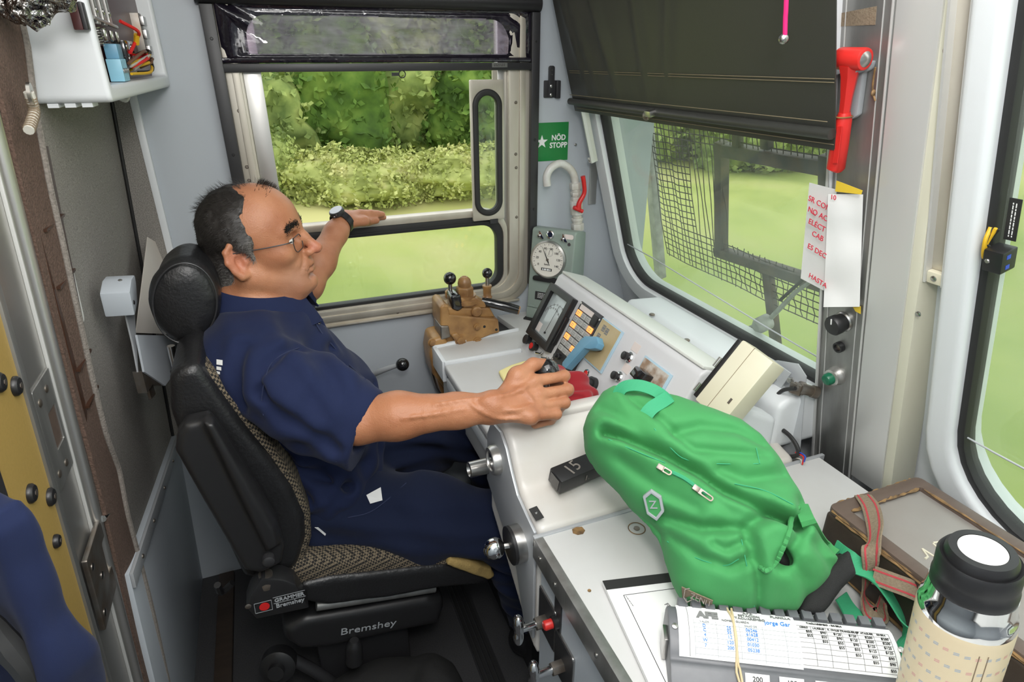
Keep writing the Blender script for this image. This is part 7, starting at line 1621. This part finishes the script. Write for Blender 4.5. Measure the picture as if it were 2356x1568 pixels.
a_ = [on(x, y, f.n, f.n@f.p(0, 0, 0.019)) for x, y in [(1866, 488), (1876, 496)]]; MB().tube(a_, 0.0008, 5).build('note_underline', 'red_ink', nt_)
for q4, nm in (([(1925, 415), (1985, 438), (1982, 447), (1922, 440)], 0), ([(1962, 706), (1980, 704), (1980, 722), (1968, 716)], 1)): MB().add([on(x, y, f.n, f.n@f.p(0, 0, 0.026 if nm == 0 else 0.004)) for x, y in q4], [(0, 1, 2, 3)]).build('tape', 'yellow_tape', nt_, solid=0.0006, smooth=False)

# cream device on steel bracket between console and post
DF = Frame(at(1690, 870, X=0.86), V3(-0.62, -0.28, 0.0)*-1, V3(0.42, 0, 0.90)) 
cr_ = thing('cream_device', 'cream plastic display unit tilted beside the console end', 'device', at(1650, 940, X=0.85))
tl, tr2, mr, bl_, br_ = (1703, 776), (1773, 829), (1722, 920), (1598, 916), (1690, 962)
# local frame: long edge down-left, width along -Y
p_tl = at(1703, 776, X=0.75); p_bl = at(1598, 918, X=0.675); p_tr = at(1773, 828, X=0.757)
ev = p_tl-p_bl; eu = p_tr-p_tl; CFm = Frame(p_bl, eu, ev); hv2 = float((p_tl-p_bl)@CFm.v); wu = float(eu@CFm.u)
MB().box(0, wu, 0, hv2, -0.05, 0.0, CFm).build('case', 'cream_plastic', cr_, bevel=0.004)
MB().box(-0.010, 0.0, 0.004, hv2-0.004, -0.048, -0.002, CFm).build('display_frame', 'black_plastic', cr_, bevel=0.002)
MB().box(-0.0115, -0.010, 0.03+hv2*0.35, hv2-0.01, -0.04, -0.008, CFm).build('display', 'lcd', cr_)
MB().box(wu*0.40, wu*0.41, 0, hv2, -0.0505, 0.0006, CFm).build('case_joint', 'seam_brown', cr_)
MB().cyl(CFm.p(-0.011, 0.012, 0.0), CFm.p(-0.011, 0.03, 0.0), 0.004).build('hinge_pin', 'steel', cr_); MB().cyl(CFm.p(-0.011, hv2*0.5, 0.0), CFm.p(-0.011, hv2*0.5+0.02, 0.0), 0.004).build('hinge_pin', 'steel', cr_)
MB().box(wu*0.75, wu*0.81, hv2*0.25, hv2*0.33, -0.001, 0.0006, CFm).build('slot', 'dull_steel', cr_)
MB().tube([CFm.p(wu*0.5, hv2*0.3, -0.05), (0.80, 0.80, 0.86), (0.82, 0.80, 0.78)], 0.008, 10).build('mount_arm', 'light_metal', cr_)
bk = thing('device_bracket', 'grey sheet steel bracket with hex bolts behind cream device', 'bracket', at(1800, 1000, X=0.97))
def bpoly(L, X, t, nm, m='light_metal'): g = Frame((X, 0, 0), (0, -1, 0), (0, 0, 1)); return MB().prism([(lambda q: (-q[1], q[2]))(at(x, y, X=X)) for x, y in L], g, 0.0, t).build(nm, m, bk, bevel=0.001)
bpoly([(1745, 835), (1790, 828), (1838, 836), (1857, 865), (1835, 1110), (1740, 1110), (1700, 1000)], 0.965, 0.003, 'back_plate')
bpoly([(1735, 860), (1772, 822), (1822, 858), (1790, 905), (1742, 890)], 0.950, 0.003, 'tilt_plate')
for x, y, r in ((1778, 867, 0.013), (1823, 873, 0.006)): q = at(x, y, X=0.948); MB().cyl(q, q-V3(0.010, 0, 0), r, n=6).build('hex_bolt', 'steel', bk, bevel=0.001)
cx_ = thing('connector_plug', 'ribbed metal connector plug fixed to side of the post', 'plug', at(1850, 895, X=0.97))
q0, q1 = at(1880, 903, X=0.985), at(1845, 893, X=0.955); MB().lathe([(0.013, 0), (0.013, 0.012), (0.011, 0.013), (0.012, 0.03), (0.014, 0.031), (0.014, 0.04), (0.010, 0.041), (0.010, 0.05)], q0, q1-q0, 20).build('shell', 'dull_steel', cx_)
MB().box(-0.012, 0.012, -0.012, 0.012, 0, 0.006, Frame(at(1832, 893, X=0.945), (0.3, -1, 0), (0, 0, 1))).build('clamp', 'dull_steel', cx_, bevel=0.002)
cbx = thing('cable_bundle', 'black and brown cables hanging between backpack and centre post', 'cables', at(1780, 1000, X=0.93))
for L, m, r in (([(1830, 893), (1800, 898), (1780, 920), (1758, 958), (1735, 990)], 'wire_black', 0.0042), ([(1740, 890), (1750, 930), (1775, 968), (1815, 1000), (1835, 1030), (1832, 1048), (1795, 1050)], 'wire_black', 0.0045), ([(1725, 975), (1765, 970), (1788, 1000), (1790, 1040)], 'wire_brown', 0.004), ([(1830, 1040), (1848, 1050), (1846, 1068)], 'wire_red', 0.0015), ([(1832, 1036), (1852, 1048), (1850, 1062)], 'wire_blue', 0.0015), ([(1828, 1052), (1842, 1056), (1844, 1066)], 'wire_white', 0.0012), ([(1710, 965), (1735, 960), (1730, 985), (1712, 975)], 'wire_blue', 0.004)):
    MB().tube([at(x, y, X=0.93) for x, y in L], r, 8, smooth=6).build('cable', m, cbx)
MB().box(-0.014, 0.014, -0.012, 0.012, -0.01, 0.01, Frame(at(1712, 952, X=0.92), (0.3, -1, 0), (0, 0, 1))).build('blue_plug', 'blue_handle', cbx, bevel=0.002)
MB().box(-0.012, 0.012, -0.02, 0.02, -0.01, 0.01, Frame(at(1838, 1080, X=0.95), (0.1, -1, 0.2), (0, 0, 1))).build('grey_plug', 'dull_steel', cbx, bevel=0.002)
# ------------------------------------------------------------------ outside
def grass_mat(name, c1, c2, c3, sc):
    m = mat(name, c1, 0.9); N, L, b = nodes(m); tc = N.new('ShaderNodeTexCoord'); nz = N.new('ShaderNodeTexNoise'); nz.inputs['Scale'].default_value = sc; nz.inputs['Detail'].default_value = 8
    rp = N.new('ShaderNodeValToRGB'); e = rp.color_ramp.elements; e[0].position = 0.32; e[0].color = (*c1, 1); e[1].position = 0.68; e[1].color = (*c3, 1); x = e.new(0.5); x.color = (*c2, 1)
    L.new(tc.outputs['Object'], nz.inputs['Vector']); L.new(nz.outputs['Fac'], rp.inputs['Fac']); L.new(rp.outputs['Color'], b.inputs['Base Color']); return m
grass_mat('meadow', (0.30, 0.36, 0.08), (0.43, 0.46, 0.13), (0.52, 0.49, 0.19), 0.5)
def two_tone():
    N, L, b = nodes(M['meadow']); rp = [n for n in N if n.type == 'VALTORGB'][0]; tc = [n for n in N if n.type == 'TEX_COORD'][0]
    sx = N.new('ShaderNodeSeparateXYZ'); L.new(tc.outputs['Object'], sx.inputs[0]); mr = N.new('ShaderNodeMapRange'); mr.inputs[1].default_value = -1.5; mr.inputs[2].default_value = 1.5
    mx = N.new('ShaderNodeMix'); mx.data_type = 'RGBA'; mx.inputs['A'].default_value = (0.15, 0.235, 0.055, 1); L.new(sx.outputs[1], mr.inputs[0]); L.new(mr.outputs[0], mx.inputs['Factor']); L.new(rp.outputs['Color'], mx.inputs['B'])
    m2 = N.new('ShaderNodeMix'); m2.data_type = 'RGBA'; m2.inputs['Factor'].default_value = 0.45; L.new(mx.outputs['Result'], m2.inputs['A']); L.new(rp.outputs['Color'], m2.inputs['B']); L.new(m2.outputs['Result'], b.inputs['Base Color'])
two_tone()
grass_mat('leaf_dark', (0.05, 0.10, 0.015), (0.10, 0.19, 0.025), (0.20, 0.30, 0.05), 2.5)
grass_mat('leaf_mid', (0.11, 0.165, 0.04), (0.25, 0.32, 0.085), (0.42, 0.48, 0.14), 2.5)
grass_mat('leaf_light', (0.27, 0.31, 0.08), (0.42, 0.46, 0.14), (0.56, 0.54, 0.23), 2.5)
n = 90; xs = np.linspace(-25, 60, n); ys = np.linspace(-30, 45, n)
P = np.zeros((n, n, 3)); XX, YY = np.meshgrid(xs, ys)
Zg = -1.15+np.clip((YY-7)/9, 0, 1)*1.0+np.clip((XX-14)/30, 0, 1)*2.4; pt = np.stack([XX, YY, XX*0], -1); Zg = Zg+0.35*vnoise(pt, 0.35)+0.18*vnoise(pt, 1.1)
P[..., 0] = XX; P[..., 1] = YY; P[..., 2] = Zg
g = MB().grid(P).build('ground', 'meadow'); struct(g, 'green meadow beside the track')
def gz_(x, y): return -1.15+min(max((y-7)/9, 0), 1)*1.0+min(max((x-14)/30, 0), 1)*2.4
rs = np.random.RandomState(21)
def bush(x, y, rx, ry, rz, m, label, name='bush', cat='bush', group='bushes beside the track', nl=5200, sink=0.25):
    z = gz_(x, y); c = V3(x, y, z+rz*(1-sink)); nu, nv = 46, 26; seed = rs.rand(3)*20
    P = np.zeros((nv, nu, 3)); th = np.linspace(0.02, math.pi-0.02, nv)[:, None]; ph = (np.arange(nu)*2*math.pi/nu)[None]
    d = np.stack([np.sin(th)*np.cos(ph), np.sin(th)*np.sin(ph), np.cos(th)+0*ph], -1)
    r = 1+0.55*vnoise(d*1.0+seed, 2.0)+0.35*vnoise(d+seed, 4.5)+0.18*vnoise(d+seed, 9)
    P = c+d*r[..., None]*V3(rx, ry, rz)
    mb = MB(); mb.grid(P, True)
    k = rs.randint(0, nu*nv, nl); base = P.reshape(-1, 3)[k]; dn = d.reshape(-1, 3)[k]; L = (0.09+0.12*rs.rand(nl))*(1.5 if y > 15 else 0.5 if y < 11.5 else 1.0)
    a = rs.randn(nl, 3); a -= dn*np.sum(a*dn, 1)[:, None]*0.4; a /= np.linalg.norm(a, axis=1)[:, None]; b = np.cross(a, rs.randn(nl, 3)); b /= np.linalg.norm(b, axis=1)[:, None]
    base = base+dn*0.16*rs.rand(nl)[:, None]; vs = np.stack([base, base+a*L[:, None]*0.5+b*L[:, None]*0.3, base+a*L[:, None], base+a*L[:, None]*0.5-b*L[:, None]*0.3], 1)
    mb.add(vs.reshape(-1, 3), [(4*i, 4*i+1, 4*i+2, 4*i+3) for i in range(nl)])
    return tag(mb.build(name, m, smooth=True, angle=180), label, cat, group)
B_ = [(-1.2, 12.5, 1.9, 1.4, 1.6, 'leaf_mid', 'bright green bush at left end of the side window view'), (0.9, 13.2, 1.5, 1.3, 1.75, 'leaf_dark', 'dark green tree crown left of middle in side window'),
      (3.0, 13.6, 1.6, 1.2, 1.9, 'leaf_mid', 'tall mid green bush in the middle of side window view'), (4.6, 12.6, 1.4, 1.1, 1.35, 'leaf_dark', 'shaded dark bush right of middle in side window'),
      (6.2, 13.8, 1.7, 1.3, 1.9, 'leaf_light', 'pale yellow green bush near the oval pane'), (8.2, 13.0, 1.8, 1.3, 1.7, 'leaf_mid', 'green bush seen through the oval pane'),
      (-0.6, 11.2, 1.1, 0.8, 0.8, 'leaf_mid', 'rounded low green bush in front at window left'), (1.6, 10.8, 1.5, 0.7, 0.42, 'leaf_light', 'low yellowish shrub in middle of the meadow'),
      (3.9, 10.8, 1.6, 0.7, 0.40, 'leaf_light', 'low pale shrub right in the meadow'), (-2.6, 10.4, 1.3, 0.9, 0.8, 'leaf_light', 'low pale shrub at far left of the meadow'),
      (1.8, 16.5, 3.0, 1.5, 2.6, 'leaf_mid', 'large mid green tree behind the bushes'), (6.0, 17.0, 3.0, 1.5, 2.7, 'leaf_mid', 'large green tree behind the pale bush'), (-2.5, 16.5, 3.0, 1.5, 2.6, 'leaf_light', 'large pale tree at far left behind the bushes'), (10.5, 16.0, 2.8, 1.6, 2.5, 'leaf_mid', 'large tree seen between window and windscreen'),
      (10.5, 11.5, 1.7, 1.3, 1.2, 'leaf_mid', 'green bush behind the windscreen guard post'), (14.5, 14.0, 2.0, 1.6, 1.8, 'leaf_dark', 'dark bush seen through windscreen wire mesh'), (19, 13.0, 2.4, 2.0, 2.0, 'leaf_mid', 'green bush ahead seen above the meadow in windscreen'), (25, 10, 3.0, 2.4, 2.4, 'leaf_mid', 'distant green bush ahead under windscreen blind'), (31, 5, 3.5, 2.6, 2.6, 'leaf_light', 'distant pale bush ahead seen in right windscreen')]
for b in B_: bush(*b, nl=9000 if b[1] < 11.3 else 5200)
# wire guard in front of the windscreen, outside
GFm = Frame(FF.p(0, 0, -0.22), FF.u, FF.v); gp_ = lambda x, y: GFm.px(x, y)
mat('guard_paint', (0.045, 0.04, 0.035), 0.6, noise=(20, (0.10, 0.07, 0.05), 0.15)); mat('guard_grey', (0.26, 0.26, 0.25), 0.6, noise=(40, (0.42, 0.42, 0.40), 0.2)); mat('wire_rust', (0.055, 0.045, 0.035), 0.6)
gd = thing('wire_guard', 'dark steel guard frame with wire mesh outside left windscreen', 'guard', GFm.p(-1.2, 0))
def bar(p, q, w, t, nm, m='guard_paint'):
    a, b = GFm.p(*gp_(*p)), GFm.p(*gp_(*q)); u_ = unit(b-a); g = Frame(a, u_, np.cross(GFm.n, u_)); MB().box(0, np.linalg.norm(b-a), -w/2, w/2, -t, 0, g).build(nm, m, gd, bevel=0.003)
bar((1470, 180), (1512, 640), 0.035, 0.03, 'guard_post', 'guard_grey')
bar((1650, 330), (1650, 590), 0.030, 0.03, 'opening_frame'); bar((1640, 345), (1920, 395), 0.035, 0.03, 'opening_frame'); bar((1640, 580), (1905, 668), 0.030, 0.03, 'opening_frame'); bar((1893, 360), (1890, 660), 0.030, 0.03, 'opening_frame')
bar((1690, 230), (1690, 340), 0.025, 0.02, 'upper_bar'); bar((1755, 230), (1757, 345), 0.028, 0.02, 'upper_bar'); bar((1760, 630), (1782, 820), 0.030, 0.02, 'lower_bar')
a0, b0 = gp_(1480, 260); a1, b1 = gp_(1900, 830); oa0, ob1 = gp_(1652, 350); oa1, ob0 = gp_(1892, 650)
mb = MB(); rr = 0.0016
def seg(p, q):
    k = 6; L = [GFm.p(p[0]+(q[0]-p[0])*i/k, p[1]+(q[1]-p[1])*i/k, 0.004*math.sin(i*2.1+p[0]*90)-0.01) for i in range(k+1)]; mb.tube(L, rr, 4, caps=False)
aR, bT, bBm = gp_(1915, 400)[0], 0.72, -0.06
for a in np.arange(a0+0.004, aR, 0.0215):
    if a < oa0-0.06: seg((a, bBm), (a, bT))
    elif a < oa0: seg((a, bBm), (a, ob1+0.06))
    else: seg((a, bBm), (a, ob0)); seg((a, ob1), (a, bT))
for b in np.arange(bBm, bT, 0.0215):
    if ob0 < b < ob1: seg((a0, b), (min(oa0-0.05, a0+0.19), b))
    else: seg((a0, b), (aR, b))
o = mb.build('wire_mesh', 'wire_rust', gd); o['kind'] = 'stuff'
wi = thing('windscreen_wiper', 'thin grey wiper arm outside the left windscreen', 'wiper', FF.p(*FF.px(1770, 790), -0.05))
wpx = lambda x, y: on(x, y, FF.n, FF.n@FF.p(0, 0, -0.06))
MB().tube([wpx(1690, 770), wpx(1770, 735), wpx(1830, 672), wpx(1875, 640)], [0.007, 0.006, 0.004], 8).build('wiper_arm', 'guard_grey', wi); MB().tube([wpx(1795, 690), wpx(1850, 640), wpx(1885, 618)], 0.004, 6).build('wiper_blade', 'rubber', wi)
MB().lathe([(0.02, 0), (0.02, 0.03), (0.012, 0.04)], wpx(1768, 738), FF.n, 16).build('wiper_pivot', 'guard_grey', wi)
# stand of the right window outside
bar2 = thing('guard_stanchion', 'grey steel stanchion outside the right windscreen', 'post', FF.p(-0.35, 0, -0.25))
A_, B2_ = FF.p(*FF.px(2352, 560), -0.25), FF.p(*FF.px(2320, 1140), -0.25); MB().tube([A_+(A_-B2_)*0.4, B2_+(B2_-A_)*0.2], 0.016, 12).build('stanchion', 'guard_grey', bar2)

flush_texts()
